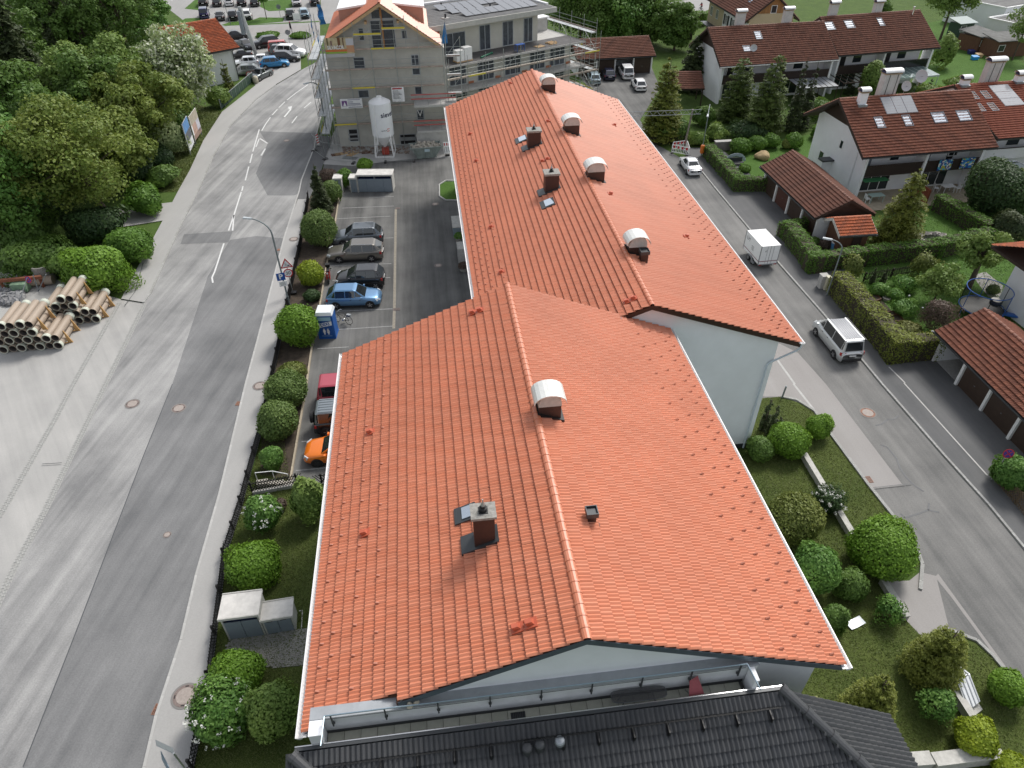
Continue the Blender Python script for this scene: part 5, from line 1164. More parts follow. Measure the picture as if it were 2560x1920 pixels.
MB().box(-Lx/2-.012,-Lx/2,-.012,.012,.52,Hz-.02).obj('door_gap',TRIMP,tr)
for sy in (-.28,.28):MB().cyl((-Lx/2-.02,sy,.55),(-Lx/2-.02,sy,Hz-.05),.012,seg=6).obj('lock_bar',GREYT,tr)
MB().box(-Lx/2-.006,-Lx/2-.001,-Wy/2+.04,Wy/2-.04,.74,.8).obj('stripe',DRED,tr)
MB().box(-Lx/2+.05,Lx/2-.05,Wy/2+.001,Wy/2+.006,.74,.8).obj('stripe',DRED,tr)
MB().box(-Lx/2-.06,-Lx/2,-Wy/2,Wy/2,.42,.5).obj('rear_beam',GREYT,tr)
for sy in (-1,1):MB().box(-Lx/2-.075,-Lx/2-.06,sy*.7-.13,sy*.7+.13,.42,.5).obj('tail_light',TAILL,tr)
MB().bar((Lx/2,0,.42),(Lx/2+1.2,0,.42),.1,.1).obj('drawbar',STEEL,tr)
MB().cyl((Lx/2+.9,0,0),(Lx/2+.9,0,.6),.03,seg=8).obj('jockey_leg',STEEL,tr)
MB().box(-Lx/2,Lx/2,-.5,.5,.36,.5).obj('chassis',TRIMP,tr)
for sy in (-1,1):
 for xo in (-.36,.36):
  M=Matrix.Translation((xo-.15,sy*(Wy/2+.02),.3)) @ Matrix.Rotation(-sy*math.pi/2,4,'X')
  wo=MB().lathe([(.2,-.1),(.3,-.08),(.3,.06),(.2,.08)],18,M=M).obj('wheel',RUBBER,tr);MB().lathe([(.17,.07),(.17,.085)],12,M=M).obj('rim',RIM,wo)
 mb=MB();pts=[(-.95+1.6*i/10,.62*math.sin(math.pi*min(1,max(0,.12+.76*i/10)))+.04) for i in range(11)]
 for a,b in zip(pts[:-1],pts[1:]):mb.bar((a[0],sy*(Wy/2+.09),a[1]),(b[0],sy*(Wy/2+.09),b[1]),.22,.015,up=(0,0,1))
 mb.obj('mudguard',GREYT,tr)
text('LM',frame((.95,Wy/2+.002,1.75),(-1,0,0),(0,0,1),(0,1,0)),.5,INK,tr)
text('tf',frame((-Lx/2-.002,.4,1.75),(0,-1,0),(0,0,1),(-1,0,0)),.28,INK,tr)
for k in range(5):MB().box(-.3,.12+.1*(k%2),Wy/2+.001,Wy/2+.005,1.5-k*.09,1.53-k*.09).obj('print_line',INK,tr)
tb=by_ends((1928,668),(1905,600));ta=gp(q(3,1,0,680));tb_=gp(q(3,1,115,660));dd=tb_-ta
tc_=(ta+tb_)/2;tr.location=(tc_.x-.75,tc_.y+1.75,0);tr.rotation_euler=(0,0,R(92));tr.scale=(.98,)*3
def scooter(c,ang):
 t=thing('motor_scooter','red motor scooter with a black top box by the kerb','scooter');RS=GP('scooter_red',(.5,.02,.015))
 for x in (-.6,.62):
  M=Matrix.Translation((x,0,.24)) @ Matrix.Rotation(math.pi/2,4,'X');wo=MB().lathe([(.14,-.05),(.24,-.04),(.24,.04),(.14,.05)],16,M=M).obj('wheel',RUBBER,t);MB().lathe([(.13,-.045),(.13,.045)],12,M=M).obj('rim',RIM,wo)
 MB().hexa([(-.75,-.13,.35),(-.15,-.16,.3),(-.15,.16,.3),(-.75,.13,.35),(-.8,-.12,.72),(-.1,-.15,.72),(-.1,.15,.72),(-.8,.12,.72)]).obj('rear_body',RS,t)
 MB().hexa([(.3,-.2,.3),(.5,-.16,.3),(.5,.16,.3),(.3,.2,.3),(.32,-.2,.85),(.48,-.14,.95),(.48,.14,.95),(.32,.2,.85)]).obj('leg_shield',RS,t)
 MB().box(-.2,.34,-.16,.16,.24,.32).obj('footboard',TRIMP,t);MB().box(-.72,-.08,-.13,.13,.72,.82).obj('seat',BLACK,t)
 MB().box(-1.0,-.66,-.18,.18,.84,1.08).obj('top_box',BLACK,t)
 MB().cyl((.45,0,.9),(.38,0,1.05),.03).obj('steering_column',TRIMP,t);MB().cyl((.36,-.32,1.05),(.36,.32,1.05),.015,seg=6).obj('handlebar',TRIMP,t)
 MB().lathe([(.02,-.03),(.08,0),(.08,.04)],12,M=Matrix.Translation((.5,0,.9)) @ Matrix.Rotation(math.pi/2,4,'Y')).obj('headlight',HEADL,t)
 MB().cyl((.6,.07,.24),(.46,.05,.8),.02,seg=6).obj('fork',STEEL,t)
 for s in (-1,1):MB().cyl((.36,s*.25,1.05),(.3,s*.32,1.2),.008,seg=5).obj('mirror_arm',TRIMP,t);MB().box(.27,.3,s*.32-.06,s*.32+.06,1.18,1.27).obj('mirror',BLACK,t)
 t.location=c;t.rotation_euler=(0,0,ang)
ca,cb=gp(w11(635,690)),gp(w11(630,830));d=cb-ca;scooter(((ca.x+cb.x)/2,(ca.y+cb.y)/2,0),math.atan2(d.y,d.x))
def bicycle(c,ang):
 t=thing('bicycle','black town bicycle leaning beside the portable toilet','bicycle')
 for x in (-.55,.55):
  mb=MB();n=22;ring=[(x+.33*math.cos(2*math.pi*i/n),0,.34+.33*math.sin(2*math.pi*i/n)) for i in range(n+1)];mb.tube(ring,.018,6);wo=mb.obj('wheel',RUBBER,t)
  sp=MB()
  for i in range(8):an=math.pi*i/8;sp.cyl((x-.32*math.cos(an),0,.34-.32*math.sin(an)),(x+.32*math.cos(an),0,.34+.32*math.sin(an)),.003,seg=4)
  sp.obj('spokes',STEEL,wo)
 P_={'bb':(-.08,0,.32),'seat':(-.25,0,.82),'head':(.38,0,.82),'ra':(-.55,0,.34),'fa':(.55,0,.34),'dn':(.42,0,.62)}
 mb=MB()
 for a,b in (('bb','seat'),('bb','dn'),('seat','ra'),('bb','ra')):mb.cyl(P_[a],P_[b],.016,seg=6)
 mb.cyl((.36,0,.72),(-.18,0,.6),.016,seg=6);mb.obj('frame',BLACK,t)
 MB().tube([P_['fa'],P_['dn'],(.36,0,.95)],.014,6).obj('fork',BLACK,t)
 MB().tube([(.2,-.28,1.0),(.34,-.22,1.02),(.36,0,.98),(.34,.22,1.02),(.2,.28,1.0)],.012,6).obj('handlebar',CHROME,t)
 MB().hexa([(-.4,-.09,.86),(-.1,-.02,.88),(-.1,.02,.88),(-.4,.09,.86),(-.4,-.09,.91),(-.1,-.02,.91),(-.1,.02,.91),(-.4,.09,.91)]).obj('saddle',BLACK,t)
 MB().box(-.78,-.35,-.07,.07,.69,.71).obj('luggage_rack',STEEL,t)
 mb=MB()
 for k in range(4):mb.box(-.75+k*.01,-.4,-.13,.13,.72+k*.05,.728+k*.05)
 mb.obj('basket',STEEL,t);MB().cyl((-.08,-.12,.32),(-.08,.12,.32),.09,seg=12).obj('crank',STEEL,t)
 for s in (-1,1):MB().box(-.08+s*.14,.02+s*.14,s*.12-.05,s*.12+.05,.2+.12*(s+1),.22+.12*(s+1)).obj('pedal',BLACK,t)
 t.location=c;t.rotation_euler=(R(8),0,ang)
ca,cb=gp(w11(805,1145)),gp(w11(700,1120));d=cb-ca;bicycle(((ca.x+cb.x)/2,(ca.y+cb.y)/2,0),math.atan2(d.y,d.x))
# ================================================================ houses on the right, garages, little house
def solve_house(eL,eR,rP,ze,at_right=False):
 """eave end pixels at height ze and one ridge end pixel -> frame, length, ridge height, front run"""
 a,b=gp(eL,ze),gp(eR,ze);u=b-a;L_=u.length;u.normalize();v=Vector((-u.y,u.x,0))
 ref=b if at_right else a;lo,hi=ze+.3,ze+8
 best=min((abs((gp(rP,z)-ref).dot(u)),z) for z in [lo+(hi-lo)*i/400 for i in range(401)])[1]
 r=gp(rP,best);return frame((a.x,a.y,0),u,v,(0,0,1)),L_,best,(r-a).dot(v)
def win(par,M,x0,x1,z0,z1,y,fm=None,gm=GLASS,fw=.07,name='window',mull=0,out=-1):
 """window on a wall in the local plane y; out = -1 faces -y"""
 w_=MB()
 for b in ((x0,x1,z0,z0+fw),(x0,x1,z1-fw,z1),(x0,x0+fw,z0+fw,z1-fw),(x1-fw,x1,z0+fw,z1-fw)):w_.box(b[0],b[1],min(y,y+out*.05),max(y,y+out*.05),b[2],b[3],M)
 for k in range(mull):xm=x0+(x1-x0)*(k+1)/(mull+1);w_.box(xm-.035,xm+.035,min(y,y+out*.048),max(y,y+out*.048),z0+fw,z1-fw,M)
 o=w_.obj(name,fm or WPAINT,par)
 MB().box(x0+fw*.9,x1-fw*.9,min(y,y+out*.02),max(y,y+out*.02),z0+fw*.9,z1-fw*.9,M).obj('pane',gm,o);return o
def win_x(par,M,y0,y1,z0,z1,x,out=-1,gm=GLASS,fm=None,fw=.07):
 w_=MB()
 for b in ((y0,y1,z0,z0+fw),(y0,y1,z1-fw,z1),(y0,y0+fw,z0+fw,z1-fw),(y1-fw,y1,z0+fw,z1-fw)):w_.box(min(x,x+out*.05),max(x,x+out*.05),b[0],b[1],b[2],b[3],M)
 o=w_.obj('window',fm or WPAINT,par);MB().box(min(x,x+out*.02),max(x,x+out*.02),y0+fw*.9,y1-fw*.9,z0+fw*.9,z1-fw*.9,M).obj('pane',gm,o);return o
def gabled(t,M,L_,rf,rb,ze,zr,zb,TVv,wd,ex,wallm=WHITE,inset=(.9,1.1,.7,.7),gab=None,lim=(60,0),capm=None,trimm=None,gutm=None,walls=True,zw0=-.05):
 """inset: wall distance from front eave, back eave, left verge, right verge"""
 X,Y,Zv=M.col[0].xyz,M.col[1].xyz,Vector((0,0,1));P_=lambda x,y,z:M @ Vector((x,y,z))
 upf=(Y*rf+Zv*(zr-ze));upb=(-Y*rb+Zv*(zr-zb))
 roof_slope(t,P_(0,0,ze),X,upf,L_,upf.length,wd,ex,TVv,limit=lim[0],base=.02)
 roof_slope(t,P_(0,rf+rb,zb),X,upb,L_,upb.length,wd,ex,TVv,limit=lim[1],base=.02)
 ridge_caps(t,P_(0,rf,zr+.03),P_(L_,rf,zr+.03),.14,.38,capm or TVv[0].materials[0])
 d=MB();th=.16
 d.hexa([P_(0,0,ze-th),P_(L_,0,ze-th),P_(L_,rf,zr-th),P_(0,rf,zr-th),P_(0,0,ze),P_(L_,0,ze),P_(L_,rf,zr),P_(0,rf,zr)])
 d.hexa([P_(0,rf,zr-th),P_(L_,rf,zr-th),P_(L_,rf+rb,zb-th),P_(0,rf+rb,zb-th),P_(0,rf,zr),P_(L_,rf,zr),P_(L_,rf+rb,zb),P_(0,rf+rb,zb)])
 d.obj('roof_deck',trimm or WOODD,t)
 for x in (-.03,L_):
  v=MB()
  v.hexa([P_(x,-.02,ze-.22),P_(x+.03,-.02,ze-.22),P_(x+.03,rf,zr-.22),P_(x,rf,zr-.22),P_(x,-.02,ze+.06),P_(x+.03,-.02,ze+.06),P_(x+.03,rf,zr+.06),P_(x,rf,zr+.06)])
  v.hexa([P_(x,rf,zr-.22),P_(x+.03,rf,zr-.22),P_(x+.03,rf+rb,zb-.22),P_(x,rf+rb,zb-.22),P_(x,rf,zr+.06),P_(x+.03,rf,zr+.06),P_(x+.03,rf+rb,zb+.06),P_(x,rf+rb,zb+.06)])
  v.obj('verge_board',trimm or WOODD,t)
 MB().box(-.02,L_+.02,-.13,-.005,ze-.1,ze+.0,M).obj('gutter',gutm or DGREY,t)
 zf_=lambda y:ze+(zr-ze)*y/rf if y<rf else zr-(zr-zb)*(y-rf)/rb
 if walls:
  y0,y1,x0,x1=inset[0],rf+rb-inset[1],inset[2],L_-inset[3];o=.2
  w_=MB();w_.extr([P_(x0,y0,zw0),P_(x0,y0,zf_(y0)-o),P_(x0,rf,zr-o),P_(x0,y1,zf_(y1)-o),P_(x0,y1,zw0)],X*(x1-x0));w_.obj('wall',wallm,t)
  if gab is not None:
   zg,gm=gab
   for x in (x0-.05,x1+.01):
    g=MB();pts=[]
    def yat(z,front):return rf*(z-ze)/(zr-ze) if front else rf+rb*(zr-z)/(zr-zb)
    pa,pb=max(yat(zg,True),.25) if zg>ze else .25,min(yat(zg,False),rf+rb-.25) if zg>zb else rf+rb-.25
    a_,b_=[Vector((x,pa,zf_(pa)-.2)),Vector((x,rf,zr-.2)),Vector((x,pb,zf_(pb)-.2))],[]
    g.extr([P_(*p) for p in a_],X*.04);g.obj('gable_boarding',gm,t)
 return zf_
def skylight(t,M,zf_,x,y,w_,l_,ze,rf,zr,gm=GLASSB):
 """roof window on the front slope at local x, y"""
 X,Y=M.col[0].xyz,M.col[1].xyz;up=(Y*rf+Vector((0,0,zr-ze))).normalized();n=X.cross(up);O=M @ Vector((x,y,zf_(y)))
 F_=frame(O,X,up,n)
 f=MB()
 for b in ((-w_/2-.08,-w_/2,-.1,l_+.08),(w_/2,w_/2+.08,-.1,l_+.08),(-w_/2,w_/2,-.1,0),(-w_/2,w_/2,l_,l_+.08)):f.box(*b,.0,.16,F_)
 o=f.obj('roof_window',mat('blue_grey_frame',(.07,.085,.12),.5),t);MB().box(-w_/2,w_/2,0,l_,.0,.12,F_).obj('pane',gm,o)
def solar(t,M,zf_,x,y,w_,l_,n,ze,rf,zr,rows=False):
 X,Y=M.col[0].xyz,M.col[1].xyz;up=(Y*rf+Vector((0,0,zr-ze))).normalized();nn=X.cross(up);F_=frame(M @ Vector((x,y,zf_(y))),X,up,nn)
 f=MB().box(-.04,w_+.04,-.04,l_+.04,.06,.15,F_).obj('solar_collector',mat('navy_frame',(.03,.035,.06),.4),t)
 for k in range(n):
  if rows:MB().box(.02,w_-.02,l_*k/n+.03,l_*(k+1)/n-.03,.15,.165,F_).obj('collector_panel',mat('collector_glass',(.3,.31,.33),.12,spec=.9,metal=.3),f)
  else:MB().box(w_*k/n+.03,w_*(k+1)/n-.03,.02,l_-.02,.15,.165,F_).obj('collector_panel',mat('collector_glass',(.3,.31,.33),.12),f)
def capped_chimney(t,M,x,y,w_,d_,z0,z1,m=WHITE,flash=True,straps=False):
 c=MB().box(x,x+w_,y,y+d_,z0,z1,M).obj('chimney',m,t)
 MB().box(x-.06,x+w_+.06,y-.06,y+d_+.06,z1,z1+.1,M).obj('crown',mat('brick_crown',(.35,.27,.18),.9,var=.3,scale=6),c)
 n=8;mb=MB();xa,xb=x-.15,x+w_+.15;cy_=y+d_/2;r_=d_/2+.12
 arc=[(cy_-r_*math.cos(math.pi*i/n),z1+.22+.28*math.sin(math.pi*i/n)) for i in range(n+1)]
 mb.add([M @ Vector((xa,a,b)) for a,b in arc]+[M @ Vector((xb,a,b)) for a,b in arc],[(i,n+1+i,n+2+i,i+1) for i in range(n)])
 mb.add([M @ Vector((xa,a,b-.03)) for a,b in arc]+[M @ Vector((xb,a,b-.03)) for a,b in arc],[(i+1,n+2+i,n+1+i,i) for i in range(n)])
 mb.obj('metal_hood',WMETAL,c)
 MB().box(xa+.1,xb-.1,y+.05,y+d_-.05,z1+.1,z1+.3,M).obj('hood_throat',mat('navy_throat',(.03,.03,.08),.6),c)
 if flash:MB().box(x-.1,x+w_+.1,y-.2,y+d_+.1,z0,z0+.35,M).obj('flashing',ZINC,c)
 if straps:
  for k in (.28,.8):MB().box(x+w_*k,x+w_*k+.05,y-.03,y-.005,z0,z1,M).obj('cable',DGREY,c)
def dish(t,M,x,y,z,r=.45,m=None):
 p=M @ Vector((x,y,z));d=thing('satellite_dish',t,'satellite dish',p) if isinstance(t,str) else t
 n=Vector((-.15,-.9,.45)).normalized();u=n.orthogonal().normalized();F_=frame(p,u,n.cross(u),n)
 MB().lathe([(.02,0),(r*.5,.03),(r*.85,.1),(r,.15),(r*.98,.17),(r*.84,.12),(r*.5,.05),(.02,.02)],20,M=F_).obj('reflector',m or mat('dish_grey',(.5,.51,.52),.5),d)
 MB().cyl(p+n*.02,p+n*.5-Vector((0,0,.1)),.015,seg=6).obj('feed_arm',DGREY,d);MB().cyl(p-n*.05,p-Vector((0,0,1.0)),.025,seg=8).obj('mast',STEEL,d);return d
BV=tile_variants(BTILE,.3,.34,nvar=8,seg=2,amp=.06,lift=.1,lip=.045,name='clay_tile')
BV2=tile_variants(BTILE2,.3,.34,nvar=8,seg=2,amp=.06,lift=.1,lip=.045,name='clay_tile')
OV=tile_variants(OTILE,.3,.34,nvar=8,seg=2,amp=.06,lift=.09,lip=.045,name='clay_tile')
GARD=mat('garage_door_brown',(.05,.03,.02),.6,var=.15,scale=3);BALC=mat('balcony_wood',(.03,.018,.014),.7,var=.3,scale=5)
def balcony(t,M,x0,x1,y0,y1,z,h=.95,m=BALC,boards=True):
 b=MB().box(x0,x1,y0,y1,z-.16,z,M).obj('balcony',CONC,t)
 MB().box(x0,x1,y0-.03,y0+.05,z+h,z+h+.06,M).obj('handrail',WOODD,b)
 me=[MB().box(-.075,.075,-.012,.012,0,h+.12).mesh('board',m)];ms=[];x=x0+.08
 while x<x1-.05:ms.append(M @ Matrix.Translation((x,y0,z-.14)));x+=.16
 pieces('board',b,ms,me,120);return b
ax_=lambda x,y:(2000+x/6.9125,180+y/6.9125)
M1,L1,zr1,rf1=solve_house(ax_(1090,1490),q(3,0,1990,1275),ax_(670,470),4.85)
r1=thing('terraced_house','white balcony house under a brown tiled roof with a three-panel solar collector','house',M1.translation)
f1=gabled(r1,M1,L1,rf1,5.4,4.85,zr1,5.2,BV,.3,.34,inset=(2.6,.9,1.3,.15),gab=(6.2,WOODD),lim=(300,0))
for x in (1.3,7.9,L1-.45):
 MB().extr([M1 @ Vector(p) for p in ((x,1.1,-.05),(x,1.1,f1(1.1)-.25),(x,2.7,f1(2.7)-.25),(x,2.7,-.05))],M1.col[0].xyz*.28).obj('fin_wall',WHITE,r1)
for xa_,xb_ in ((1.58,7.9),(8.18,L1-.45)):
 balcony(r1,M1,xa_,xb_,1.2,2.6,2.45)
 win(r1,M1,xa_+.3,xa_+1.5,2.55,4.5,2.6,gm=mat('curtain_blue',(.25,.28,.33),.5),mull=1);win(r1,M1,xa_+3.4,xa_+4.5,3.2,4.4,2.6);win(r1,M1,xa_+1.0,xa_+4.2,.15,2.1,2.6,mull=2)
win(r1,M1,11.4,12.3,2.5,4.5,2.6,gm=BLACK)
MB().box(1.58,4.2,.6,1.3,2.02,2.12,M1).obj('awning',mat('green_awning',(.03,.16,.06),.7),r1)
win_x(r1,M1,5.3,5.9,3.6,4.5,1.3);win_x(r1,M1,8.0,8.9,1.2,2.3,1.3)
po=MB().box(.2,1.3,6.4,6.6,0,2.1,M1).obj('porch_wall',WHITE,r1);MB().box(.0,1.35,6.0,7.0,2.1,2.25,M1).obj('porch_roof',DGREY,r1)
for s_,w_,l_,px,gm in ((0,.75,1.2,ax_(1400,970),GLASSB),(0,.75,1.2,ax_(1880,935),GLASSB),(0,1.3,1.15,q(3,0,1490,1062),GLASSB),(0,1.3,1.15,q(3,0,1705,1045),GLASSB)):
 Xv,Yv=M1.col[0].xyz,M1.col[1].xyz;n=Xv.cross(Yv*rf1+Vector((0,0,zr1-4.85)));o0=M1 @ Vector((0,0,4.85));rr=ray(*px);tt=(o0-CAM).dot(n)/rr.dot(n);lp=M1.inverted() @ (CAM+rr*tt)
 skylight(r1,M1,f1,lp.x,lp.y,w_,l_,4.85,rf1,zr1)
def on_front(M,ze,rf,zr,px):
 Xv,Yv=M.col[0].xyz,M.col[1].xyz;n=Xv.cross(Yv*rf+Vector((0,0,zr-ze)));o0=M @ Vector((0,0,ze));rr=ray(*px);tt=(o0-CAM).dot(n)/rr.dot(n);return M.inverted() @ (CAM+rr*tt)
lp=on_front(M1,4.85,rf1,zr1,ax_(1490,745));solar(r1,M1,f1,lp.x,lp.y,3.4,2.1,3,4.85,rf1,zr1)
lp=on_front(M1,4.85,rf1,zr1,ax_(1020,640));capped_chimney(r1,M1,lp.x,lp.y+.2,.75,.6,f1(lp.y),zr1+.75)
capped_chimney(r1,M1,4.8,rf1+.5,1.7,.8,f1(rf1+.7)-.3,zr1+1.9,mat('grey_render',(.55,.54,.52),.85,var=.15,scale=2),False,True)
dish('small pale satellite dish behind the balcony house ridge',M1,8.3,rf1+1.6,zr1+.3,.5)
dish('large pale satellite dish on a mast behind the roof ridge',M1,11.2,rf1+3.5,zr1+.6,.65)
TWL=mat('patterned_towel',(.05,.2,.5),.9,var=.0)
def towel_mat():
 m,t_,b=new_mat('beach_towel');N,L=t_.nodes.new,t_.links.new;tc=N('ShaderNodeTexCoord');vo=N('ShaderNodeTexVoronoi');vo.inputs['Scale'].default_value=6;L(tc.outputs['Object'],vo.inputs['Vector'])
 cr=N('ShaderNodeValToRGB');cr.color_ramp.interpolation='CONSTANT';e=cr.color_ramp.elements;e[0].color=(.03,.16,.5,1);e[1].position=.8;e[1].color=(.8,.8,.75,1)
 for p,c in ((.3,(.1,.45,.6,1)),(.5,(.5,.5,.06,1)),(.65,(.04,.05,.25,1))):x_=e.new(p);x_.color=c
 sp_=N('ShaderNodeSeparateColor');L(vo.outputs['Color'],sp_.inputs[0]);L(sp_.outputs[0],cr.inputs[0]);L(cr.outputs[0],b.inputs['Base Color']);b.inputs['Roughness'].default_value=.9;return m
TW=towel_mat()
for k,(x,w_) in enumerate(((9.6,1.5),(12.1,1.5))):
 t=thing('beach_towel','blue and yellow patterned towel over the balcony rail, %s one'%('left' if k==0 else 'right'),'towel',M1 @ Vector((x,1.1,2.5)))
 mb=MB();n=8
 for sgn,y,zt in ((-1,1.08,2.45),(1,1.28,2.9)):
  vs=[M1 @ Vector((x+w_*i/n,y+sgn*.02*math.sin(i*1.7),z)) for z in (zt,3.49) for i in range(n+1)];mb.add(vs,[(i,i+1,n+2+i,n+1+i) for i in range(n)])
 mb.add([M1 @ Vector((x+w_*i/n,y,3.49+.005)) for y in (1.08,1.28) for i in range(n+1)],[(i,i+1,n+2+i,n+1+i) for i in range(n)]);mb.obj('cloth',TW,t)
MB().box(1.6,L1-.5,-1.6,2.6,.0,.05,M1).obj('terrace',mat('terrace_slab',(.36,.31,.23),.9,var=.2,scale=2),r1)
def garden_table(label,M,x,y,m,w_=1.5,d_=.8):
 t=thing('garden_table',label,'table',M @ Vector((x,y,.05)));MB().box(x-w_/2,x+w_/2,y-d_/2,y+d_/2,.72,.76,M).obj('table_top',m,t)
 for sx in (-1,1):
  for sy in (-1,1):MB().box(x+sx*(w_/2-.08)-.025,x+sx*(w_/2-.08)+.025,y+sy*(d_/2-.08)-.025,y+sy*(d_/2-.08)+.025,.05,.72,M).obj('leg',m,t)
garden_table('pale green garden table under the green awning',M1,3.1,.3,mat('pale_green',(.4,.52,.47),.5));garden_table('white garden table on the right terrace',M1,11.6,.9,WPAINT,1.3)
def chair(label,M,x,y,m,rz=0):
 t=thing('garden_chair',label,'chair');MB().box(-.24,.24,-.24,.24,.42,.46).obj('seat',m,t);MB().box(-.24,.24,.2,.24,.46,.9).obj('backrest',m,t)
 for sx in (-.22,.22):
  for sy in (-.22,.22):MB().box(sx-.02,sx+.02,sy-.02,sy+.02,0,.42).obj('leg',m,t)
 p=M @ Vector((x,y,.05));t.location=p;t.rotation_euler=(0,0,rz)
chair('white garden chair left of the pale green table',M1,2.1,.2,WPAINT,1.5);chair('white garden chair beside the white terrace table',M1,12.7,.8,WPAINT,-1.4);chair('white garden chair at the left end of the white terrace table',M1,10.5,1.2,WPAINT,1.2)
MB().box(7.75,7.9,-1.2,1.1,0,1.5,M1).obj('terrace_screen',mat('rust_panel',(.25,.07,.035),.7,var=.2,scale=3),r1)
gb=[Z5(1240,930),Z5(1480,905),Z5(1610,1020),Z5(1380,1050)]
sheet('gravel_bed',gb,mat('white_gravel',(.45,.43,.41),.95,var=.45,scale=6,bump=1,bscale=14),.012)
e2L=gp(q(3,0,1990,1205),5.3);u1=M1.col[0].xyz;M2=frame((e2L.x,e2L.y,0),u1,M1.col[1].xyz,(0,0,1))
best=min((abs((gp(q(3,0,1610,740),z)-e2L).dot(u1)),z) for z in [6+.02*i for i in range(200)])[1]
rf2=(gp(q(3,0,1610,740),best)-e2L).dot(M1.col[1].xyz);L2=14.5
r2=thing('terraced_house','white house under a redder tiled roof with dark roof windows at the right edge','house',M2.translation)
BR=mat('red_brown_tile',(.25,.066,.035),.7,var=.25,scale=.6,rnd=.7,rndcol=(.33,.105,.055));RV=tile_variants(BR,.3,.34,nvar=6,seg=2,amp=.06,lift=.1,lip=.045,name='clay_tile')
f2=gabled(r2,M2,L2,rf2,5.4,5.3,best,5.6,RV,.3,.34,inset=(2.9,.9,.15,.15),lim=(150,0))
for px,w_,l_ in ((q(3,0,1795,860),.55,1.1),(q(3,0,1850,965),.55,1.1),(q(3,0,1900,855),.65,1.1),(q(3,0,1960,960),.65,1.1)):
 lp=on_front(M2,5.3,rf2,best,px);skylight(r2,M2,f2,lp.x,lp.y,w_,l_,5.3,rf2,best,gm=mat('shutter_grey',(.08,.085,.09),.5))
lp=on_front(M2,5.3,rf2,best,q(3,0,2045,925));solar(r2,M2,f2,lp.x,lp.y,2.3,3.4,3,5.3,rf2,best,True)
lp=on_front(M2,5.3,rf2,best,q(3,0,1700,770));capped_chimney(r2,M2,lp.x-.3,lp.y+.2,.8,.6,f2(lp.y),best+.6)
lp=on_front(M2,5.3,rf2,best,q(3,0,2170,740));capped_chimney(r2,M2,lp.x-.3,lp.y+.2,.8,.6,f2(lp.y),best+.7)
capped_chimney(r2,M2,4.0,rf2+.6,1.7,.8,f2(rf2+.8)-.3,best+1.9,mat('grey_render',(.55,.54,.52),.85),False,True)
balcony(r2,M2,.3,L2-.2,1.3,2.9,2.75,m=mat('white_board',(.7,.7,.7),.6));win(r2,M2,1.5,2.6,2.9,4.9,2.9);win(r2,M2,4,5.6,3.3,4.8,2.9)
cg=MB()
for k in range(5):cg.box(.5+k*1.0,.56+k*1.0,-1.2,1.2,2.3,2.38,M2)
cg.box(.5,4.56,-1.24,-1.18,2.28,2.38,M2);cg.box(.5,4.56,1.14,1.2,2.28,2.4,M2)
for k in range(4):cg.box(.5+k*1.34,.58+k*1.34,-1.24,-1.17,0,2.3,M2)
w_o=cg.obj('winter_garden',WPAINT,r2);MB().box(.56,4.5,-1.18,1.14,2.31,2.33,M2).obj('roof_pane',GLASSB,w_o);MB().box(.56,4.5,-1.2,-1.19,.1,2.28,M2).obj('front_pane',GLASS,w_o)
bx_=lambda x,y:(1740+x/6.9125,y/6.9125);ex_=lambda x,y:(1990+x/6.9125,60+y/6.9125)
M3,L3,zr3,rf3=solve_house(bx_(420,1160),q(3,0,612,515),bx_(200,485),5.0)
r3=thing('terraced_house','far white house with a long brown roof and one small roof window','house',M3.translation)
f3=gabled(r3,M3,L3,rf3,5.0,5.0,zr3,5.2,BV2,.3,.36,inset=(2.5,.8,.8,.1),gab=(6.4,WOODD),lim=(150,0),gutm=WPAINT)
e4L,e4R=gp(q(3,0,612,485),5.2),gp(q(3,0,1490,412),5.2);u4=(e4R-e4L);L4=u4.length;u4.normalize();M4=frame((e4L.x,e4L.y,0),u4,(-u4.y,u4.x,0),(0,0,1))
zr4=min((abs((gp(q(3,0,1310,90),z)-e4R).dot(u4)),z) for z in [6+.02*i for i in range(250)])[1];rf4=(gp(q(3,0,1310,90),zr4)-e4R).dot(M4.col[1].xyz)
r4=thing('terraced_house','far brown-roofed house with three roof windows and dark balcony panels','house',M4.translation)
f4=gabled(r4,M4,L4,rf4,5.0,5.2,zr4,5.4,BV2,.3,.36,inset=(2.5,.8,.1,.8),lim=(150,0))
for M,f_,ze_,rf_,zr_h,lst,r_ in ((M3,f3,5.0,rf3,zr3,((bx_(1090,680),.8,1.2),(bx_(885,890),.9,.8)),r3),(M4,f4,5.2,rf4,zr4,((q(3,0,545,260),1.2,1.3),(q(3,0,715,245),1.2,1.3),(q(3,0,985,225),.7,1.3)),r4)):
 for px,w_,l_ in lst:lp=on_front(M,ze_,rf_,zr_h,px);skylight(r_,M,f_,lp.x,lp.y,w_,l_,ze_,rf_,zr_h)
for px,M,ze_,rf_,zr_h,r_,hh in ((bx_(780,440),M3,5.0,rf3,zr3,r3,1.5),(bx_(1590,380),M3,5.0,rf3,zr3,r3,1.5),(q(3,0,575,135),M4,5.2,rf4,zr4,r4,1.4),(q(3,0,960,105),M4,5.2,rf4,zr4,r4,1.2)):
 lp=on_front(M,ze_,rf_,zr_h,px);capped_chimney(r_,M,lp.x-.6,rf_+.4,1.2,.6,zr_h-.6,zr_h+hh,mat('grey_render',(.55,.54,.52),.85),False)
dish('satellite dish on the far brown roof',M3,on_front(M3,5.0,rf3,zr3,bx_(980,900)).x,on_front(M3,5.0,rf3,zr3,bx_(980,900)).y,6.6,.45)
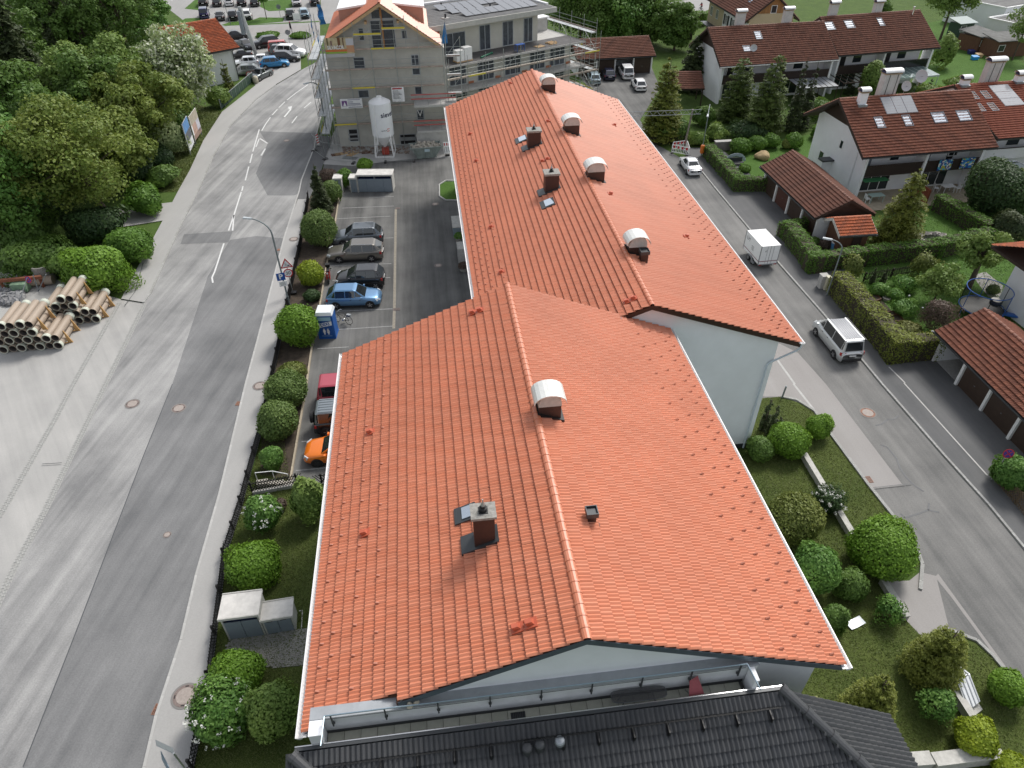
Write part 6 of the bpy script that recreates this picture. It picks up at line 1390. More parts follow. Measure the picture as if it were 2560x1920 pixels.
MB().cyl(M4 @ Vector((L4-1.6,rf4-.6,zr4-.5)),M4 @ Vector((L4-1.6,rf4-.6,zr4+.7)),.14,seg=10).obj('flue',CHROME,r4)
for M,L_,f_,r_,pan in ((M3,L3,f3,r3,None),(M4,L4,f4,r4,1)):
 xs=[.8+.0,L_/2,L_-.35]
 for x in xs:MB().extr([M @ Vector(p) for p in ((x,.9,-.05),(x,.9,f_(.9)-.25),(x,2.6,f_(2.6)-.25),(x,2.6,-.05))],M.col[0].xyz*.28).obj('fin_wall',WHITE,r_)
 for i in range(2):
  xa_,xb_=xs[i]+.28,xs[i+1]
  balcony(r_,M,xa_,xb_,1.0,2.5,2.6,m=(mat('solar_black',(.012,.014,.02),.15) if pan and i==1 else BALC))
  win(r_,M,xa_+1.2,xa_+2.2,2.7,4.7,2.5,gm=BLACK);win(r_,M,xa_+3.2,xa_+4.7,3.4,4.6,2.5);win(r_,M,xa_+1,xa_+4.5,.2,2.2,2.5,mull=2)
for nm,lb,M,x0,x1,y0,m_,gl_ in (('terrace_canopy','grey sheet terrace canopy below the far balcony',M3,L3-6.2,L3-.6,-2.4,mat('grey_sheeting',(.32,.34,.36),.4,var=.2,scale=3),None),('terrace_canopy','dark slatted pergola below the far balcony',M4,.2,6.0,-2.2,WOODD,1),('terrace_canopy','glass terrace roof at the end of the far house',M4,L4-7.5,L4-1.0,-2.6,mat('pale_green_frame',(.45,.52,.48),.5),2)):
 t=thing(nm,lb,'canopy',M @ Vector(((x0+x1)/2,(y0+1)/2,0)))
 S4=lambda x,y,z:M @ Vector((x,y,z))
 if gl_ is None:MB().hexa([S4(x0,y0,2.3),S4(x1,y0,2.3),S4(x1,.95,2.55),S4(x0,.95,2.55),S4(x0,y0,2.36),S4(x1,y0,2.36),S4(x1,.95,2.61),S4(x0,.95,2.61)]).obj('canopy_sheet',m_,t)
 if gl_==2:MB().hexa([S4(x0,y0,2.36),S4(x1,y0,2.36),S4(x1,.95,2.6),S4(x0,.95,2.6),S4(x0,y0,2.38),S4(x1,y0,2.38),S4(x1,.95,2.62),S4(x0,.95,2.62)]).obj('canopy_glass',mat('canopy_glass',(.16,.22,.21),.08,spec=.9),t)
 nR=7
 for i in range(nR+1):x=x0+(x1-x0)*i/nR;MB().bar(S4(x,y0,2.34),S4(x,.95,2.58),.07,.1).obj('rafter',m_ if gl_ != None else WOODD,t)
 MB().bar(S4(x0,y0+.05,2.25),S4(x1,y0+.05,2.25),.1,.12).obj('beam',m_ if gl_ else WOODD,t)
 for x in (x0+.1,(x0+x1)/2,x1-.1):MB().bar(S4(x,y0+.05,0),S4(x,y0+.05,2.2),.09,.09).obj('post',m_ if gl_ else WOODD,t)
def garage(label,M,L_,ze,zr,rf,rb,nbay,TVv,open_bays=(),doorm=GARD,lim=150,bay0=.35,gab=None):
 """M: x along the eave over the doors, y into the garage"""
 t=thing('garage_block',label,'garage',M.translation);P_=lambda x,y,z:M @ Vector((x,y,z))
 f_=gabled(t,M,L_,rf,rb,ze,zr,ze,TVv,.3,.34,walls=False,lim=(lim,0),trimm=WOODD)
 y1=rf+rb-.3
 MB().box(.3,.45,.6,y1,0,ze-.1,M).obj('wall',WHITE,t);MB().box(L_-.45,L_-.3,.6,y1,0,ze-.1,M).obj('wall',WHITE,t);MB().box(.45,L_-.45,y1-.15,y1,0,ze-.1,M).obj('wall',WHITE,t)
 for x in (.3,L_-.4):MB().extr([P_(x,.1,ze-.14),P_(x,rf,zr-.2),P_(x,rf+rb-.1,ze-.14)],M.col[0].xyz*.1).obj('gable_boarding',WOODD,t)
 MB().box(.45,L_-.45,.62,.8,ze-.45,ze-.1,M).obj('lintel',WOODD,t)
 MB().box(.45,L_-.45,.8,y1-.15,-.01,.095,M).obj('floor',CONC,t)
 bw=(L_-.75)/nbay
 for i in range(nbay+1):
  x=.375+i*bw;MB().box(x-.1,x+.1,.5,.72,0,ze-.12,M).obj('post',WPAINT,t)
 for i in range(nbay):
  if i in open_bays:continue
  x0,x1=.375+i*bw+.1,.375+(i+1)*bw-.1
  d=MB().box(x0,x1,.66,.7,.02,ze-.45,M).obj('garage_door',doorm[i%len(doorm)] if isinstance(doorm,list) else doorm,t)
  MB().box((x0+x1)/2-.06,(x0+x1)/2+.06,.63,.66,1.0,1.04,M).obj('handle',CHROME,d)
 return t,f_
cx2=lambda x,y:(1900+x/6.9125,340+y/6.9125)
ze=2.45
a,b=gp(cx2(5,530),ze),gp(cx2(950,1430),ze);u=(b-a);Lg=u.length;u.normalize();Mg=frame((a.x,a.y,0),u,(-u.y,u.x,0),(0,0,1))
if (Mg.col[1].xyz).x<0:Mg=frame((b.x,b.y,0),-u,(u.y,-u.x,0),(0,0,1))
g2,_=garage('brown-roofed garage block with four doors in front of the white house',Mg,Lg,ze,3.95,3.05,2.7,4,BV2,doorm=[GARD,mat('garage_door_red',(.09,.035,.025),.6),GARD,GARD],lim=300)
dx=lambda x,y:(2320+x/4.88,760+y/4.88)
a,b=gp(dx(80,330),ze),gp(dx(1171,1400),ze);u=(b-a).normalized();Lg3=14.3
Mg3=frame((a.x,a.y,0),u,(-u.y,u.x,0),(0,0,1))
print('G3 y dir',Mg3.col[1].xyz)
garage('brown-roofed garage block with one open bay at the right edge',Mg3,Lg3,ze,4.05,2.95,2.95,5,BV,open_bays=(0,),lim=300)
MB().tube([Mg3 @ Vector(p) for p in ((-.1,-.1,2.4),(-.1,.2,2.25),(.25,.5,2.2),(.25,.5,.1))],.05,8).obj('downpipe',WPAINT,bpy.data.objects['garage_block.001'])
a,b=gp(q(2,0,560,520),2.5),gp(q(2,0,1245,484),2.5);u=(b-a);Lg1=u.length;u.normalize();Mg1=frame((a.x,a.y,0),u,(-u.y,u.x,0),(0,0,1))
garage('long brown-roofed garage block behind the parked cars',Mg1,Lg1,2.5,4.3,4.2,1.2,4,BV2,open_bays=(2,),lim=100)
c0=gp(q(2,0,1450,700),2.3);t=thing('carport','small brown tiled carport roof behind the golden thuja','carport',(c0.x,c0.y,0))
Mc=frame((c0.x-2.2,c0.y-3.2,0),Vector((.92,-.1,0)).normalized(),Vector((.1,.92,0)).normalized(),(0,0,1))
upc=(Mc.col[1].xyz*3.2+Vector((0,0,1.4)));roof_slope(t,Mc @ Vector((0,0,2.2)),Mc.col[0].xyz,upc,4.5,upc.length,.3,.36,BV2,limit=60)
MB().hexa([Mc @ Vector(p) for p in ((0,0,2.1),(4.5,0,2.1),(4.5,3.2,3.5),(0,3.2,3.5),(0,0,2.2),(4.5,0,2.2),(4.5,3.2,3.6),(0,3.2,3.6))]).obj('deck',WOODD,t)
for x in (.2,4.3):
 for y in (.2,3.0):MB().bar(Mc @ Vector((x,y,0)),Mc @ Vector((x,y,2.1+1.3*y/3.2)),.12,.12).obj('post',WOODD,t)
t=thing('garden_shed','small wooden shed with an orange tiled roof beside the garage','shed')
c3=lambda x,y:q(3,1,x,y)
a,b=gp(c3(620,385),2.2),gp(c3(945,365),2.2);u=(b-a);Ls_=u.length;u.normalize();Ms=frame((a.x,a.y,0),u,(-u.y,u.x,0),(0,0,1));t.location=a.xy.to_3d()
gabled(t,Ms,Ls_,1.75,1.2,2.2,3.05,2.4,OV,.3,.34,wallm=WOODB,inset=(.45,.2,.45,.45),lim=(120,0),gutm=DGREY,trimm=mat('pale_verge',(.55,.52,.48),.6))
win(t,Ms,1.6,2.4,.1,1.95,.42,fm=WOODD,gm=WOODD,name='door')
t=thing('white_house','white house wall with an orange tiled roof edge at the right picture edge','house')
wb_=gp((2320+1160/6.9125,560+1400/6.9125));wt=(2320+1640/6.9125,560+510/6.9125);hw_=hz(wb_,wt[1])
we=gp((2320+1400/6.9125,560+1640/6.9125))
Mw=frame((wb_.x,wb_.y,0),(1,.03,0),(-.03,1,0),(0,0,1));t.location=Mw.translation
zt_=hw_
MB().box(0,11,-7.0,0,-.05,zt_,Mw).obj('wall',WHITE,t)
e0=gp((2320+1110/6.9125,560+350/6.9125),zt_+.45);le=Mw.inverted() @ e0
MB().box(le.x,11,-7.6,le.y,zt_+.12,zt_+.3,Mw).obj('roof_deck',WOODD,t)
roof_slope(t,Mw @ Vector((le.x,le.y,zt_+.3)),(Mw.col[0].xyz),(Mw.col[1].xyz*-3.9+Vector((0,0,1.8))),11-le.x,4.3,.3,.34,OV,limit=40)
MB().box(.0-.02,.0,-3.9,-3.7,1.6,1.85,Mw).obj('vent_cover',STEEL,t)
t=thing('yellow_house','cream and white house with dark shutters, timber gable and brown roof','house')
eyl=gp(bx_(150,-40),6.2);eyr=gp(bx_(850,385),6.2);u=(eyr-eyl);Ly=u.length;u.normalize();My=frame((eyl.x,eyl.y,0),u,(-u.y,u.x,0),(0,0,1));t.location=My.translation
CREAM=mat('cream_render',(.56,.46,.3),.85,var=.06,scale=1)
ry=gp(bx_(1570,0),9.6);rfy=(ry-eyl).dot(My.col[1].xyz);rfy=max(4.0,min(7,rfy))
fy=gabled(t,My,Ly,rfy,rfy*.95,6.2,9.6,6.2,BV2,.3,.36,wallm=CREAM,inset=(.8,.8,.6,.5),gab=(7.4,mat('larch_boarding',(.34,.17,.06),.75,var=.35,scale=5,stretch=(1,1,.1))),lim=(60,0))
MB().box(Ly*.42,Ly-.51,.76,.795,-.05,5.9,My).obj('white_wall_panel',WHITE,t)
for x,m_ in ((Ly*.12,None),(Ly*.27,None),(Ly*.5,1),(Ly*.66,1),(Ly*.82,1)):
 win(t,My,x-.5,x+.5,3.9,5.3,.76,gm=GLASS,mull=1)
 if m_:
  for s in (-1,1):MB().box(x+s*.85-.3,x+s*.85+.3,.71,.755,3.85,5.35,My).obj('shutter',mat('dark_shutter',(.02,.025,.025),.6),t)
win(t,My,Ly*.1,Ly*.1+1.0,.2,2.3,.76,gm=WOODB,name='door');MB().box(Ly*.04,Ly*.3,-.5,.8,2.6,2.75,My).obj('porch_roof',DGREY,t)
win_x(t,My,rfy-.5,rfy+.4,7.2,8.3,Ly-.45,out=1)
lp=on_front(My,6.2,rfy,9.6,bx_(930,40));skylight(t,My,fy,lp.x,lp.y,.8,1.3,6.2,rfy,9.6)
ehl,ehr=gp(zf(340,800),4.5),gp(zf(1105,660),4.5);u=(ehr-ehl);u.normalize();M5=frame((ehr.x,ehr.y,0)-u*8.5 if False else Vector((ehr.x,ehr.y,0))-u*8.5,u,(-u.y,u.x,0),(0,0,1))
zr5=7.25;rf5=6.85
t=thing('little_house','little white house with an orange tiled roof beside the wood','house',M5.translation)
f5=gabled(t,M5,8.5,rf5,1.5,4.5,zr5,6.4,OV,.3,.36,inset=(.9,.3,.6,.9),lim=(200,0),wallm=WHITE)
lp=on_front(M5,4.5,rf5,zr5,zf(535,580));skylight(t,M5,f5,lp.x,lp.y,1.1,1.5,4.5,rf5,zr5)
MB().tube([M5 @ Vector(p) for p in ((7.5,0,4.4),(7.55,.8,4.0),(7.55,.8,.1))],.06,8).obj('downpipe',DGREY,t)
for lb,c_,sz,h_,rz,wins in (('low white flat-roofed hall behind the gardens',q(3,0,1930,200),(13,11),4.0,20,0),('large white building with grid windows at the top right edge',q(3,0,2060,20),(34,10),8.5,6,6),('grey flat-roofed annex at the right edge',q(3,0,2170,330),(12,6),3.2,20,0)):
 c=gp(c_,0);t=thing('flat_roof_hall',lb,'building',(c.x,c.y,0));Mh=Matrix.Translation((c.x,c.y,0)) @ Matrix.Rotation(R(rz),4,'Z');a_,b_=sz[0]/2,sz[1]/2
 if wins:Mh=Mh @ Matrix.Translation((8,6,0))
 MB().box(-a_,a_,-b_,b_,-.05,h_,Mh).obj('wall',WHITE,t);MB().box(-a_+.3,a_-.3,-b_+.3,b_-.3,h_+.005,h_+.04,Mh).obj('flat_roof',mat('grey_felt',(.16,.16,.155),.9,var=.3,scale=1),t)
 for s in (-1,1):MB().box(-a_-.03,a_+.03,s*b_-.15,s*b_+.15,h_,h_+.16,Mh).obj('parapet',WPAINT,t);MB().box(s*a_-.15,s*a_+.15,-b_+.15,b_-.15,h_,h_+.155,Mh).obj('parapet',WPAINT,t)
 for k in range(4):MB().box(-a_+.4,a_-.4,-b_+1+k*(sz[1]-2)/3,-b_+1.06+k*(sz[1]-2)/3,h_+.041,h_+.07,Mh).obj('roof_seam',DGREY,t)
 for k in range(wins):
  x=-a_+1.5+k*(sz[0]-3)/wins;win(t,Mh,x,x+2.6,3.2,5.4,-b_,mull=3);win(t,Mh,x,x+2.6,.6,2.4,-b_,mull=3)
for lb,c_,sz,h_,rz,m_ in (('brown hut with a grey felt roof and overgrown edges',q(3,0,1770,420),(4.6,3.6),2.3,25,WOODB),('dark brown summer house with white windows',q(3,0,2010,470),(6.0,3.2),2.4,6,WOODB),('small dark shed beside the back trees',q(2,0,1480,330),(2.4,2.2),2.2,0,WOODD),('green glazed shed roof by the flat hall',q(3,0,1640,310),(3.2,2.2),2.2,10,mat('dark_green_wall',(.03,.07,.05),.6))):
 c=gp(c_,0);t=thing('garden_hut',lb,'hut',(c.x,c.y,0));Mh=Matrix.Translation((c.x,c.y,0)) @ Matrix.Rotation(R(rz),4,'Z');a_,b_=sz[0]/2,sz[1]/2
 MB().box(-a_,a_,-b_,b_,0,h_,Mh).obj('wall',m_,t)
 MB().hexa([Mh @ Vector(p) for p in ((-a_-.3,-b_-.4,h_+.02),(a_+.3,-b_-.4,h_+.02),(a_+.3,b_+.3,h_+.5),(-a_-.3,b_+.3,h_+.5),(-a_-.3,-b_-.4,h_+.12),(a_+.3,-b_-.4,h_+.12),(a_+.3,b_+.3,h_+.6),(-a_-.3,b_+.3,h_+.6))]).obj('roof',mat('grey_felt',(.16,.16,.155),.9) if m_ is not MATS.get('dark_green_wall') else mat('glazed_roof',(.3,.36,.34),.15),t)
 win(t,Mh,-a_+.4,-a_+1.6,.9,1.9,-b_)
# ================================================================ building under construction
GREYR=mat('grey_base_coat',(.5,.49,.445),.9,var=.1,scale=1.2,bump=.2);FILM=mat('window_film',(.075,.085,.1),.22,var=.35,scale=3,spec=.6)
FRAMEG=mat('grey_frame',(.42,.45,.47),.5);SLABC=mat('raw_slab',(.46,.45,.43),.85,var=.15,scale=2)
BRICKO=mat('hollow_brick',(.42,.17,.09),.85,var=.2,scale=8)
YF=83.6
site=thing('unfinished_building','grey rendered building under construction with a steep orange gable roof and a flat-roofed wing','building',(-4,86,0))
c1=lambda x,y:q(1,0,x,y);cz_=lambda x,y:(770+x/6.506,y/6.506);cw=lambda x,y:(770+x/6.144,190+y/6.144);cs_=lambda x,y:(1080+x/5.267,y/5.267)
YV=YF-1.0
apx=gY(c1(1060,28),YV);eL=gY(c1(640,325),YV);eR=gY(c1(1588,385),YV)
xl,xr2,xa_p,za_p=-10.4,2.6,apx.x,apx.z
kL=(apx.z-eL.z)/(apx.x-eL.x);kR=(apx.z-eR.z)/(eR.x-apx.x)
zroof=lambda x:za_p-kL*(xa_p-x) if x<xa_p else za_p-kR*(x-xa_p)
xe0,xe1=eL.x-.6,eR.x+.1;YB=YF+13
SV=tile_variants(TERR,.3,.36,nvar=4,seg=2,amp=.03,lift=.06,lip=.035,name='roof_tile')
upL=Vector((xa_p-xe0,0,za_p-zroof(xe0)));upR=Vector((xa_p-xe1,0,za_p-zroof(xe1)))
roof_slope(site,(xe0,YV,zroof(xe0)),(0,1,0),upL,YB-YV,upL.length,.3,.36,SV,limit=0)
roof_slope(site,(xe1,YV,zroof(xe1)),(0,1,0),upR,YB-YV,upR.length,.3,.36,SV,limit=0)
ridge_caps(site,(xa_p,YV,za_p+.03),(xa_p,YB,za_p+.03),.16,.4,TERR)
mb=MB()
for x0,x1 in ((xe0,xa_p),(xa_p,xe1)):
 mb.hexa([(x0,YV+.05,zroof(x0)-.22),(x1,YV+.05,zroof(x1)-.22),(x1,YB,zroof(x1)-.22),(x0,YB,zroof(x0)-.22),(x0,YV+.05,zroof(x0)),(x1,YV+.05,zroof(x1)),(x1,YB,zroof(x1)),(x0,YB,zroof(x0))])
mb.obj('roof_deck',WOODL,site)
mb=MB()
for x0,x1 in ((xe0,xa_p),(xa_p,xe1)):mb.hexa([(x0,YV,zroof(x0)-.34),(x1,YV,zroof(x1)-.34),(x1,YV+.05,zroof(x1)-.34),(x0,YV+.05,zroof(x0)-.34),(x0,YV,zroof(x0)-.06),(x1,YV,zroof(x1)-.06),(x1,YV+.05,zroof(x1)-.06),(x0,YV+.05,zroof(x0)-.06)])
mb.obj('verge_board',WOODL,site)
mb=MB();mb.extr([(xl,YF,-.05),(xr2,YF,-.05),(xr2,YF,zroof(xr2)-.25),(xa_p,YF,za_p-.25),(xl,YF,zroof(xl)-.25)],(0,YB-YF-.6,0));mb.obj('wall',GREYR,site)
for px in (c1(945,195),c1(1225,185)):
 p=gY(px,YV+.3);MB().box(p.x-.12,p.x+.12,YV+.06,YF,p.z-.15,p.z+.1).obj('purlin_end',WOODL,site)
for s,(xa2,xb2) in ((-1,(xa_p-4.7,xa_p-1.2)),(1,(xa_p+1.2,xa_p+4.6))):
 y0=YF+3.4;zt=za_p-.95;zo=zt-.45
 d=MB().hexa([(min(xa2,xb2),y0,zroof(xa2 if s<0 else xb2)-.1),(max(xa2,xb2),y0,zroof(xb2 if s<0 else xa2)-1.0 if False else zroof(max(xa2,xb2))-.1),(max(xa2,xb2),y0+6,zroof(max(xa2,xb2))-.1),(min(xa2,xb2),y0+6,zroof(min(xa2,xb2))-.1),
                   (min(xa2,xb2),y0,zo if s<0 else zt),(max(xa2,xb2),y0,zt if s<0 else zo),(max(xa2,xb2),y0+6,zt if s<0 else zo),(min(xa2,xb2),y0+6,zo if s<0 else zt)]).obj('dormer',mat('copper_film',(.42,.24,.18),.45,var=.1,scale=2),site)
 x0,x1=min(xa2,xb2)-.15,max(xa2,xb2)+.15;za,zb9=(zo,zt) if s<0 else (zt,zo)
 MB().hexa([(x0,y0-.15,za+.02),(x1,y0-.15,zb9+.02),(x1,y0+6.1,zb9+.02),(x0,y0+6.1,za+.02),(x0,y0-.15,za+.2),(x1,y0-.15,zb9+.2),(x1,y0+6.1,zb9+.2),(x0,y0+6.1,za+.2)]).obj('dormer_roof',WMETAL,d)
 for k in range(4):x=x0+(x1-x0)*(k+.5)/4;z=za+(zb9-za)*(k+.5)/4;MB().box(x-.015,x+.015,y0-.15,y0+6.1,z+.2,z+.26).obj('standing_seam',WMETAL,d)
def fwin(a,b,gm=FILM,mull=0,Y=YF,par=site,fm=FRAMEG):
 p,q_=gY(a,Y),gY(b,Y);return win(par,Matrix(),min(p.x,q_.x),max(p.x,q_.x),min(p.z,q_.z),max(p.z,q_.z),Y,gm=gm,fm=fm,mull=mull)
fwin(cz_(1000,330),cz_(1440,770),mull=1);fwin(cz_(1010,150),cz_(1390,300));fwin(cz_(810,455),cz_(925,660));fwin(cz_(1515,490),cz_(1615,630))
fwin(cz_(730,930),cz_(935,1110));fwin(cz_(1670,890),cz_(1812,1060),mull=1);fwin(cz_(1690,1105),cz_(1830,1215))
fwin(cw(765,215),cw(945,330));fwin(cw(1635,160),cw(1755,280));fwin(cw(1665,520),cw(1788,665));fwin(cw(615,815),cw(785,1000),gm=BLACK);fwin(cw(1405,895),cw(1665,1060),gm=BLACK)
p=gY(cw(1720,575),YF-.03);text('V',frame((p.x,YF-.06,p.z),(1,0,0),(0,0,1),(0,-1,0)),1.1,WPAINT,site,name='tape_mark')
for a,b in ((cw(615,888),cw(785,905)),(cw(615,955),cw(785,972)),(cw(1405,945),cw(1665,985))):p,q_=gY(a,YF-.08),gY(b,YF-.08);MB().box(p.x,q_.x,YF-.1,YF-.06,q_.z,p.z).obj('guard_board',WOODL if a[1]>1e9 else STEEL,site)
MB().box(xa_p-.1,xa_p+.12,YF-.14,YF-.05,gY(cz_(1200,780),YF).z,za_p-.6).obj('timber_post',mat('orange_timber',(.42,.2,.07),.7),site)
for (a,b,dpt) in ((cw(1680,885),cw(2120,870),2.4),(cw(1635,490),cw(2090,480),2.4)):
 p,q_=gY(a,YF-dpt),gY(b,YF-dpt);s=MB().box(p.x,q_.x+1.5,YF-dpt,YF-.005,p.z-.0,p.z+.24).obj('balcony_slab',SLABC,site)
 for k in range(4):x=p.x+.2+k*1.4;MB().box(x-.025,x+.025,YF-dpt+.1,YF-dpt+.15,p.z+.24,p.z+1.3).obj('guard_post',STEEL,s)
 for h in (.75,1.2):MB().box(p.x-.3,q_.x+1.4,YF-dpt+.06,YF-dpt+.1,p.z+.24+h-.12,p.z+.24+h).obj('guard_board',mat('red_board',(.42,.1,.09),.7),s)
MB().box(-1.3,3.2,YF-2.2,YF-1.9,0,gY(cw(1680,885),YF-2.4).z).obj('balcony_wall',SLABC,site)
ang=R(27.5);U=Vector((math.cos(ang),math.sin(ang),0));Vv=Vector((-math.sin(ang),math.cos(ang),0))
MW=frame((3.2,86.2,0),U,Vv,(0,0,1));LW_=20.0
MB().box(-1.5,LW_-1.2,1.0,11,-.05,7.8,MW).obj('wing_wall',GREYR,site)
for z in (2.4,5.0,7.8):MB().box(-1.2,LW_,-.9 if z<7 else -.4,1.0 if z<7 else 11,z,z+.22,MW).obj('floor_slab',SLABC,site)
MB().box(-1.1,LW_-.1,-.3,3.2,8.02,8.05,MW).obj('terrace_felt',mat('dark_felt',(.09,.085,.085),.8,var=.3,scale=1.2),site)
MB().box(-.5,LW_-5.0,3.2,11,8.0,11.4,MW).obj('top_floor_wall',mat('pale_base_coat',(.55,.535,.47),.9,var=.08,scale=1),site)
zfl=11.4
fr=MB().box(-2.0,LW_-3.2,1.6,12.5,zfl,zfl+.55,MW).obj('roof_slab',mat('roof_fascia',(.46,.455,.42),.85,var=.15,scale=2),site)
MB().box(-1.8,LW_-3.4,1.8,12.3,zfl+.552,zfl+.58,MW).obj('roof_felt',mat('grey_roof_felt',(.13,.13,.13),.9,var=.25,scale=.8),fr)
for k in range(14):MB().box(-1.7,LW_-3.6,2.4+k*.75,2.43+k*.75,zfl+.581,zfl+.59,MW).obj('felt_seam',DGREY,fr)
MB().box(-1.9,LW_-3.3,12.2,12.6,zfl+.55,zfl+.8,MW).obj('rear_parapet',WMETAL,fr);MB().box(LW_-3.5,LW_-3.15,3.5,12.3,zfl+.55,zfl+.75,MW).obj('side_parapet',WMETAL,fr)
for px0,px1,zz0,zz1 in ((.7,4.2,8.2,10.6),(6.2,7.8,8.1,10.9),(9.6,11.2,8.1,10.9),(12.8,14.2,8.1,10.9)):win(site,MW,px0,px1,zz0,zz1,3.2,gm=FILM,fm=FRAMEG,mull=1)
for x0 in (.4,4.4,8.4,12.2,15.4):
 win(site,MW,x0,x0+2.4,5.3,7.5,1.0,gm=FILM,fm=FRAMEG,mull=2);win(site,MW,x0,x0+2.4,2.7,4.8,1.0,gm=FILM,fm=FRAMEG,mull=2);win(site,MW,x0,x0+2.4,.2,2.3,1.0,gm=FILM,fm=FRAMEG,mull=1)
 MB().box(x0+2.6,x0+3.4,.93,.998,5.25,5.5,MW).obj('brick_course',BRICKO,site)
for r_,(x0,x1,y) in enumerate(((4.6,15.2,3.4),(4.0,9.0,5.6),(11.2,15.8,5.9),(3.6,15.6,8.0))):
 n=round((x1-x0)/1.15)
 for k in range(n):
  x=x0+k*(x1-x0)/n;a=[MW @ Vector(p) for p in ((x,y,zfl+.7),(x+1.1,y,zfl+.7),(x+1.1,y+1.7,zfl+.98),(x,y+1.7,zfl+.98))]
  mb=MB();mb.hexa([p-Vector((0,0,.04)) for p in a]+a);mb.obj('solar_module',mat('pale_solar_glass',(.22,.225,.235),.1,metal=.5,spec=.9),fr)
for x,y in ((2.2,4.2),(9.8,6.2),(5.0,10)):MB().box(x-.4,x+.4,y-.35,y+.35,zfl+.58,zfl+.66,MW).obj('vent_base',CONC,fr);MB().cyl(MW @ Vector((x,y,zfl+.6)),MW @ Vector((x,y,zfl+1.1)),.12,seg=10).obj('vent_pipe',DGREY,fr)
MB().box(LW_-4.0,LW_-.6,7,11.5,8,9.6,MW).obj('stair_head',SLABC,site);MB().box(LW_-4.2,LW_-.4,6.8,11.7,9.6,9.75,MW).obj('stair_roof',WMETAL,site)
GALV=mat('scaffold_tube',(.36,.38,.37),.45,metal=.5,var=.2,scale=4);PLANK=mat('scaffold_deck',(.4,.36,.3),.8,var=.25,scale=3);ALU=mat('alu_deck',(.52,.54,.55),.45,metal=.4,var=.15,scale=3)
TOE=mat('toe_board',(.36,.29,.25),.75,var=.35,scale=2.5);YEL=mat('yellow_clip',(.6,.5,.05),.6)
def scaffold(label,M,L_,levels,dep=.75,bay=2.57,ztop=None,diag=(0,2),deckm=PLANK,skip=()):
 t=thing('scaffold',label,'scaffold',M.translation);nb=max(1,round(L_/bay));bw=L_/nb
 zt=ztop or levels[-1]+2.0
 T_=lambda x,y,z:M @ Vector((x,y,z))
 for i in range(nb+1):
  for y in (0,dep):MB().cyl(T_(i*bw,y,0),T_(i*bw,y,zt if y==0 else min(zt,levels[-1]+.2)),.03,seg=6).obj('standard',GALV,t)
  MB().box(i*bw-.12,i*bw+.12,-.12,.12,0,.03,M).obj('base_plate',GALV,t)
  for z in levels:MB().cyl(T_(i*bw,0,z-.06),T_(i*bw,dep,z-.06),.025,seg=6).obj('transom',GALV,t)
 for j,z in enumerate(levels):
  for i in range(nb):
   if (i,j) in skip:continue
   x0,x1=i*bw+.04,(i+1)*bw-.04
   MB().box(x0,x1,.06,dep*.5-.02,z-.03,z+.03,M).obj('deck',deckm,t);MB().box(x0,x1,dep*.5+.02,dep-.04,z-.03,z+.028,M).obj('deck',deckm,t)
   MB().box(x0,x1,-.02,.02,z+.03,z+.18,M).obj('toe_board',TOE if (i*3+j*2)%7 else YEL,t)
   for h in (.5,1.0):MB().cyl(T_(i*bw,0,z+h),T_((i+1)*bw,0,z+h),.022,seg=6).obj('guard_rail',GALV,t)
   if i%4 in diag and j%2==0:MB().cyl(T_(i*bw,-.03,z),T_((i+1)*bw,-.03,z+2.0),.022,seg=6).obj('brace',GALV,t)
 return t
YS=YF-1.05
lv=[gY(cw(900,745),YS).z,gY(cw(900,480),YS).z,gY(cw(900,195),YS).z,gY(cz_(900,1140),YS).z,gY(cz_(900,815),YS).z]
print('front levels',[round(z,2) for z in lv])
scaffold('galvanised scaffold in front of the grey gable facade',frame((-10.6,YS,0),(1,0,0),(0,1,0),(0,0,1)),13.0,lv,ztop=lv[-1]+2.2,bay=2.6,diag=(1,))
for a,b in ((cz_(740,580),cz_(1185,565)),(cz_(1195,480),cz_(1570,465))):
 p,q_=gY(a,YS),gY(b,YS);st_=thing('scaffold_stage','raised plank stage in front of the gable glazing, %s one'%('lower left' if a[0]<890 else 'upper right'),'scaffold',(p.x,YS,p.z))
 MB().box(p.x,q_.x,YS,YS+.6,p.z-.04,p.z+.03).obj('deck',ALU,st_);MB().box(p.x,q_.x,YS-.05,YS-.01,p.z+.03,p.z+.2).obj('toe_board',YEL,st_)
 for x in (p.x,q_.x):MB().cyl((x,YS,lv[-1]),(x,YS,p.z+1.3),.03,seg=6).obj('standard',GALV,st_)
 for h in (.5,1.0):MB().cyl((p.x,YS,p.z+h),(q_.x,YS,p.z+h),.022,seg=6).obj('guard_rail',GALV,st_)
scaffold('scaffold with aluminium decks along the left side of the grey building',frame((-12.2,YF-1.4,0),(0,1,0),(1,0,0),(0,0,1)),10.5,[2.2,4.2,6.2,8.2,10.2],dep=1.0,deckm=ALU,diag=(0,1,2,3),ztop=12.6)
scaffold('scaffold along the flat-roofed wing of the grey building',MW @ Matrix.Translation((-1.2,-1.9,0)),22.5,[1.9,4.6,6.9],ztop=9.3,diag=(1,3),deckm=PLANK)
scaffold('scaffold at the right end of the flat-roofed wing',MW @ Matrix.Translation((LW_+1.3,-1.0,0)) @ Matrix.Rotation(math.pi/2,4,'Z'),10.4,[1.9,4.6,6.9,9.0],ztop=10.6,dep=.9,deckm=ALU)
scaffold('scaffold stair tower between the gable and the flat wing',frame((2.7,YF-1.6,0),(1,0,0),(0,1,0),(0,0,1)),1.6,[2.0,4.0,6.0,8.0,10.0],dep=1.0,bay=1.6,deckm=ALU,ztop=12)
NET=mat('blue_net',(.02,.16,.4),.8,var=.3,scale=5)
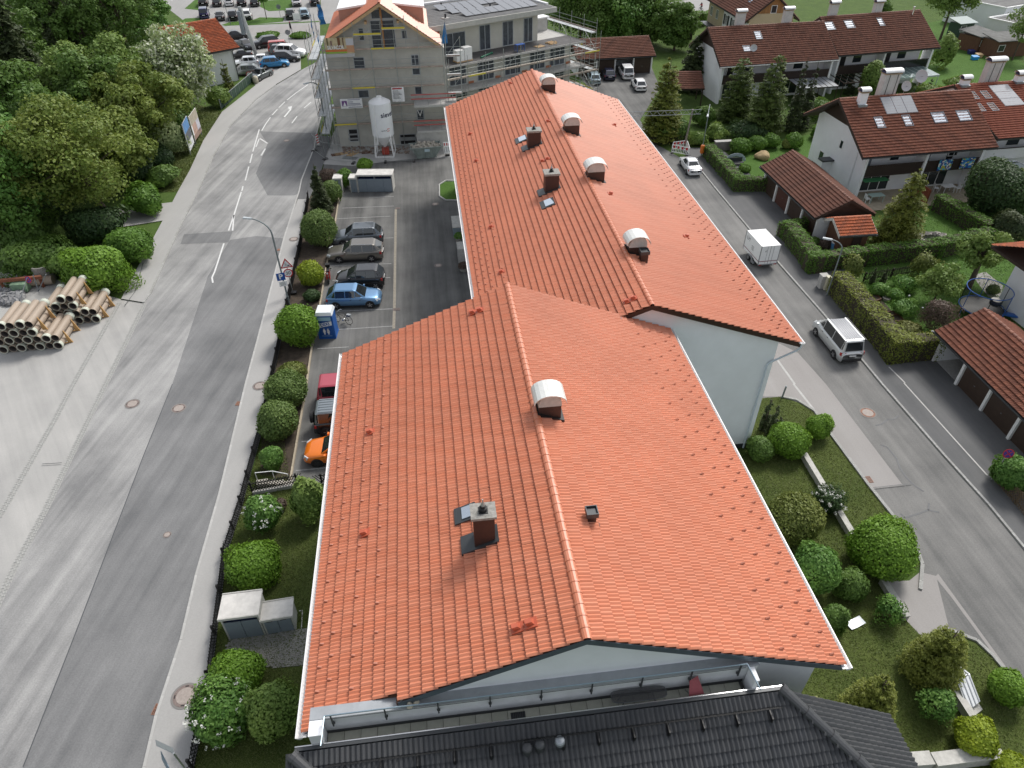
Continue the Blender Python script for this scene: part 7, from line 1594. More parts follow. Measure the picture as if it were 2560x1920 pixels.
for lb,a,b in (('blue safety net hanging at the far left scaffold edge',(18,160),(105,620)),('narrow blue safety net beside the gable banner',(130,420),(210,830)),('blue safety net behind the left eave',(140,70),(300,400))):
 p,q_=gY(cz_(*a),YF+(.0 if a[0]<140 else 3)),gY(cz_(*b),YF+(.0 if a[0]<140 else 3));t=thing('safety_net',lb,'net',(p.x,p.y,q_.z));mb=MB();n=10
 for i in range(n):
  z0,z1=q_.z+(p.z-q_.z)*i/n,q_.z+(p.z-q_.z)*(i+1)/n;w0=(q_.x-p.x)*(.95-.35*i/n);w1=(q_.x-p.x)*(.95-.35*(i+1)/n)
  mb.add([(p.x+.1*math.sin(i),p.y+.12*math.sin(i*1.3),z0),(p.x+w0,p.y+.25*math.cos(i),z0),(p.x+w1,p.y+.25*math.cos(i+1),z1),(p.x+.1*math.sin(i+1),p.y+.12*math.sin((i+1)*1.3),z1)],[(0,1,2,3)])
 mb.obj('net_cloth',NET,t)
 MB().cyl((p.x,p.y,q_.z),(p.x,p.y,p.z+.4),.025,seg=6).obj('pole',GALV,t)
p=gY(cs_(165,265),YF-.8);q_=gY(cs_(205,570),YF-.8);t=thing('safety_net','narrow rolled blue net at the right end of the gable','net',(p.x,YF-.8,q_.z))
mb=MB();mb.add([(p.x,YF-.8,p.z),(q_.x,YF-.7,q_.z+.3),(q_.x,YF-.8,q_.z),(p.x-.5,YF-.9,q_.z)],[(0,1,2,3)]);mb.obj('net_cloth',NET,t);MB().cyl((p.x-.05,YF-.85,q_.z-.5),(p.x,YF-.85,p.z+.2),.025,seg=6).obj('pole',GALV,t)
def banner(label,a,b,Y,m):
 p,q_=gY(a,Y),gY(b,Y);t=thing('banner',label,'banner',(p.x,Y,q_.z));x0,x1,z0,z1=p.x,q_.x,q_.z,p.z;mb=MB();n=12
 vs=[(x0+(x1-x0)*i/n,Y+.03*math.sin(i*1.1),z) for z in (z0,z1) for i in range(n+1)];mb.add(vs,[(i,i+1,n+2+i,n+1+i) for i in range(n)]);mb.obj('cloth',m,t);return t,x0,x1,z0,z1
CLOTH=mat('white_banner',(.75,.75,.74),.6,var=.08,scale=4);YN=YS-.08
t,x0,x1,z0,z1=banner('picture banner with a forest scene on the scaffold',cz_(255,620),cz_(770,920),YN,mat('banner_scene',(.5,.42,.26),.6,var=.35,scale=1.6))
w_,h_=x1-x0,z1-z0
for (u0,u1,v0,v1,c) in ((0,.74,.2,.28,(.25,.42,.06)),(0,.74,.29,.4,(.55,.16,.04)),(.74,1,.25,.6,(.5,.27,.15)),(.74,1,.6,.95,(.5,.5,.52)),(0,1,0,.18,(.42,.42,.41)),(.45,.54,.45,1,(.16,.07,.03)),(.08,.12,.5,1,(.12,.1,.04)),(.62,.66,.5,1,(.14,.08,.04)),(.2,.25,.55,.85,(.2,.12,.1))):
 MB().box(x0+w_*u0,x0+w_*u1,YN-.045,YN-.036,z0+h_*v0,z0+h_*v1).obj('print_field',mat('print_%d'%int(c[0]*1000+c[1]*77),c,.6),t)
text('silv',frame((x0+w_*.36,YN-.05,z0+h_*.5),(1,0,0),(0,0,1),(0,-1,0)),w_*.125,WPAINT,t,sy=w_*.17)
t,x0,x1,z0,z1=banner('white company banner with a purple logo on the scaffold',cw(488,355),cw(845,490),YN,CLOTH);w_,h_=x1-x0,z1-z0
PUR=mat('purple_print',(.16,.06,.22),.6);GRY=mat('grey_print_line',(.3,.3,.36),.6)
MB().box(x0+w_*.07,x0+w_*.3,YN-.045,YN-.038,z0+h_*.25,z0+h_*.8).obj('logo',PUR,t);mb=MB();mb.extr([(x0+w_*.11,YN-.046,z0+h_*.27),(x0+w_*.27,YN-.046,z0+h_*.27),(x0+w_*.19,YN-.046,z0+h_*.7)],(0,-.004,0));mb.obj('logo_peak',CLOTH,t)
for v,l in ((.9,.6),(.68,.25),(.5,.6),(.36,.62),(.14,.66)):MB().box(x0+w_*.34,x0+w_*(.34+l*.95),YN-.045,YN-.038,z0+h_*(v-.04),z0+h_*(v+.03)).obj('print_line',GRY,t)
t,x0,x1,z0,z1=banner('white notice sheet with a red headline on the scaffold',cw(1275,175),cw(1490,390),YN,CLOTH);w_,h_=x1-x0,z1-z0
MB().box(x0+w_*.08,x0+w_*.85,YN-.045,YN-.038,z0+h_*.86,z0+h_*.95).obj('headline',mat('red_print',(.4,.04,.04),.6),t)
for k in range(7):MB().box(x0+w_*.1,x0+w_*(.55+.08*(k%4)),YN-.045,YN-.038,z0+h_*(.74-k*.085),z0+h_*(.77-k*.085)).obj('print_line',INK,t)
sb=gp(cw(1200,1240));SX,SY=sb.x-.05,sb.y+.75
si=thing('mortar_silo','white mortar silo on four legs beside the building site','silo',(SX,SY,0))
z0c,z1c=2.35,5.95;rS=1.22
MB().lathe([(.12,.9),(rS*.95,z0c-.05),(rS,z0c),(rS,z1c),(rS*.98,z1c+.06),(rS*.55,z1c+.36),(.3,z1c+.45),(.28,z1c+.55)],36,(SX,SY,0)).obj('tank',mat('silo_white',(.85,.86,.87),.35,var=.04,scale=2),si,smooth=False)
MB().lathe([(.3,z1c+.5),(.3,z1c+.62),(.1,z1c+.66)],16,(SX,SY,0)).obj('lid',WPAINT,si)
for k in range(4):
 an=R(40)+k*math.pi/2;cx_,sy_=math.cos(an),math.sin(an)
 MB().bar((SX+cx_*rS*1.0,SY+sy_*rS*1.0,z0c+.2),(SX+cx_*rS*1.22,SY+sy_*rS*1.22,.05),.12,.12).obj('leg',WPAINT,si)
 MB().bar((SX+cx_*rS*1.2,SY+sy_*rS*1.2,.08),(SX+math.cos(an+math.pi/2)*rS*1.2,SY+math.sin(an+math.pi/2)*rS*1.2,.08),.14,.12).obj('base_beam',WPAINT,si)
 MB().bar((SX+cx_*rS*1.18,SY+sy_*rS*1.18,.5),(SX+cx_*rS*.8,SY+sy_*rS*.8,z0c-.3),.07,.07).obj('brace',WPAINT,si)
an=R(-120);MB().cyl((SX+math.cos(an)*(rS+.08),SY+math.sin(an)*(rS+.08),1.6),(SX+math.cos(an)*(rS+.08),SY+math.sin(an)*(rS+.08),z1c-.1),.06,seg=8).obj('fill_pipe',WPAINT,si)
MB().box(SX-.35,SX+.45,SY-.4,SY+.4,.1,.75).obj('mixing_pump',mat('red_machine',(.4,.05,.03),.5),si)
def on_cyl(key,an,z,s,m):
 o=Vector((math.sin(an),-math.cos(an),0));xx=Vector((math.cos(an),math.sin(an),0));text(key,frame(Vector((SX,SY,z))+o*(rS+.002),xx,(0,0,1),o),s,m,si,bend=rS)
on_cyl('sievert',R(48),z0c+2.45,.74,mat('navy_print',(.01,.012,.05),.5));on_cyl('quick',R(14),z0c+.78,.2,INK)
for k in range(2):an=R(34+k*0);o=Vector((math.sin(an),-math.cos(an),0));xx=Vector((math.cos(an),math.sin(an),0));MB().box(-.16,.16,-.15+k*.07,.15-k*.07,.003+k*.01,.012+k*.01,frame(Vector((SX,SY,z0c+.8))+o*rS,xx,(0,0,1),o)).obj('red_emblem',[mat('emblem_red',(.6,.06,.03),.5),WPAINT][k],si)
kp=gp(cw(1800,1275));sk=thing('rubble_skip','grey-green rubble skip piled with debris beside the silo','skip',(kp.x,kp.y+.9,0));SKM=mat('skip_paint',(.2,.235,.22),.6,var=.25,scale=3)
Ms=Matrix.Translation((kp.x+.1,kp.y+.9,0)) @ Matrix.Rotation(R(6),4,'Z')
def shell(par,pts_lo,pts_hi,z0,z1,m,nm):
 a=[Vector((x,y,z0)) for x,y in pts_lo];b=[Vector((x,y,z1)) for x,y in pts_hi];ia=[Vector((p.x*.95,p.y*.93,z0+.05)) for p in a];ib=[Vector((p.x*.96,p.y*.93,z1)) for p in b]
 vs=[Ms @ p for p in a+b+ia+ib];f=[(0,3,2,1),(8,9,10,11)]
 for i in range(4):j=(i+1)%4;f+=[(i,j,4+j,4+i),(4+i,4+j,12+j,12+i),(8+j,8+i,12+i,12+j)]
 MB().add(vs,f).obj(nm,m,par)
shell(sk,[(-1.0,-.8),(1.0,-.8),(1.0,.8),(-1.0,.8)],[(-1.75,-.85),(1.85,-.85),(1.85,.85),(-1.75,.85)],.05,1.3,SKM,'tub')
MB().box(-1.8,1.9,-.95,-.86,1.2,1.32,Ms).obj('rim',SKM,sk);MB().box(-1.8,1.9,.86,.95,1.2,1.32,Ms).obj('rim',SKM,sk);MB().box(-.2,.4,-.975,-.952,.85,1.15,Ms).obj('plate',mat('pale_blue_plate',(.4,.5,.55),.5),sk)
for x in (-1.1,0,1.1):MB().box(x-.05,x+.05,-.93,-.84,.1,1.2,Ms).obj('rib',SKM,sk)
mb=MB()
for i in range(60):
 x,y=RNG.uniform(-1.5,1.6),RNG.uniform(-.7,.7);z=1.1+.5*(1-(x/1.8)**2)*(1-(y/.9)**2)+RNG.uniform(-.1,.05);s=RNG.uniform(.06,.2)
 mb.box(-s,s,-s*.7,s*.7,-s*.4,s*.4,Ms @ Matrix.Translation((x,y,z)) @ Matrix.Rotation(RNG.uniform(0,6),4,Vector(unit(1)[0])))
mb.obj('rubble',mat('rubble',(.38,.35,.3),.9,var=.25,scale=4),sk)['kind']='stuff'
bmh=bmesh.new();bmesh.ops.create_icosphere(bmh,subdivisions=3,radius=1);mm=bpy.data.meshes.new('rubble_heap')
for v in bmh.verts:v.co=Ms @ Vector((v.co.x*1.6,v.co.y*.78,1.05+v.co.z*.45))
bmh.to_mesh(mm);bmh.free();mm.attributes.new('rnd','FLOAT','FACE');mm.materials.append(MATS['rubble']);link('rubble_heap',mm,sk)
bp_=gp(cw(2150,1225));t=thing('barrier_board','red and white barrier board at the roof corner','barrier',(bp_.x,bp_.y,0));RW_R=mat('sign_red',(.5,.02,.025),.5)
MB().box(bp_.x-.45,bp_.x+.35,bp_.y,bp_.y+.04,.3,1.6).obj('board',WPAINT,t)
for k in range(3):MB().box(bp_.x-.4+k*.28,bp_.x-.26+k*.28,bp_.y-.005,bp_.y-.001,1.2,1.5).obj('red_field',RW_R,t)
for k in range(4):MB().bar((bp_.x-.4+k*.2,bp_.y-.004,.4),(bp_.x-.25+k*.2,bp_.y-.004,1.05),.06,.004,up=(0,1,0)).obj('dark_stripe',INK,t)
MB().box(bp_.x-.3,bp_.x+.2,bp_.y-.2,bp_.y+.25,0,.12).obj('foot',BLACK,t)
def fence_panel(label,a,b,h=2.0):
 a,b=gp(a),gp(b);t=thing('site_fence_panel',label,'fence',a,group='temporary site fence')
 d=(b-a);n=d.length;u=d.normalized()
 for p in (a,b):MB().cyl(p,p+Vector((0,0,h)),.02,seg=6).obj('upright',GALV,t);MB().box(-.35,.35,-.11,.11,0,.14,frame(p,Vector((-u.y,u.x,0)),u,(0,0,1))).obj('foot',mat('rubber_foot',(.05,.045,.045),.9),t)
 for z in (.15,h):MB().cyl(a+Vector((0,0,z)),b+Vector((0,0,z)),.02,seg=6).obj('rail',GALV,t)
 w_=MB()
 for k in range(1,int(n/.25)):p=a+u*k*.25;w_.cyl(p+Vector((0,0,.15)),p+Vector((0,0,h)),.003,seg=3,caps=False)
 for k in range(1,9):w_.cyl(a+Vector((0,0,.15+k*.2)),b+Vector((0,0,.15+k*.2)),.003,seg=3,caps=False)
 w_.obj('mesh_wires',GALV,t)
pts_=[cw(100,1160),cw(230,880),cw(265,1280),Z7(1265,400),cw(1190,1330),cw(1640,1310)]
fence_panel('mesh fence panel at the road edge left of the scaffold',cw(100,1160),cw(215,880));fence_panel('mesh fence panel beside the striped beacon',cw(100,1160),cw(265,1285))
fence_panel('mesh fence panel in front of the timber debris',cw(265,1285),cw(700,1345));fence_panel('mesh fence panel in front of the silo feet',cw(700,1345),cw(1190,1330));fence_panel('mesh fence panel between the silo and the skip',cw(1190,1330),cw(1630,1310))
bk=gp(cw(165,1085));t=thing('warning_beacon','red and white striped warning beacon at the site fence','beacon',bk)
MB().box(bk.x-.14,bk.x+.14,bk.y-.02,bk.y+.02,.25,1.5).obj('panel',WPAINT,t)
for k in range(4):mb=MB();z=.35+k*.3;mb.extr([(bk.x-.14,bk.y-.025,z),(bk.x+.14,bk.y-.025,z+.15),(bk.x+.14,bk.y-.025,z+.3),(bk.x-.14,bk.y-.025,z+.15)],(0,.004,0));mb.obj('red_stripe',RW_R,t)
MB().box(bk.x-.4,bk.x+.4,bk.y-.2,bk.y+.2,0,.12).obj('foot',BLACK,t)
for k,(x,y,l,rz,m_,lb) in enumerate(((560,1190,2.2,20,WOODL,'longest pale plank lying in the site debris'),(640,1265,1.8,-15,STEEL,'bundle of grey tubes lying before the site fence'),(700,1200,1.6,50,WOODL,'short plank lying across the site debris'),(900,1180,1.2,5,WOODB,'dark board lying left of the silo'),(430,1215,1.1,10,WOODB,'wooden pallet beside the fence foot'))):
 c=gp(cw(x,y));t=thing('timber_plank' if m_ != STEEL else 'tube_bundle',lb,'plank' if m_ != STEEL else 'tubes',c);M=Matrix.Translation(c) @ Matrix.Rotation(R(rz),4,'Z')
 for j in range(4):MB().box(-l/2+RNG.uniform(-.1,.1),l/2,-.3+j*.17,-.18+j*.17,.005,.06+.03*(j%2),M).obj('board' if m_ != STEEL else 'tube',m_,t)
mb=MB()
for i in range(240):
 c=gp(cw(RNG.uniform(520,1560),RNG.uniform(1090,1200)));s=RNG.uniform(.05,.16);mb.box(-s,s,-s*.7,s*.7,0,s*.8,Matrix.Translation(c) @ Matrix.Rotation(RNG.uniform(0,6),4,'Z'),rnd=RNG.random())
tag(mb.obj('site_debris',mat('site_debris',(.33,.3,.26),.9,rnd=1.0,rndcol=(.2,.12,.09))),kind='stuff')
pb=thing('material_pallet','pallet stack wrapped in white film on the wing terrace','pallet');p=MW @ Vector((2.6,.5,8.06))
for k,(dx_,dy_,h_) in enumerate(((-1.0,0,1.3),(.1,.05,1.5))):
 MB().box(dx_-.5,dx_+.5,dy_-.45,dy_+.45,.14,h_).obj('wrapped_stack',mat('white_film',(.75,.75,.74),.35,var=.12,scale=5,bump=.6,bscale=8),pb);MB().box(dx_-.55,dx_+.55,dy_-.5,dy_+.5,0,.14).obj('pallet',WOODL,pb)
pb.location=p;pb.rotation_euler=(0,0,ang)
for lb,x,y,l,m_ in (('dark green pipe lying on the wing terrace',5.6,.6,2.2,mat('green_pipe',(.01,.14,.07),.5)),('light plywood sheet on the wing terrace',13.5,.7,1.6,WOODL),('heap of offcut boards on the wing terrace',15.6,.9,1.6,WOODL)):
 c=MW @ Vector((x,y,8.06));t=thing('building_material',lb,'material',c);M=Matrix.Translation(c) @ Matrix.Rotation(ang+.1,4,'Z')
 if 'pipe' in lb:MB().cyl(M @ Vector((-l/2,-.2,.1)),M @ Vector((l/2,.5,.1)),.11,seg=12).obj('pipe',m_,t);MB().cyl(M @ Vector((l/2-.1,.46,.1)),M @ Vector((l/2+.1,.53,.1)),.14,seg=12).obj('socket',m_,t)
 else:
  for j in range(1 if 'sheet' in lb else 9):MB().box(-l/2+RNG.uniform(0,.4),l/2-RNG.uniform(0,.4),-.5 if 'sheet' in lb else -.5+j*.11,.4 if 'sheet' in lb else -.4+j*.11,.0,.05+.06*(j%3),M).obj('board',m_,t)
wb2=thing('work_trestle','blue work trestle with a bucket on the wing terrace','trestle',MW @ Vector((10.2,.3,8.06)));BL2=mat('blue_trestle',(.03,.1,.35),.6)
MB().box(9.6,10.8,.0,.6,8.8,8.85,MW).obj('top',BL2,wb2)
for sx in (9.65,10.75):
 for sy in (.05,.55):MB().bar(MW @ Vector((sx,sy,8.06)),MW @ Vector((sx,sy,8.8)),.05,.05).obj('leg',BL2,wb2)
# ================================================================ street furniture and small things
POLE=mat('grey_green_pole',(.2,.23,.235),.5,metal=.3);SGREY=mat('sign_back',(.25,.28,.3),.5,metal=.4);SBLUE=mat('sign_blue',(.015,.08,.32),.45);SRED=mat('sign_red_ring',(.5,.025,.03),.45);SWHITE=mat('sign_white',(.8,.8,.8),.45)
def ymat(c,nrm):
 n=Vector(nrm).normalized();x=Vector((0,0,1)).cross(n).normalized();return frame(c,x,n.cross(x),n)
def disc(par,F,r,m,nm='sign_face',z=.0,t=.012):return MB().lathe([(r,z),(r,z+t)],28,M=F).obj(nm,m,par)
def lamp(label,base,top,head_px,zt,r=.07):
 b=gp(base);t=thing('street_lamp',label,'street lamp',b);h=gp(head_px,zt);d=Vector((h.x-b.x,h.y-b.y,0));L_=d.length;d.normalize()
 zc=zt-min(1.0,L_*.6);pts=[Vector((b.x,b.y,0)),Vector((b.x,b.y,zc-.0))]
 for i in range(1,7):a=math.pi/2*i/6;pts.append(Vector((b.x,b.y,0))+d*(L_*.92*(1-math.cos(a)))+Vector((0,0,zc+(zt-zc)*math.sin(a))))
 mb=MB();n=len(pts)
 for i in range(n-1):mb.cyl(pts[i],pts[i+1],r*(1-.06*i),r*(1-.06*(i+1)),8)
 mb.obj('pole',POLE,t);MB().cyl(b,b+Vector((0,0,.9)),r*1.3,r*1.25,10).obj('base',POLE,t)
 e=pts[-1];s=Vector((-d.y,d.x,0));F=frame(e,d,s,(0,0,1));MB().hexa([F @ Vector(p) for p in ((-.1,-.07,-.05),(.62,-.12,-.03),(.62,.12,-.03),(-.1,.07,-.05),(-.1,-.06,.06),(.6,-.1,.05),(.6,.1,.05),(-.1,.06,.06))]).obj('lamp_head',mat('lamp_head',(.5,.54,.56),.4),t)
 MB().box(.1,.55,-.09,.09,-.06,-.045,F).obj('lamp_glass',HEADL,t);return t,b
tl,bl=lamp('tall curved street lamp beside the main road carrying a parking sign',(724,764),None,q(0,1,2150,228),7.4)
lamp('shorter curved street lamp at the hedge of the side street',q(3,1,505,900),None,q(3,1,535,408),4.9,.055)
lamp('curved street lamp at the left edge of the building site',cw(330,1100),None,c1(445,718),7.6)
lamp('curved street lamp behind the orange litter bin',H2(1065,290),None,q(2,0,1690,1005),6.6,.05)
nrm=Vector((.25,-1,.0))
F=ymat(Vector((bl.x-.1,bl.y-.12,2.75)),nrm);o=MB().box(-.32,.32,-.32,.32,0,.02,F).obj('parking_sign',SBLUE,tl);text('P',F @ Matrix.Translation((0,0,.02)),.6,SWHITE,o)
F=ymat(Vector((bl.x-.05,bl.y-.12,2.12)),nrm);o=MB().box(-.3,.3,-.22,.22,0,.02,F).obj('sub_sign',SWHITE,tl)
for k in range(3):MB().box(-.2,.18,-.12+k*.1,-.09+k*.1,.02,.024,F).obj('print_line',INK,o)
bs=gp(q(1,1,322,880));ts=thing('roadworks_sign','roadworks triangle above a speed limit 30 sign on a thin post','road sign',bs)
top=gp(q(1,1,238,600),2.9);MB().cyl(bs,bs+Vector((-.0,0,3.1)),.03,seg=8).obj('post',STEEL,ts)
F=ymat(bs+Vector((0,-.05,2.85)),nrm);mb=MB();mb.extr([F @ Vector(p) for p in ((-.5,-.36,0),(.5,-.36,0),(0,.5,0))],F.col[2].xyz*.02);tr_=mb.obj('triangle_sign',SRED,ts)
mb=MB();mb.extr([F @ Vector(p) for p in ((-.35,-.27,.02),(.35,-.27,.02),(0,.33,.02))],F.col[2].xyz*.006);mb.obj('triangle_face',SWHITE,tr_)
mb=MB();mb.bar(F @ Vector((-.1,.1,.03)),F @ Vector((-.04,-.06,.03)),.06,.005);mb.bar(F @ Vector((-.04,-.06,.03)),F @ Vector((-.12,-.22,.03)),.05,.005);mb.bar(F @ Vector((-.04,-.06,.03)),F @ Vector((.02,-.22,.03)),.05,.005);mb.bar(F @ Vector((-.08,.06,.03)),F @ Vector((.1,-.12,.03)),.03,.005);mb.extr([F @ Vector(p) for p in ((.06,-.22,.028),(.26,-.22,.028),(.16,-.1,.028))],F.col[2].xyz*.006);mb.obj('worker_symbol',BLACK,tr_)
F=ymat(bs+Vector((0,-.05,2.0)),nrm);o=disc(ts,F,.38,SRED,'speed_sign');disc(o,F,.29,SWHITE,'speed_face',.012,.006);text('30',F @ Matrix.Translation((0,0,.02)),.4,BLACK,o)
MB().box(bs.x-.3,bs.x+.3,bs.y-.2,bs.y+.2,.09,.2).obj('foot',BLACK,ts)
bx2=gp(q(1,1,295,890));
def nostop(label,base,top,lean=(0,0)):
 b=gp(base);h=hz(b,top);t=thing('no_stopping_sign',label,'road sign',b);F=ymat(b+Vector((lean[0],lean[1]-.05,h-.2)),(-.3,-1,.25))
 MB().cyl(b,b+Vector((lean[0],lean[1],h)),.03,seg=8).obj('post',STEEL,t);o=disc(t,F,.3,SRED,'sign_rim');disc(o,F,.25,mat('sign_purple_blue',(.06,.03,.25),.5),'sign_face',.012,.006)
 for a in (45,-45):MB().box(-.24,.24,-.025,.025,.019,.023,F @ Matrix.Rotation(R(a),4,'Z')).obj('red_bar',SRED,o)
nostop('no stopping sign on a slim post beside the lattice fence',q(3,2,1920,838),q(3,2,0,575)[1])
nostop('tilted no stopping sign leaning behind the pipe stacks',(48,755),705,(1.2,.6))
c=gp((412,1868),2.7);t=thing('direction_sign','grey-backed road sign on a post at the bottom left','road sign',(c.x+.5,c.y-.35,0))
F=ymat(c,(-.55,.35,.75));MB().cyl((c.x+.5,c.y-.35,0),(c.x+.42,c.y-.3,2.75),.04,seg=10).obj('post',STEEL,t)
MB().box(-.38,.38,-.38,.38,0,.02,ymat(c,(.55,.75,.35)) @ Matrix.Rotation(R(45),4,'Z')).obj('sign_panel',SGREY,t);MB().box(-.4,.4,-.28,.28,0,.02,ymat(c+Vector((-.05,-.35,-.55)),(-.7,-.5,.2))).obj('lower_panel',mat('blue_grey_panel',(.16,.24,.32),.45),t)
CABG=mat('cabinet_door',(.22,.26,.3),.45,var=.08,scale=3);CABW=mat('exposed_concrete',(.5,.49,.455),.85,var=.2,scale=4,bump=.3);CABR=mat('cabinet_roof',(.62,.6,.57),.7,var=.22,scale=1.6)
def shelter(label,fl_,fr_,h,dep,bays,openh=.32,bins=True,name='bin_shelter'):
 a,b=gp(fl_),gp(fr_);u=(b-a);L_=u.length;u.normalize();M=frame((a.x,a.y,0),u,(-u.y,u.x,0),(0,0,1));t=thing(name,label,'bin shelter',a)
 hd=h-openh
 for x in (0,L_-.08):MB().box(x,x+.08,.02,dep,0,h,M).obj('side_wall',CABW,t)
 MB().box(.08,L_-.08,dep-.08,dep,0,h,M).obj('rear_wall',CABW,t);MB().box(-.06,L_+.06,-.08,dep+.06,h,h+.12,M).obj('roof',CABR,t)
 for sy,a_,b_ in ((-.08,-.06,L_+.06),(dep,-.06,L_+.06)):MB().box(a_,b_,sy,sy+.06,h+.12,h+.15,M).obj('roof_edge',CABW,t)
 n=bays*2
 for k in range(n):
  x0,x1=.08+(L_-.16)*k/n+.012,.08+(L_-.16)*(k+1)/n-.012
  d=MB().box(x0,x1,0,.04,.04,hd,M).obj('door',CABG,t)
  if not bins:MB().box(x0+.12,x1-.2,-.02,0,hd-.12,hd-.08,M).obj('handle',BLACK,d)
 for k in range(bays+1):x=(L_-.08)*k/bays;MB().box(x,x+.08,-.01,.06,0,h-.002,M).obj('frame_post',CABG,t) if 0<k<bays else None
 if bins:
  for k in range(bays):
   MB().box(.2+(L_-.2)*k/bays,(L_-.1)*(k+1)/bays-.12,.12,dep-.15,.05,h-.28,M).obj('waste_container',mat('dark_blue_bin',(.012,.025,.09),.5),t)
 return t
shelter('long grey bin shelter with four doors in the car park',Z7(1358,696),Z7(1962,690),1.75,1.5,2)
shelter('narrow pale cabinet beside the long bin shelter',Z7(1225,700),Z7(1358,700),1.45,1.1,1,.02,False,'cabinet')
shelter('narrow pale cabinet beside the dark spruce',Z7(955,715),Z7(1090,712),1.5,1.1,1,.02,False,'cabinet')
shelter('taller grey bin shelter with a pale stained roof by the black fence',zb_(312,1066),zb_(860,995),1.7,1.3,1)
shelter('lower grey cabinet beside the near bin shelter',zb_(872,990),zb_(1312,915),1.15,.95,1,.02,False,'cabinet')
lines('edging',[[zb_(1350,640),zb_(1400,630),zb_(1385,905)]],.05,CABW,.03)
a,b=gp(q(1,1,553,1268)),gp(q(1,1,692,1265));wT=(b-a).length;M=frame((a.x,a.y,0),(b-a).normalized(),Vector((-(b-a).y,(b-a).x,0)).normalized(),(0,0,1))
t=thing('portable_toilet','blue portable toilet with a white roof beside the car park','toilet',a);TB=mat('toilet_blue',(.01,.1,.38),.45,var=.06,scale=3);TBL=mat('toilet_light',(.3,.48,.6),.45)
MB().box(0,wT,0,wT*.95,.08,2.05,M).obj('cabin',TB,t);MB().box(-.03,wT+.03,-.03,wT*.95+.03,0,.1,M).obj('skid_base',TB,t)
mb=MB();mb.hexa([M @ Vector(p) for p in ((-.04,-.04,2.05),(wT+.04,-.04,2.05),(wT+.04,wT,2.05),(-.04,wT,2.05),(.06,.06,2.3),(wT-.06,.06,2.3),(wT-.06,wT-.1,2.3),(.06,wT-.1,2.3))]);mb.obj('roof',mat('translucent_white',(.75,.78,.8),.4),t)
for x in (0,wT):MB().box(x-.035,x+.035,-.035,.035,.1,2.06,M).obj('corner_post',TB,t)
d=MB().box(.1,wT-.1,-.02,0,.15,1.95,M).obj('door',mat('toilet_door',(.008,.075,.3),.45),t)
MB().box(.12,wT-.12,-.028,-.021,1.62,1.93,M).obj('vent_panel',TBL,d)
mb=MB();mb.extr([M @ Vector(p) for p in ((.08,-.03,1.0),(wT-.1,-.03,1.22),(wT-.1,-.03,1.58),(.08,-.03,1.36))],M.col[1].xyz*.006);mb.obj('white_band',SWHITE,d)
text('dixi',M @ Matrix.Translation((wT/2-.01,-.032,1.29)) @ Matrix.Rotation(R(12),4,'Y').inverted() @ Matrix.Rotation(math.pi/2,4,'X'),.36,TB,d)
for k,x in enumerate((wT*.38,wT*.62)):
 mb=MB();y=-.03;mb.lathe([(.05,0),(.05,.005)],12,M=M @ Matrix.Translation((x,y,.88)) @ Matrix.Rotation(math.pi/2,4,'X'))
 for (p,q_,w_) in (((x,.82),(x,.6),.12 if k==0 else .1),((x-.03,.6),(x-.03,.4),.045),((x+.03,.6),(x+.03,.4),.045),((x-.07,.8),(x-.09,.6),.03),((x+.07,.8),(x+.09,.6),.03)):mb.bar(M @ Vector((p[0],y,p[1])),M @ Vector((q_[0],y,q_[1])),w_,.006,up=tuple(M.col[1].xyz))
 if k:mb.extr([M @ Vector(p) for p in ((x-.1,y-.003,.55),(x+.1,y-.003,.55),(x,y-.003,.8))],M.col[1].xyz*.006)
 mb.obj('figure_symbol',SWHITE,d)
MB().box(wT*.15,wT*.8,-.027,-.021,.25,.28,M).obj('print_line',TBL,d)
def lattice(label,px,h=.8,m=None,sp=.16,z0=.06,plinth=0.0,w_=.035,pts=None):
 pts=pts or [gp(p) for p in px];t=thing('lattice_fence',label,'fence',pts[0]);m=m or mat('black_fence_wood',(.012,.011,.011),.7)
 me=[MB().box(-w_/2,w_/2,-.012,.012,0,1).mesh('slat',m)];ms=[]
 for a,b in zip(pts[:-1],pts[1:]):
  d=b-a;L_=d.length;u=d.normalized();v=Vector((-u.y,u.x,0));n=int(L_/sp);c45=h*.62
  for i in range(n+1):
   for s in (1,-1):
    p0=a+u*(i*sp)+v*(.014*s)+Vector((0,0,z0));x=u*(s*c45)+Vector((0,0,h));ln=x.length;zc=x.normalized();xc=v.cross(zc).normalized();ms.append(frame(p0,xc,v,zc*ln))
  for z in (.2,.75):MB().bar(a+Vector((0,0,z0+h*z))+v*.035,b+Vector((0,0,z0+h*z))+v*.035,.03,.05).obj('rail',m,t)
  k=max(1,round(L_/2.2))
  for i in range(k+1):p=a+d*i/k;MB().box(-.05,.05,.03,.13,0,z0+h*.95,frame(p,u,v,(0,0,1))).obj('post',m,t)
  if plinth:MB().box(0,L_,-.08,.12,0,plinth,frame(a,u,v,(0,0,1))).obj('plinth',CONC,t)
 pieces('slat',t,ms,me,300);return t
lattice('long black lattice fence along the main road pavement',FEN[1:11],.8)
lattice('short black lattice fence at the garden steps',[(633,1236),(745,1216)],.8,plinth=.22,z0=.24)
lattice('dark lattice fence behind the car park hedge by the roof gutter',[(805,1208),(850,1200)],.7)
lattice('dark lattice fence in the vegetable garden',[q(3,1,830,770),q(3,1,1300,700)],.8,mat('dark_fence_wood',(.03,.022,.018),.8))
lattice('brown lattice fence at the far gardens behind the barrier',[q(2,0,1200,1250),q(2,0,1480,1240),q(2,0,1700,1215)],.9,mat('dark_fence_wood',(.03,.022,.018),.8))
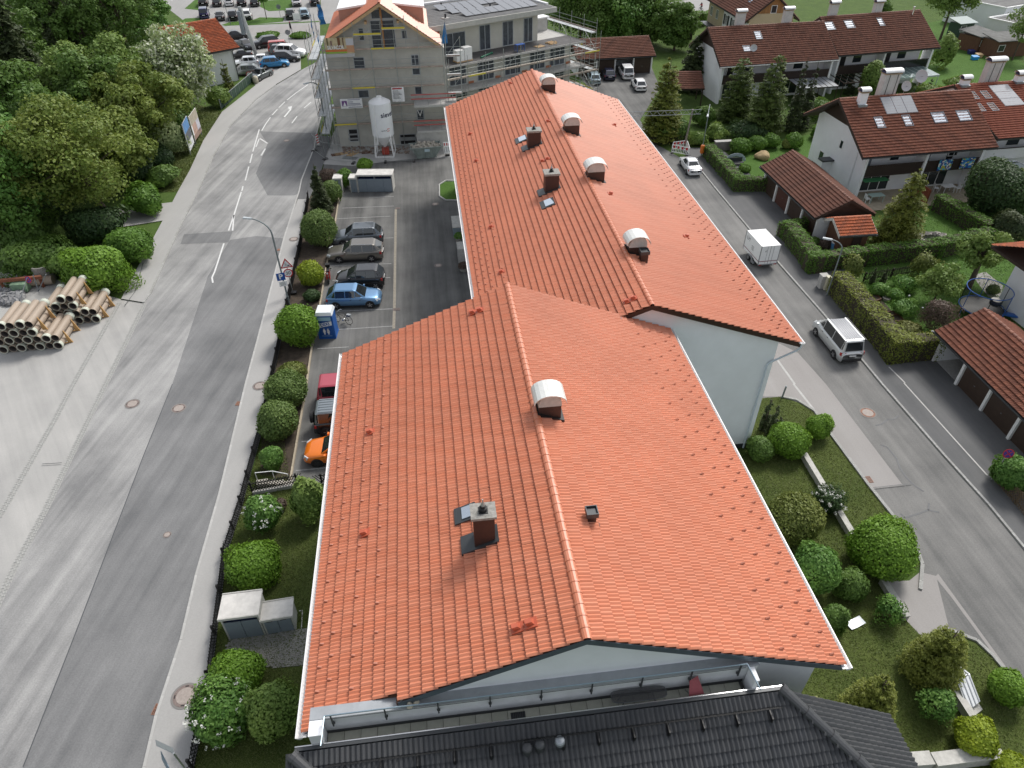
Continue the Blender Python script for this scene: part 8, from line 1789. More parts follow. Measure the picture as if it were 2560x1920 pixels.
lattice('brown lattice fence behind the row of round shrubs',[q(2,0,1720,1200),q(3,0,200,1130),q(3,0,400,1120)],.9,mat('dark_fence_wood',(.03,.022,.018),.8))
lattice('pale brown lattice fence beside the no stopping sign',[q(3,2,1960,850),q(3,2,2290,1240)],1.0,mat('brown_fence_wood',(.14,.1,.06),.8))
zs=lambda x,y:(620+x/7.54,1140+y/7.54)
st=thing('garden_steps','pale stone garden steps with a bent white handrail','steps',gp(zs(500,540)))
for k,(x0,x1,h_) in enumerate(((180,390,.30),(390,530,.22),(530,690,.14),(690,840,.07))):
 P4=[gp(zs(x0,600-(x0-180)*.09)),gp(zs(x1,600-(x1-180)*.09)),gp(zs(x1,500-(x1-180)*.06)),gp(zs(x0,520-(x0-180)*.06))];MB().prism([(p.x,p.y) for p in P4],0,h_).obj('step',mat('pale_stone',(.45,.42,.37),.9,var=.15,scale=4),st)
a,b,c=gp(zs(130,318),.95),gp(zs(455,285),.95),gp(zs(745,340),.8);MB().tube([(a.x,a.y,.95),(b.x,b.y,.95),(c.x,c.y,.8)],.025,8).obj('handrail',WMETAL,st)
for p in (a,b,c):MB().cyl((p.x,p.y,0),(p.x,p.y,p.z),.02,seg=6).obj('rail_post',WMETAL,st)
for lb,x,y,w_,d_,h_ in (('grey stone box beside the wing wall under the gutter',1750,275,1.1,2.3,.9),('pale utility cabinet under the gutter',1790,520,.9,1.3,1.3)):
 c=gp(q(1,1,x,y+60));t=thing('utility_box',lb,'box',c);MB().box(c.x-w_/2,c.x+w_/2,c.y-d_/2,c.y+d_/2,0,h_).obj('body',CONC if d_<2 else CABG,t);MB().box(c.x-w_/2-.04,c.x+w_/2+.04,c.y-d_/2-.04,c.y+d_/2+.04,h_,h_+.08).obj('lid',CABW,t)
for lb,x,y in (('round planter with a leafy plant below the stone box',1755,420),('round planter with a reddish plant below the utility cabinet',1795,680)):
 c=gp(q(1,1,x,y));t=thing('planter',lb,'planter',c);MB().lathe([(.3,0),(.42,.4),(.38,.4),(.3,.3)],18,c).obj('pot',CONCD,t);D=unit(500);D[:,2]=np.abs(D[:,2]);link('plant',leaf_mesh('plant',np.array(c)+np.array((0,0,.4))+D*np.array((.45,.45,.4)),D,.07,RNG.random(500),lm('fresh' if y<500 else 'purple')),t)
PIPE=mat('pipe_glassfibre',(.36,.29,.225),.55,var=.14,scale=2.5,stretch=(1,.25,1));COLLAR=mat('pipe_collar',(.55,.58,.49),.6,var=.15,scale=5);PIN=mat('pipe_inside',(.11,.095,.09),.8)
WEDGE=mat('timber_wedge',(.5,.3,.12),.7)
ORD=['first','second','third','fourth','fifth','sixth','seventh']
def pipe_proto():
 t=thing('sewer_pipe','x','pipe');r,L_=.285,3.0;My_=Matrix.Rotation(-math.pi/2,4,'X')
 mb=MB();seg=22
 ring=lambda rr,y:[(rr*math.cos(2*math.pi*i/seg),y,rr*math.sin(2*math.pi*i/seg)) for i in range(seg)]
 V=ring(r,0)+ring(r,L_)+ring(r-.03,L_)+ring(r-.03,0);F_=[]
 for k in range(4):
  for i in range(seg):F_.append((k*seg+i,k*seg+(i+1)%seg,((k+1)%4)*seg+(i+1)%seg,((k+1)%4)*seg+i))
 mb.add(V,F_);mb.obj('barrel',PIPE,t)
 mb=MB();V=ring(r+.004,-.02)+ring(r+.045,-.02)+ring(r+.045,.22)+ring(r+.004,.3);mb.add(V,F_);mb.obj('collar',COLLAR,t)
 mb=MB();V=ring(r-.032,.02)+ring(r-.032,L_-.02);mb.add(V,[((i+1)%seg,i,seg+i,seg+(i+1)%seg) for i in range(seg)]);mb.obj('lining',PIN,t)
 return t
P0=pipe_proto();first=True
def add_pipe(x,y,z,flip,label):
 global first
 o=P0 if first else copy_tree(P0);first=False;o['label']=label;o['group']='stacked sewer pipes'
 o.location=(x,y+(3.0 if flip else 0)+RNG.normal(0,.05),z);o.rotation_euler=(0,RNG.uniform(0,.0),math.pi if flip else 0)
for nm,y0,cols in (('front',45.3,((-28.42,2),(-29.05,2),(-29.7,4),(-30.35,4),(-31.0,4),(-31.62,4),(-32.25,3))),('rear',48.55,((-26.84,2),(-27.45,2),(-28.06,4),(-28.68,4),(-29.3,3),(-29.92,3)))):
 for ci,(x,n) in enumerate(cols):
  for k in range(n):add_pipe(x+RNG.normal(0,.015)+(.03*(k%2)),y0,.34+k*.645,(ci+k)%2==1,'beige sewer pipe in the %s stack, %s row up, %s column from the road'%(nm,ORD[k],ORD[ci]))
 for rx,zt in ((cols[0][0]+.32,1.1),(cols[2][0]+.32,2.4)):
  for yy in (y0+.75,y0+2.3):
   t=thing('timber_wedge','timber wedge holding the %s pipe stack, %s and %s'%(nm,'low' if zt<2 else 'high','near' if yy<y0+1.5 else 'far'),'wedge',(rx,yy,0 if zt<2 else 1.3),group='timber wedges of the pipe stacks')
   z0=.0 if zt<2 else 1.3;mb=MB();mb.extr([(rx-.02,yy-.04,z0),(rx+.34,yy-.04,z0),(rx+.02,yy-.04,zt)],(0,.08,0));mb.obj('wedge_block',WEDGE,t)
for k in range(2):
 y0=45.3 if k==0 else 48.55
 for yy in (y0+.7,y0+2.3):
  t=thing('bearer_timber','timber bearer under the %s pipe stack, %s one'%(('front','rear')[k],'near' if yy<y0+1 else 'far'),'timber',(-30,yy,0));MB().box(-32.6 if k==0 else -30.3,-28.1 if k==0 else -26.5,yy-.06,yy+.06,0,.055).obj('beam',WEDGE,t)
c=gp((118,700));t=thing('concrete_pipe','large weathered concrete pipe standing upright behind the stacks','pipe',c);MB().lathe([(.75,0),(.75,1.5),(.62,1.5),(.62,.2)],24,c).obj('barrel',CONCD,t)
c=gp((95,715));t=thing('concrete_pipe','pale pipe lying in front of the undergrowth','pipe',c);MB().cyl((c.x-1.3,c.y,.4),(c.x+1.3,c.y+.2,.4),.38,seg=20).obj('barrel',PIPE,t);MB().cyl((c.x-1.35,c.y,.4),(c.x-1.15,c.y,.4),.43,seg=20).obj('collar',COLLAR,t)
c=gp((62,725));t=thing('trench_box','rusty steel frame with green machine parts behind the pipes','machine',c);RUST=mat('rusty_beam',(.25,.09,.05),.8,var=.3,scale=5)
MB().bar((c.x-1.6,c.y,1.0),(c.x+1.6,c.y+.3,.95),.25,.25).obj('beam',RUST,t);MB().bar((c.x-1.5,c.y,0),(c.x-1.5,c.y,1.0),.2,.2).obj('leg',RUST,t);MB().bar((c.x+1.4,c.y+.3,0),(c.x+1.4,c.y+.3,.9),.2,.2).obj('leg',RUST,t)
MB().box(c.x-.7,c.x+.5,c.y-.5,c.y+.4,.1,.8).obj('engine_block',mat('machine_green',(.2,.3,.2),.6,var=.4,scale=3),t)
for s in (-1,1):MB().bar((c.x+1.2,c.y-.3,0),(c.x+1.9+.5*s,c.y-.3,1.5),.06,.06).obj('strut',SGREY,t)
mb=MB()
for i in range(420):
 x,y=gp((RNG.uniform(-20,62),RNG.uniform(722,765))).xy;s=RNG.uniform(.07,.2);mb.box(-s,s,-s*.8,s*.8,-s*.5,s*.6,Matrix.Translation((x,y,RNG.uniform(.05,.3))) @ Matrix.Rotation(RNG.uniform(0,6),4,Vector(unit(1)[0])),rnd=RNG.random())
tag(mb.obj('broken_stone_heap',mat('broken_stone',(.36,.36,.36),.9,rnd=1,rndcol=(.2,.2,.21))),kind='stuff')
def hoarding(label,a,b,ytop,cols):
 p,q_=gp(a),gp(b);h=hz(p,ytop);d=(q_-p);L_=d.length;u=d.normalized();n=Vector((u.y,-u.x,0));M=frame((p.x,p.y,0),u,(0,0,1),n);t=thing('billboard',label,'billboard',p)
 MB().box(0,L_,.5,h,-.06,0,M).obj('panel',WPAINT,t)
 for (u0,u1,v0,v1,c) in cols:MB().box(L_*u0,L_*u1,.5+(h-.5)*v0,.5+(h-.5)*v1,.002,.008,M).obj('print_field',mat('poster_%d_%d'%(int(c[0]*999),int(c[2]*999)),c,.6,var=.25,scale=2.5),t)
 for x in (.15,L_-.15):MB().box(x-.05,x+.05,0,h,-.16,-.06,M).obj('post',STEEL,t)
hoarding('left half of the roadside hoarding with blue sky picture',q(0,0,1655,1345),q(0,0,1690,1265),q(0,0,0,1075)[1],((.02,.98,.62,1,(.1,.25,.5)),(.02,.98,.3,.62,(.09,.1,.12)),(.02,.98,0,.3,(.65,.66,.68))))
hoarding('right half of the roadside hoarding with people picture',q(0,0,1700,1250),q(0,0,1755,1165),q(0,0,0,1010)[1],((.02,.98,.6,1,(.4,.36,.28)),(.1,.6,.2,.6,(.45,.3,.24)),(.6,.98,.1,.6,(.5,.5,.55)),(.02,.98,0,.2,(.3,.2,.16))))
a,b=gp(q(0,0,1915,950)),gp(q(0,0,2195,700));t=thing('mesh_fence','dark green mesh fence with a pale top rail beside the left pavement','fence',a);d=b-a;n=9
GM=mat('green_mesh',(.02,.05,.04),.7,alpha=.86)
for i in range(n):p,q_=a+d*i/n,a+d*(i+1)/n;MB().add([p+Vector((0,0,.1)),q_+Vector((0,0,.1)),q_+Vector((0,0,1.25)),p+Vector((0,0,1.25))],[(0,1,2,3)]).obj('mesh_panel',GM,t)
for i in range(n+1):p=a+d*i/n;MB().cyl(p,p+Vector((0,0,1.3)),.03,seg=6).obj('post',STEEL,t)
MB().cyl(a+Vector((0,0,1.3)),b+Vector((0,0,1.3)),.03,seg=6).obj('top_rail',STEEL,t)
c=gp(zf(1330,750));t=thing('sign_mast','tall grey sign mast seen from its edge behind the little house','mast',c);h=hz(c,16)
MB().bar(c,(c.x-1.0,c.y,h),.5,.5).obj('mast',STEEL,t);MB().box(c.x-1.4,c.x-.9,c.y-.9,c.y+1.6,h*.45,h*.92).obj('sign_panel',mat('grey_panel',(.22,.25,.28),.5),t)
c=gp(zf(980,345));t=thing('lamp_post','thin grey lamp post on the grass behind the little house','lamp post',c);MB().cyl(c,(c.x-.3,c.y,hz(c,2)),.06,.04,8).obj('pole',POLE,t);MB().box(c.x-.6,c.x,c.y-.1,c.y+.1,hz(c,2),hz(c,2)+.1).obj('lamp_head',HEADL,t)
for lb,p_,tp,m_ in (('round-backed road sign at the far junction',zf(1795,605),zf(0,410)[1],SGREY),('small blue-grey sign on the far grass',zf(1665,235),zf(0,60)[1],SGREY),('round prohibition sign at the little house exit',zf(1250,1110),zf(0,990)[1],SRED)):
 c=gp(p_);h=hz(c,tp);t=thing('road_sign',lb,'road sign',c);MB().cyl(c,c+Vector((0,0,h)),.04,seg=6).obj('post',STEEL,t);F=ymat(c+Vector((0,-.06,h-.4)),(0,-1,0));o=disc(t,F,.42,m_,'sign_disc')
 if m_ is SRED:disc(o,F,.32,SWHITE,'sign_face',.012,.006)
c=gp(zf(1900,290));t=thing('notice_board','white notice board between the two far SUVs','board',c);MB().box(c.x-.7,c.x+.7,c.y-.05,c.y+.05,.2,hz(c,zf(0,180)[1])).obj('panel',WPAINT,t);MB().box(c.x+.65,c.x+.8,c.y-.06,c.y+.06,0,2.0).obj('post',STEEL,t)
c=gp(zf(1330,1150));t=thing('material_sack','pale sack bundle at the end of the green mesh fence','sack',c);MB().lathe([(.3,0),(.42,.3),(.4,.8),(.25,1.0),(.1,1.05)],12,c).obj('sack',mat('sack_cloth',(.5,.46,.36),.9),t)
b=gp(q(2,0,1485,1285));zt_=hz(b,q(2,0,0,960)[1]);t=thing('cable_gantry','lattice cable gantry on a wooden pole above the side street','gantry',b)
MB().cyl(b,b+Vector((.35,0,zt_+.2)),.12,.1,10).obj('pole',mat('weathered_pole',(.22,.19,.16),.85,var=.2,scale=4),t)
l_,r_=gp(q(2,0,930,990),zt_),gp(q(2,0,1635,965),zt_);ax3=(r_-l_);n=22
for z in (-.25,.25):MB().cyl(l_+Vector((0,0,z)),r_+Vector((0,0,z)),.03,seg=6).obj('chord',STEEL,t)
for i in range(n):MB().cyl(l_+ax3*i/n+Vector((0,0,-.25 if i%2 else .25)),l_+ax3*(i+1)/n+Vector((0,0,.25 if i%2 else -.25)),.018,seg=5).obj('lacing',STEEL,t)
l2=Vector((l_.x-.2,l_.y,0));MB().cyl(l2,l2+Vector((0,0,zt_)),.1,seg=8).obj('far_pole',mat('weathered_pole',(.22,.19,.16)),t)
def barrier(label,a,b):
 a,b=gp(a),gp(b);d=b-a;L_=d.length;u=d.normalized();M=frame((a.x,a.y,0),u,Vector((-u.y,u.x,0)),(0,0,1));t=thing('barrier_fence',label,'barrier',a,group='red and white barrier fences')
 for z in (.15,.62,.95):MB().box(0,L_,-.02,.02,z,z+.06,M).obj('rail',WPAINT,t)
 n=max(4,round(L_/.2))
 for i in range(n+1):MB().box(L_*i/n-.03,L_*i/n+.03,-.018,.018,.1,1.0,M).obj('slat',WPAINT,t)
 k=max(2,round(L_/.45))
 for i in range(k):MB().box(L_*(i+.25)/k,L_*(i+.75)/k,-.035,-.022,.66,.94,M).obj('red_field',RW_R,t)
 for x in (.1,L_-.1):MB().box(x-.1,x+.1,-.3,.3,0,.1,M).obj('foot',BLACK,t)
barrier('red and white barrier fence facing the street at the gantry pole',q(2,0,1378,1322),q(2,0,1520,1350));barrier('rear barrier fence at the gantry pole',q(2,0,1385,1300),q(2,0,1500,1285));barrier('short end barrier fence at the gantry pole',q(2,0,1525,1350),q(2,0,1505,1290))
b=gp(q(2,0,1630,1350));t=thing('litter_bin','orange litter bin on a post at the hedge end','litter bin',b);MB().cyl(b,b+Vector((0,0,1.4)),.04,seg=8).obj('post',STEEL,t);MB().lathe([(.2,.45),(.26,.6),(.26,1.3),(.2,1.38)],16,b+Vector((-.02,-.25,0))).obj('bin_body',mat('bin_orange',(.62,.16,.015),.5),t)
def lowwall(label,px,wd,h,m=CABW):
 pts=[gp(p) for p in px];t=thing('low_wall',label,'wall',pts[0])
 for a,b in zip(pts[:-1],pts[1:]):u=(b-a).normalized();v=Vector((-u.y,u.x,0));MB().box(0,(b-a).length,-wd/2,wd/2,0,h,frame((a.x,a.y,0),u,v,(0,0,1))).obj('wall_block',m,t);MB().box(-.02,(b-a).length+.02,-wd/2-.02,wd/2+.02,h,h+.05,frame((a.x,a.y,0),u,v,(0,0,1))).obj('coping',m,t)
lowwall('long low pale wall running through the right lawn',[q(3,2,300,640),q(3,2,480,940),q(3,2,720,1340)],.28,.4);lowwall('low grey wall beside the driveway',[q(3,3,975,60),q(3,3,1180,385)],.3,.35,CONC)
lowwall('low pale wall behind the cold frame',[q(3,3,1490,870),q(3,3,1740,1265)],.3,.45);lowwall('low wall across the bottom of the lawn',[q(3,3,1390,1640),q(3,3,1960,1570)],.5,.6);lowwall('short wall block left of the bottom wall',[q(3,3,1110,1640),q(3,3,1370,1620)],.5,.55)
cf=[gp(q(3,3,*p)) for p in ((1490,850),(1590,775),(1810,1110),(1690,1130))];t=thing('cellar_hatch','white ribbed light shaft cover beside the low wall','hatch',cf[0]);u=(cf[2]-cf[1]);v=(cf[0]-cf[1])
FR=mat('ribbed_polycarbonate',(.78,.8,.82),.25)
for k,(s0,s1,z0,z1) in enumerate(((0,.42,.35,.75),(.44,1.0,.75,.3))):
 a,b,c,d=cf[1]+u*s0,cf[1]+u*s1,cf[1]+u*s1+v,cf[1]+u*s0+v
 pan=MB().hexa([Vector((p.x,p.y,z-.05)) for p,z in ((a,z0),(b,z1),(c,z1),(d,z0))]+[Vector((p.x,p.y,z)) for p,z in ((a,z0),(b,z1),(c,z1),(d,z0))]).obj('cover_panel',FR,t)
 for j in range(4):f=.1+.27*j;p,q_=a+v*f,b+v*f;MB().bar((p.x,p.y,z0+.015),(q_.x,q_.y,z1+.015),.04,.04).obj('rib',mat('grey_rib',(.45,.47,.5),.4),pan)
P4=[cf[1]+u*-.02,cf[1]+u*1.15,cf[1]+u*1.15+v*1.1,cf[1]+u*-.02+v*1.1];MB().prism([(p.x,p.y) for p in P4][::-1],0,.12).obj('base_slab',CABW,t)
for f in (0.02,.95):p=cf[1]+u*.43+v*f;MB().box(p.x-.04,p.x+.04,p.y-.04,p.y+.04,.1,.72).obj('support',STEEL,t)
c0,c1_=gp(q(3,3,690,440)),gp(q(3,3,810,385));t=thing('metal_sheet','curved pale metal sheet lying on the right lawn','sheet',c0);d=c1_-c0;s=Vector((-d.y,d.x,0)).normalized()*.22;mb=MB();n=8
mb.add([tuple(c0+d*i/n+s*k+Vector((0,0,.06+.18*(i/n-.4)**2))) for k in (-1,1) for i in range(n+1)],[(i,i+1,n+2+i,n+1+i) for i in range(n)]);mb.add([tuple(c0+d*i/n+s*k+Vector((0,0,.045+.18*(i/n-.4)**2))) for k in (-1,1) for i in range(n+1)],[(i+1,i,n+1+i,n+2+i) for i in range(n)]);mb.obj('sheet',ZINC if False else mat('pale_sheet',(.6,.64,.67),.4,metal=.2),t)
b=gp((1780+805/4.609,780+990/4.609));t=thing('bollard','grey steel bollard at the curved kerb by the gable','bollard',b);MB().cyl(b,b+Vector((.05,0,1.0)),.06,seg=10).obj('post',SGREY,t);MB().lathe([(.065,0),(.05,.04),(.01,.05)],10,b+Vector((.05,0,1.0))).obj('cap',SGREY,t)
b=gp((2320+860/6.9125,560+1560/6.9125));t=thing('trampoline','round trampoline with blue frame poles behind the garage','trampoline',(b.x,b.y,0));tx,ty=b.x,b.y
MB().lathe([(1.5,.7),(1.5,.72)],28,(tx,ty,0)).obj('jump_mat',BLACK,t);mb=MB();n=28
for z,r_,m_,nm in ((.72,1.6,BL2,'frame_ring'),(2.3,1.6,BL2,'top_ring')):mb=MB();mb.tube([(tx+r_*math.cos(2*math.pi*i/n),ty+r_*math.sin(2*math.pi*i/n),z) for i in range(n+1)],.035,6);mb.obj(nm,m_,t)
for k in range(6):an=k*math.pi/3;MB().cyl((tx+1.62*math.cos(an),ty+1.62*math.sin(an),0),(tx+1.62*math.cos(an),ty+1.62*math.sin(an),2.3),.03,seg=6).obj('pole',BL2 if k%2 else BLACK,t)
mb=MB();seg=28;mb.add([(tx+1.58*math.cos(2*math.pi*i/seg),ty+1.58*math.sin(2*math.pi*i/seg),z) for z in (.74,2.28) for i in range(seg)],[(i,(i+1)%seg,seg+(i+1)%seg,seg+i) for i in range(seg)]);mb.obj('net',mat('fine_net',(.03,.04,.05),.8,alpha=.25),t)
b=gp((2320+1240/6.9125,560+1570/6.9125));t=thing('kayak','blue kayak leaning against the white house wall','kayak',b);mb=MB();n=10;rows=[]
M=Matrix.Translation((b.x,b.y-.3,.35)) @ Matrix.Rotation(R(-35),4,'Z')
for i in range(n+1):f=i/n;w_=.33*math.sin(math.pi*(.04+.92*f))**.7;rows+=[M @ Vector((-1.6+3.2*f,y*w_,z*w_*.5)) for y,z in ((-1,0),(-.6,-.8),(.6,-.8),(1,0),(.55,.5),(-.55,.5))]
mb.add(rows,[(i*6+j,i*6+(j+1)%6,(i+1)*6+(j+1)%6,(i+1)*6+j) for i in range(n) for j in range(6)]+[tuple(range(6)),tuple(range(6*n,6*n+6))]);mb.obj('hull',mat('kayak_blue',(.02,.11,.38),.4),t);MB().lathe([(.2,.0),(.24,.03),(.2,.05)],14,M=M @ Matrix.Translation((-.1,0,.17))).obj('cockpit',BLACK,t)
b=gp((2320+1090/6.9125,560+1500/6.9125));t=thing('rain_barrel','dark rain barrel at the corner of the white house','barrel',b);MB().lathe([(.32,0),(.4,.3),(.4,.85),(.36,1.0)],18,b).obj('barrel',mat('dark_barrel',(.02,.025,.05),.5),t);MB().lathe([(.37,1.0),(.37,1.03)],18,b).obj('lid',CABW,t)
b=gp(q(3,1,560,515));t=thing('water_barrel','blue water barrel beside the wooden shed','barrel',b);MB().lathe([(.33,0),(.37,.4),(.33,.9)],18,b).obj('barrel',mat('barrel_blue',(.1,.3,.55),.5),t);MB().lathe([(.35,.9),(.35,.95)],18,b).obj('lid',WPAINT,t)
b=gp(q(2,0,2160,1370));t=thing('boulder','rounded beige boulder on the far lawn','boulder',b);bm=bmesh.new();bmesh.ops.create_icosphere(bm,subdivisions=3,radius=1);me=bpy.data.meshes.new('stone')
for v in bm.verts:f=1+.12*math.sin(v.co.x*4+1)+.1*math.sin(v.co.y*5);v.co=Vector((b.x+v.co.x*.95*f,b.y+v.co.y*.7*f,.3+v.co.z*.5*f))
bm.to_mesh(me);bm.free();me.attributes.new('rnd','FLOAT','FACE');me.materials.append(mat('beige_stone',(.42,.31,.17),.9,var=.2,scale=3));link('stone',me,t)
b=gp(q(2,0,1920,1420));t=thing('swing_seat','blue-grey curved garden swing seat on the far lawn','swing',b)
mb=MB();n=10
for k in range(n):a0,a1=math.pi*k/n,math.pi*(k+1)/n;mb.bar((b.x+1.1*math.cos(a0),b.y,.3+.8*math.sin(a0)),(b.x+1.1*math.cos(a1),b.y,.3+.8*math.sin(a1)),.35,.04,up=(0,1,0))
mb.obj('arch',mat('pale_blue_frame',(.35,.42,.46),.5),t);MB().box(b.x-.8,b.x+.8,b.y-.6,b.y,.35,.42).obj('seat',DGREY,t);MB().box(b.x-.8,b.x+.8,b.y-.05,b.y,.42,.8).obj('backrest',DGREY,t)
b=gp(q(2,0,1760,1290));t=thing('stone_wall','grey garden wall block behind the long hedge','wall',b);a,c=gp(q(2,0,1745,1300)),gp(q(2,0,1890,1300));MB().box(a.x,c.x,a.y-.2,a.y+.3,0,1.0).obj('wall_block',mat('grey_block',(.22,.2,.18),.9,var=.25,scale=2),t);MB().box(a.x-.05,c.x+.05,a.y-.25,a.y+.35,1.0,1.08).obj('coping',CONC,t)
def raised_bed(label,P4):
 pts=[gp(q(3,1,*p)) for p in P4];t=thing('raised_bed',label,'garden bed',pts[0])
 for a,b in zip(pts,pts[1:]+pts[:1]):MB().bar((a.x,a.y,.14),(b.x,b.y,.14),.06,.28).obj('edge_board',WOODB,t)
 mb=MB();mb.poly([(p.x,p.y,.2) for p in pts]);mb.obj('soil',SOIL,t)
raised_bed('upper raised vegetable bed behind the olive hedge',((860,905),(910,895),(970,945),(915,965)));raised_bed('middle raised vegetable bed behind the olive hedge',((955,1075),(1075,1050),(1110,1075),(990,1100)));raised_bed('lower raised vegetable bed behind the olive hedge',((990,1105),(1120,1080),(1165,1130),(1030,1150)))
for lb,(x,y),(x2,y2) in (('left thin garden lamp stake in the vegetable garden',(1165,1005),(1215,900)),('right thin garden lamp stake in the vegetable garden',(1290,1085),(1322,1005))):
 b=gp(q(3,1,x,y));h=hz(b,q(3,1,x2,y2)[1]);t=thing('garden_stake',lb,'stake',b);MB().cyl(b,(b.x+.1,b.y,h),.025,seg=6).obj('stake',DGREY,t);MB().lathe([(.06,0),(.07,.06),(.02,.1)],10,(b.x+.1,b.y,h)).obj('lamp_cap',HEADL,t)
b=gp(q(3,1,1020,930));t=thing('animal_figure','pale ring of stones with a grey bird bath in the vegetable garden','bird bath',b);MB().lathe([(.28,0),(.34,.22),(.28,.24),(.22,.14)],16,b).obj('bowl',mat('pale_stone',(.45,.42,.37)),t);MB().lathe([(.18,0),(.2,.18),(.05,.24)],12,b+Vector((.7,-.2,0))).obj('grey_stone',CONC,t)
for lb,x,y,m_,w_,h_ in (('grey stone gate pillar at the hedge gap',455,830,CONC,.55,1.2),('pale yellow meter box at the olive hedge end',492,850,mat('cream_box',(.55,.52,.4),.6),.3,1.25)):
 b=gp(q(3,1,x,y));t=thing('gate_pillar' if 'pillar' in lb else 'meter_box',lb,'pillar' if 'pillar' in lb else 'box',b);MB().box(b.x-w_/2,b.x+w_/2,b.y-w_/2,b.y+w_/2,0,h_).obj('block',m_,t);MB().box(b.x-w_/2-.04,b.x+w_/2+.04,b.y-w_/2-.04,b.y+w_/2+.04,h_,h_+.07).obj('cap',m_,t)
mb=MB()
for i in range(200):
 an,rr=RNG.uniform(0,6.28),RNG.uniform(.75,1.15);c=gp(Z5(980+190*rr*math.cos(an),1345+60*rr*math.sin(an)));s=RNG.uniform(.08,.2);mb.box(-s,s,-s,s,-s*.5,s*.7,Matrix.Translation(c) @ Matrix.Rotation(RNG.uniform(0,6),4,Vector(unit(1)[0])),rnd=RNG.random())
tag(mb.obj('rockery',mat('rockery_stone',(.28,.26,.24),.9,rnd=1,rndcol=(.5,.47,.43))),kind='stuff')
sheet('pond',[Z5(980+150*math.cos(k*.523),1345+45*math.sin(k*.523)) for k in range(12)],mat('pond_water',(.012,.014,.01),.1,spec=.6),.03)
for lb,px,m_ in (('bright blue plastic tub on the far meadow',q(3,0,1780,515),mat('toy_blue',(.02,.3,.7),.4)),('dark blue tarpaulin bundle beside the brown hut',q(3,0,1750,465),mat('tarp_navy',(.02,.03,.15),.6)),('pale board leaning beside the blue tub',q(3,0,1815,495),WOODL)):
 b=gp(px);t=thing('garden_object',lb,'object',b);MB().hexa([(b.x-.45,b.y-.3,0),(b.x+.45,b.y-.3,0),(b.x+.4,b.y+.3,0),(b.x-.4,b.y+.3,0),(b.x-.55,b.y-.4,.5),(b.x+.55,b.y-.4,.5),(b.x+.5,b.y+.4,.6),(b.x-.5,b.y+.4,.6)]).obj('body',m_,t)
for k,(zx,zy) in enumerate(((1270,1095),(1330,1130),(1385,1095))):
 b=gp(q(1,3,zx,zy),ZL+.03);t=thing('stone_figure','%s little stone ornament on the terrace wall'%('left','middle','right')[k],'ornament',b);MB().lathe([(.07,0),(.1,.06),(.08,.13),(.04,.17)],10,b).obj('stone',mat('ornament_stone',(.5,.45,.36),.85),t);MB().lathe([(.05,.17),(.06,.2),(.02,.25)],8,b).obj('top',mat('ornament_stone',(.5,.45,.36)),t)
b=gp(q(2,3,50,1180),ZF+.005);t=thing('floor_drain','dark grated drain in the terrace floor','drain',b);MB().box(b.x-.22,b.x+.22,9.36,9.8,ZF+.002,ZF+.012).obj('pit',BLACK,t)
for k in range(8):MB().box(b.x-.2+k*.055,b.x-.185+k*.055,9.37,9.79,ZF+.012,ZF+.022).obj('bar',DGREY,t)
SKIN=mat('skin',(.5,.3,.22),.6)
def person(label,loc,ang,J,rad,m_body,cloth):
 """one continuous skinned body with clothing sleeves as children"""
 t=thing('person',label,'person')
 def skin(nm,pts,edges,rr,m,sub=1):
  me=bpy.data.meshes.new(nm);bm=bmesh.new();ly=bm.verts.layers.skin.verify();vv=[bm.verts.new(p) for p in pts]
  for e in edges:bm.edges.new((vv[e[0]],vv[e[1]]))
  for v,r_ in zip(vv,rr):v[ly].radius=(r_,r_)
  vv[0][ly].use_root=True;bm.to_mesh(me);bm.free();o=link(nm,me,t)
  s_=o.modifiers.new('skin','SKIN');s_.use_smooth_shade=True;o.modifiers.new('sub','SUBSURF').levels=sub;o.modifiers['sub'].render_levels=sub
  me.materials.append(m);return o
 skin('body',*J,m_body)
 for nm,pts,ed,rr,m in cloth:skin(nm,pts,ed,rr,m)
 t.location=loc;t.rotation_euler=(0,0,ang);return t
def stand_pts(sp=.12):
 pts=[(0,0,.95),(0,0,1.2),(0,0,1.42),(0,0,1.52),(0,.02,1.66),(.18,0,1.4),(.24,.03,1.12),(.22,.12,.88),(-.18,0,1.4),(-.24,.0,1.12),(-.22,-.06,.88),(.09,0,.9),(.1,sp,.5),(.1,sp*.4,.06),(.1,sp*.4+.14,.03),(-.09,0,.9),(-.1,-sp*.4,.5),(-.1,-sp*1.3,.08),(-.1,-sp*1.3+.13,.03)]
 ed=[(0,1),(1,2),(2,3),(3,4),(2,5),(5,6),(6,7),(2,8),(8,9),(9,10),(0,11),(11,12),(12,13),(13,14),(0,15),(15,16),(16,17),(17,18)]
 rr=[.14,.13,.13,.06,.105,.06,.045,.035,.06,.045,.035,.09,.065,.045,.035,.09,.065,.045,.035];return pts,ed,rr
c=gp(zf(1815,440));S_=stand_pts(.2)
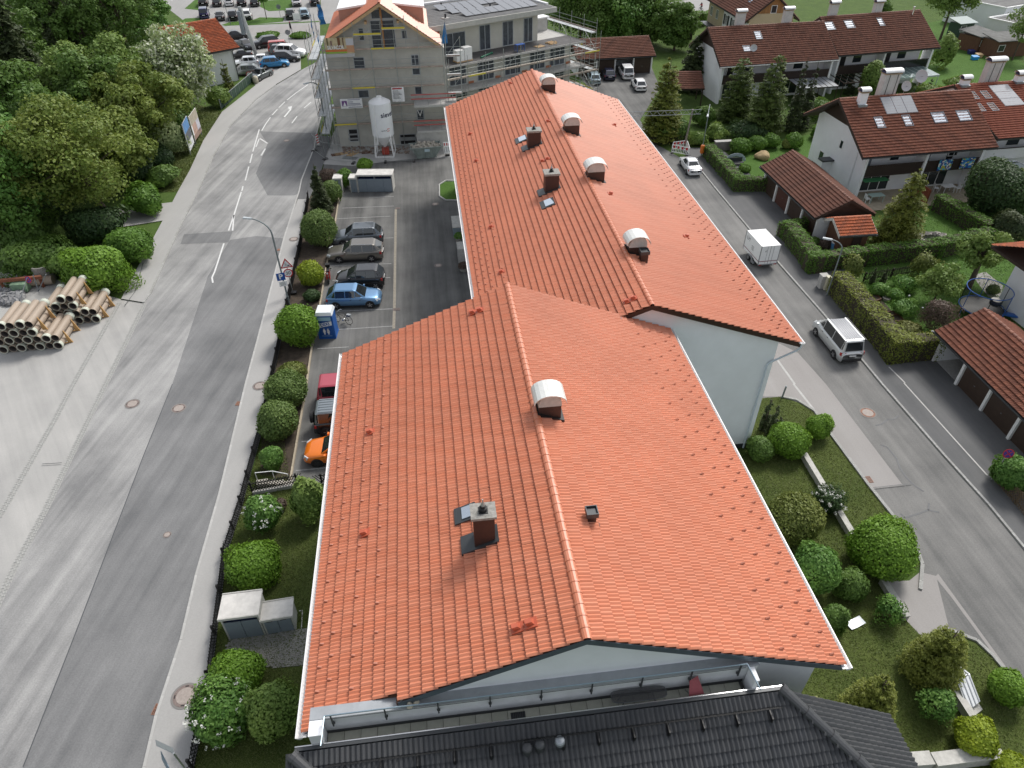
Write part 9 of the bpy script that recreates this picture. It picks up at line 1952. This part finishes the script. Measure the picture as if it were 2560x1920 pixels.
person('walking person in a dark coat with a pink scarf at the far junction',c,R(-80),S_,None,mat('dark_clothes',(.015,.013,.02),.8),[('coat',[(0,0,.55),(0,0,.95),(0,0,1.25),(0,0,1.45),(.2,0,1.38),(.26,.04,1.0),(-.2,0,1.38),(-.26,0,1.0)],[(0,1),(1,2),(2,3),(3,4),(4,5),(3,6),(6,7)],[.2,.19,.19,.13,.09,.07,.09,.07],mat('dark_coat',(.02,.015,.025),.85)),('hood_scarf',[(0,0,1.45),(0,-.02,1.6),(0,-.02,1.75)],[(0,1),(1,2)],[.14,.13,.11],mat('pink_scarf',(.35,.06,.14),.8))])
c=gp(q(2,0,1630,100));
t_=thing('bicycle','dark bicycle ridden on the far street','bicycle')
for x in (-.52,.52):
 mb=MB();n=18;mb.tube([(x+.33*math.cos(2*math.pi*i/n),0,.34+.33*math.sin(2*math.pi*i/n)) for i in range(n+1)],.025,6);mb.obj('wheel',RUBBER,t_)
MB().tube([(-.52,0,.34),(-.2,0,.85),(.35,0,.85),(.52,0,.34)],.025,6).obj('frame',BLACK,t_);MB().tube([(-.1,0,.3),(.4,0,.8)],.025,6).obj('down_tube',BLACK,t_);MB().cyl((.38,-.25,1.0),(.38,.25,1.0),.02,seg=6).obj('handlebar',BLACK,t_);MB().box(-.32,-.08,-.07,.07,.86,.92).obj('saddle',BLACK,t_)
t_.location=c;t_.rotation_euler=(0,0,R(100))
pts=[(-.2,0,.98),(-.1,0,1.2),(.05,0,1.42),(.09,0,1.52),(.13,0,1.66),(.05,.18,1.38),(.2,.22,1.15),(.38,.2,1.02),(.05,-.18,1.38),(.2,-.22,1.15),(.38,-.2,1.02),(-.15,.09,.95),(.18,.1,.75),(.0,.11,.4),(.1,.11,.34),(-.15,-.09,.95),(.15,-.1,.62),(-.05,-.11,.2),(.06,-.11,.16)]
person('cyclist in a red top and dark trousers on the far street',c,R(100),(pts,S_[1],S_[2]),None,mat('dark_clothes',(.015,.013,.02),.8),[('red_top',[pts[0],pts[1],pts[2],pts[5],pts[6],pts[8],pts[9]],[(0,1),(1,2),(2,3),(3,4),(2,5),(5,6)],[.15,.155,.15,.08,.06,.08,.06],mat('red_top',(.5,.05,.06),.8)),('head',[pts[3],pts[4]],[(0,1)],[.06,.115],SKIN)])
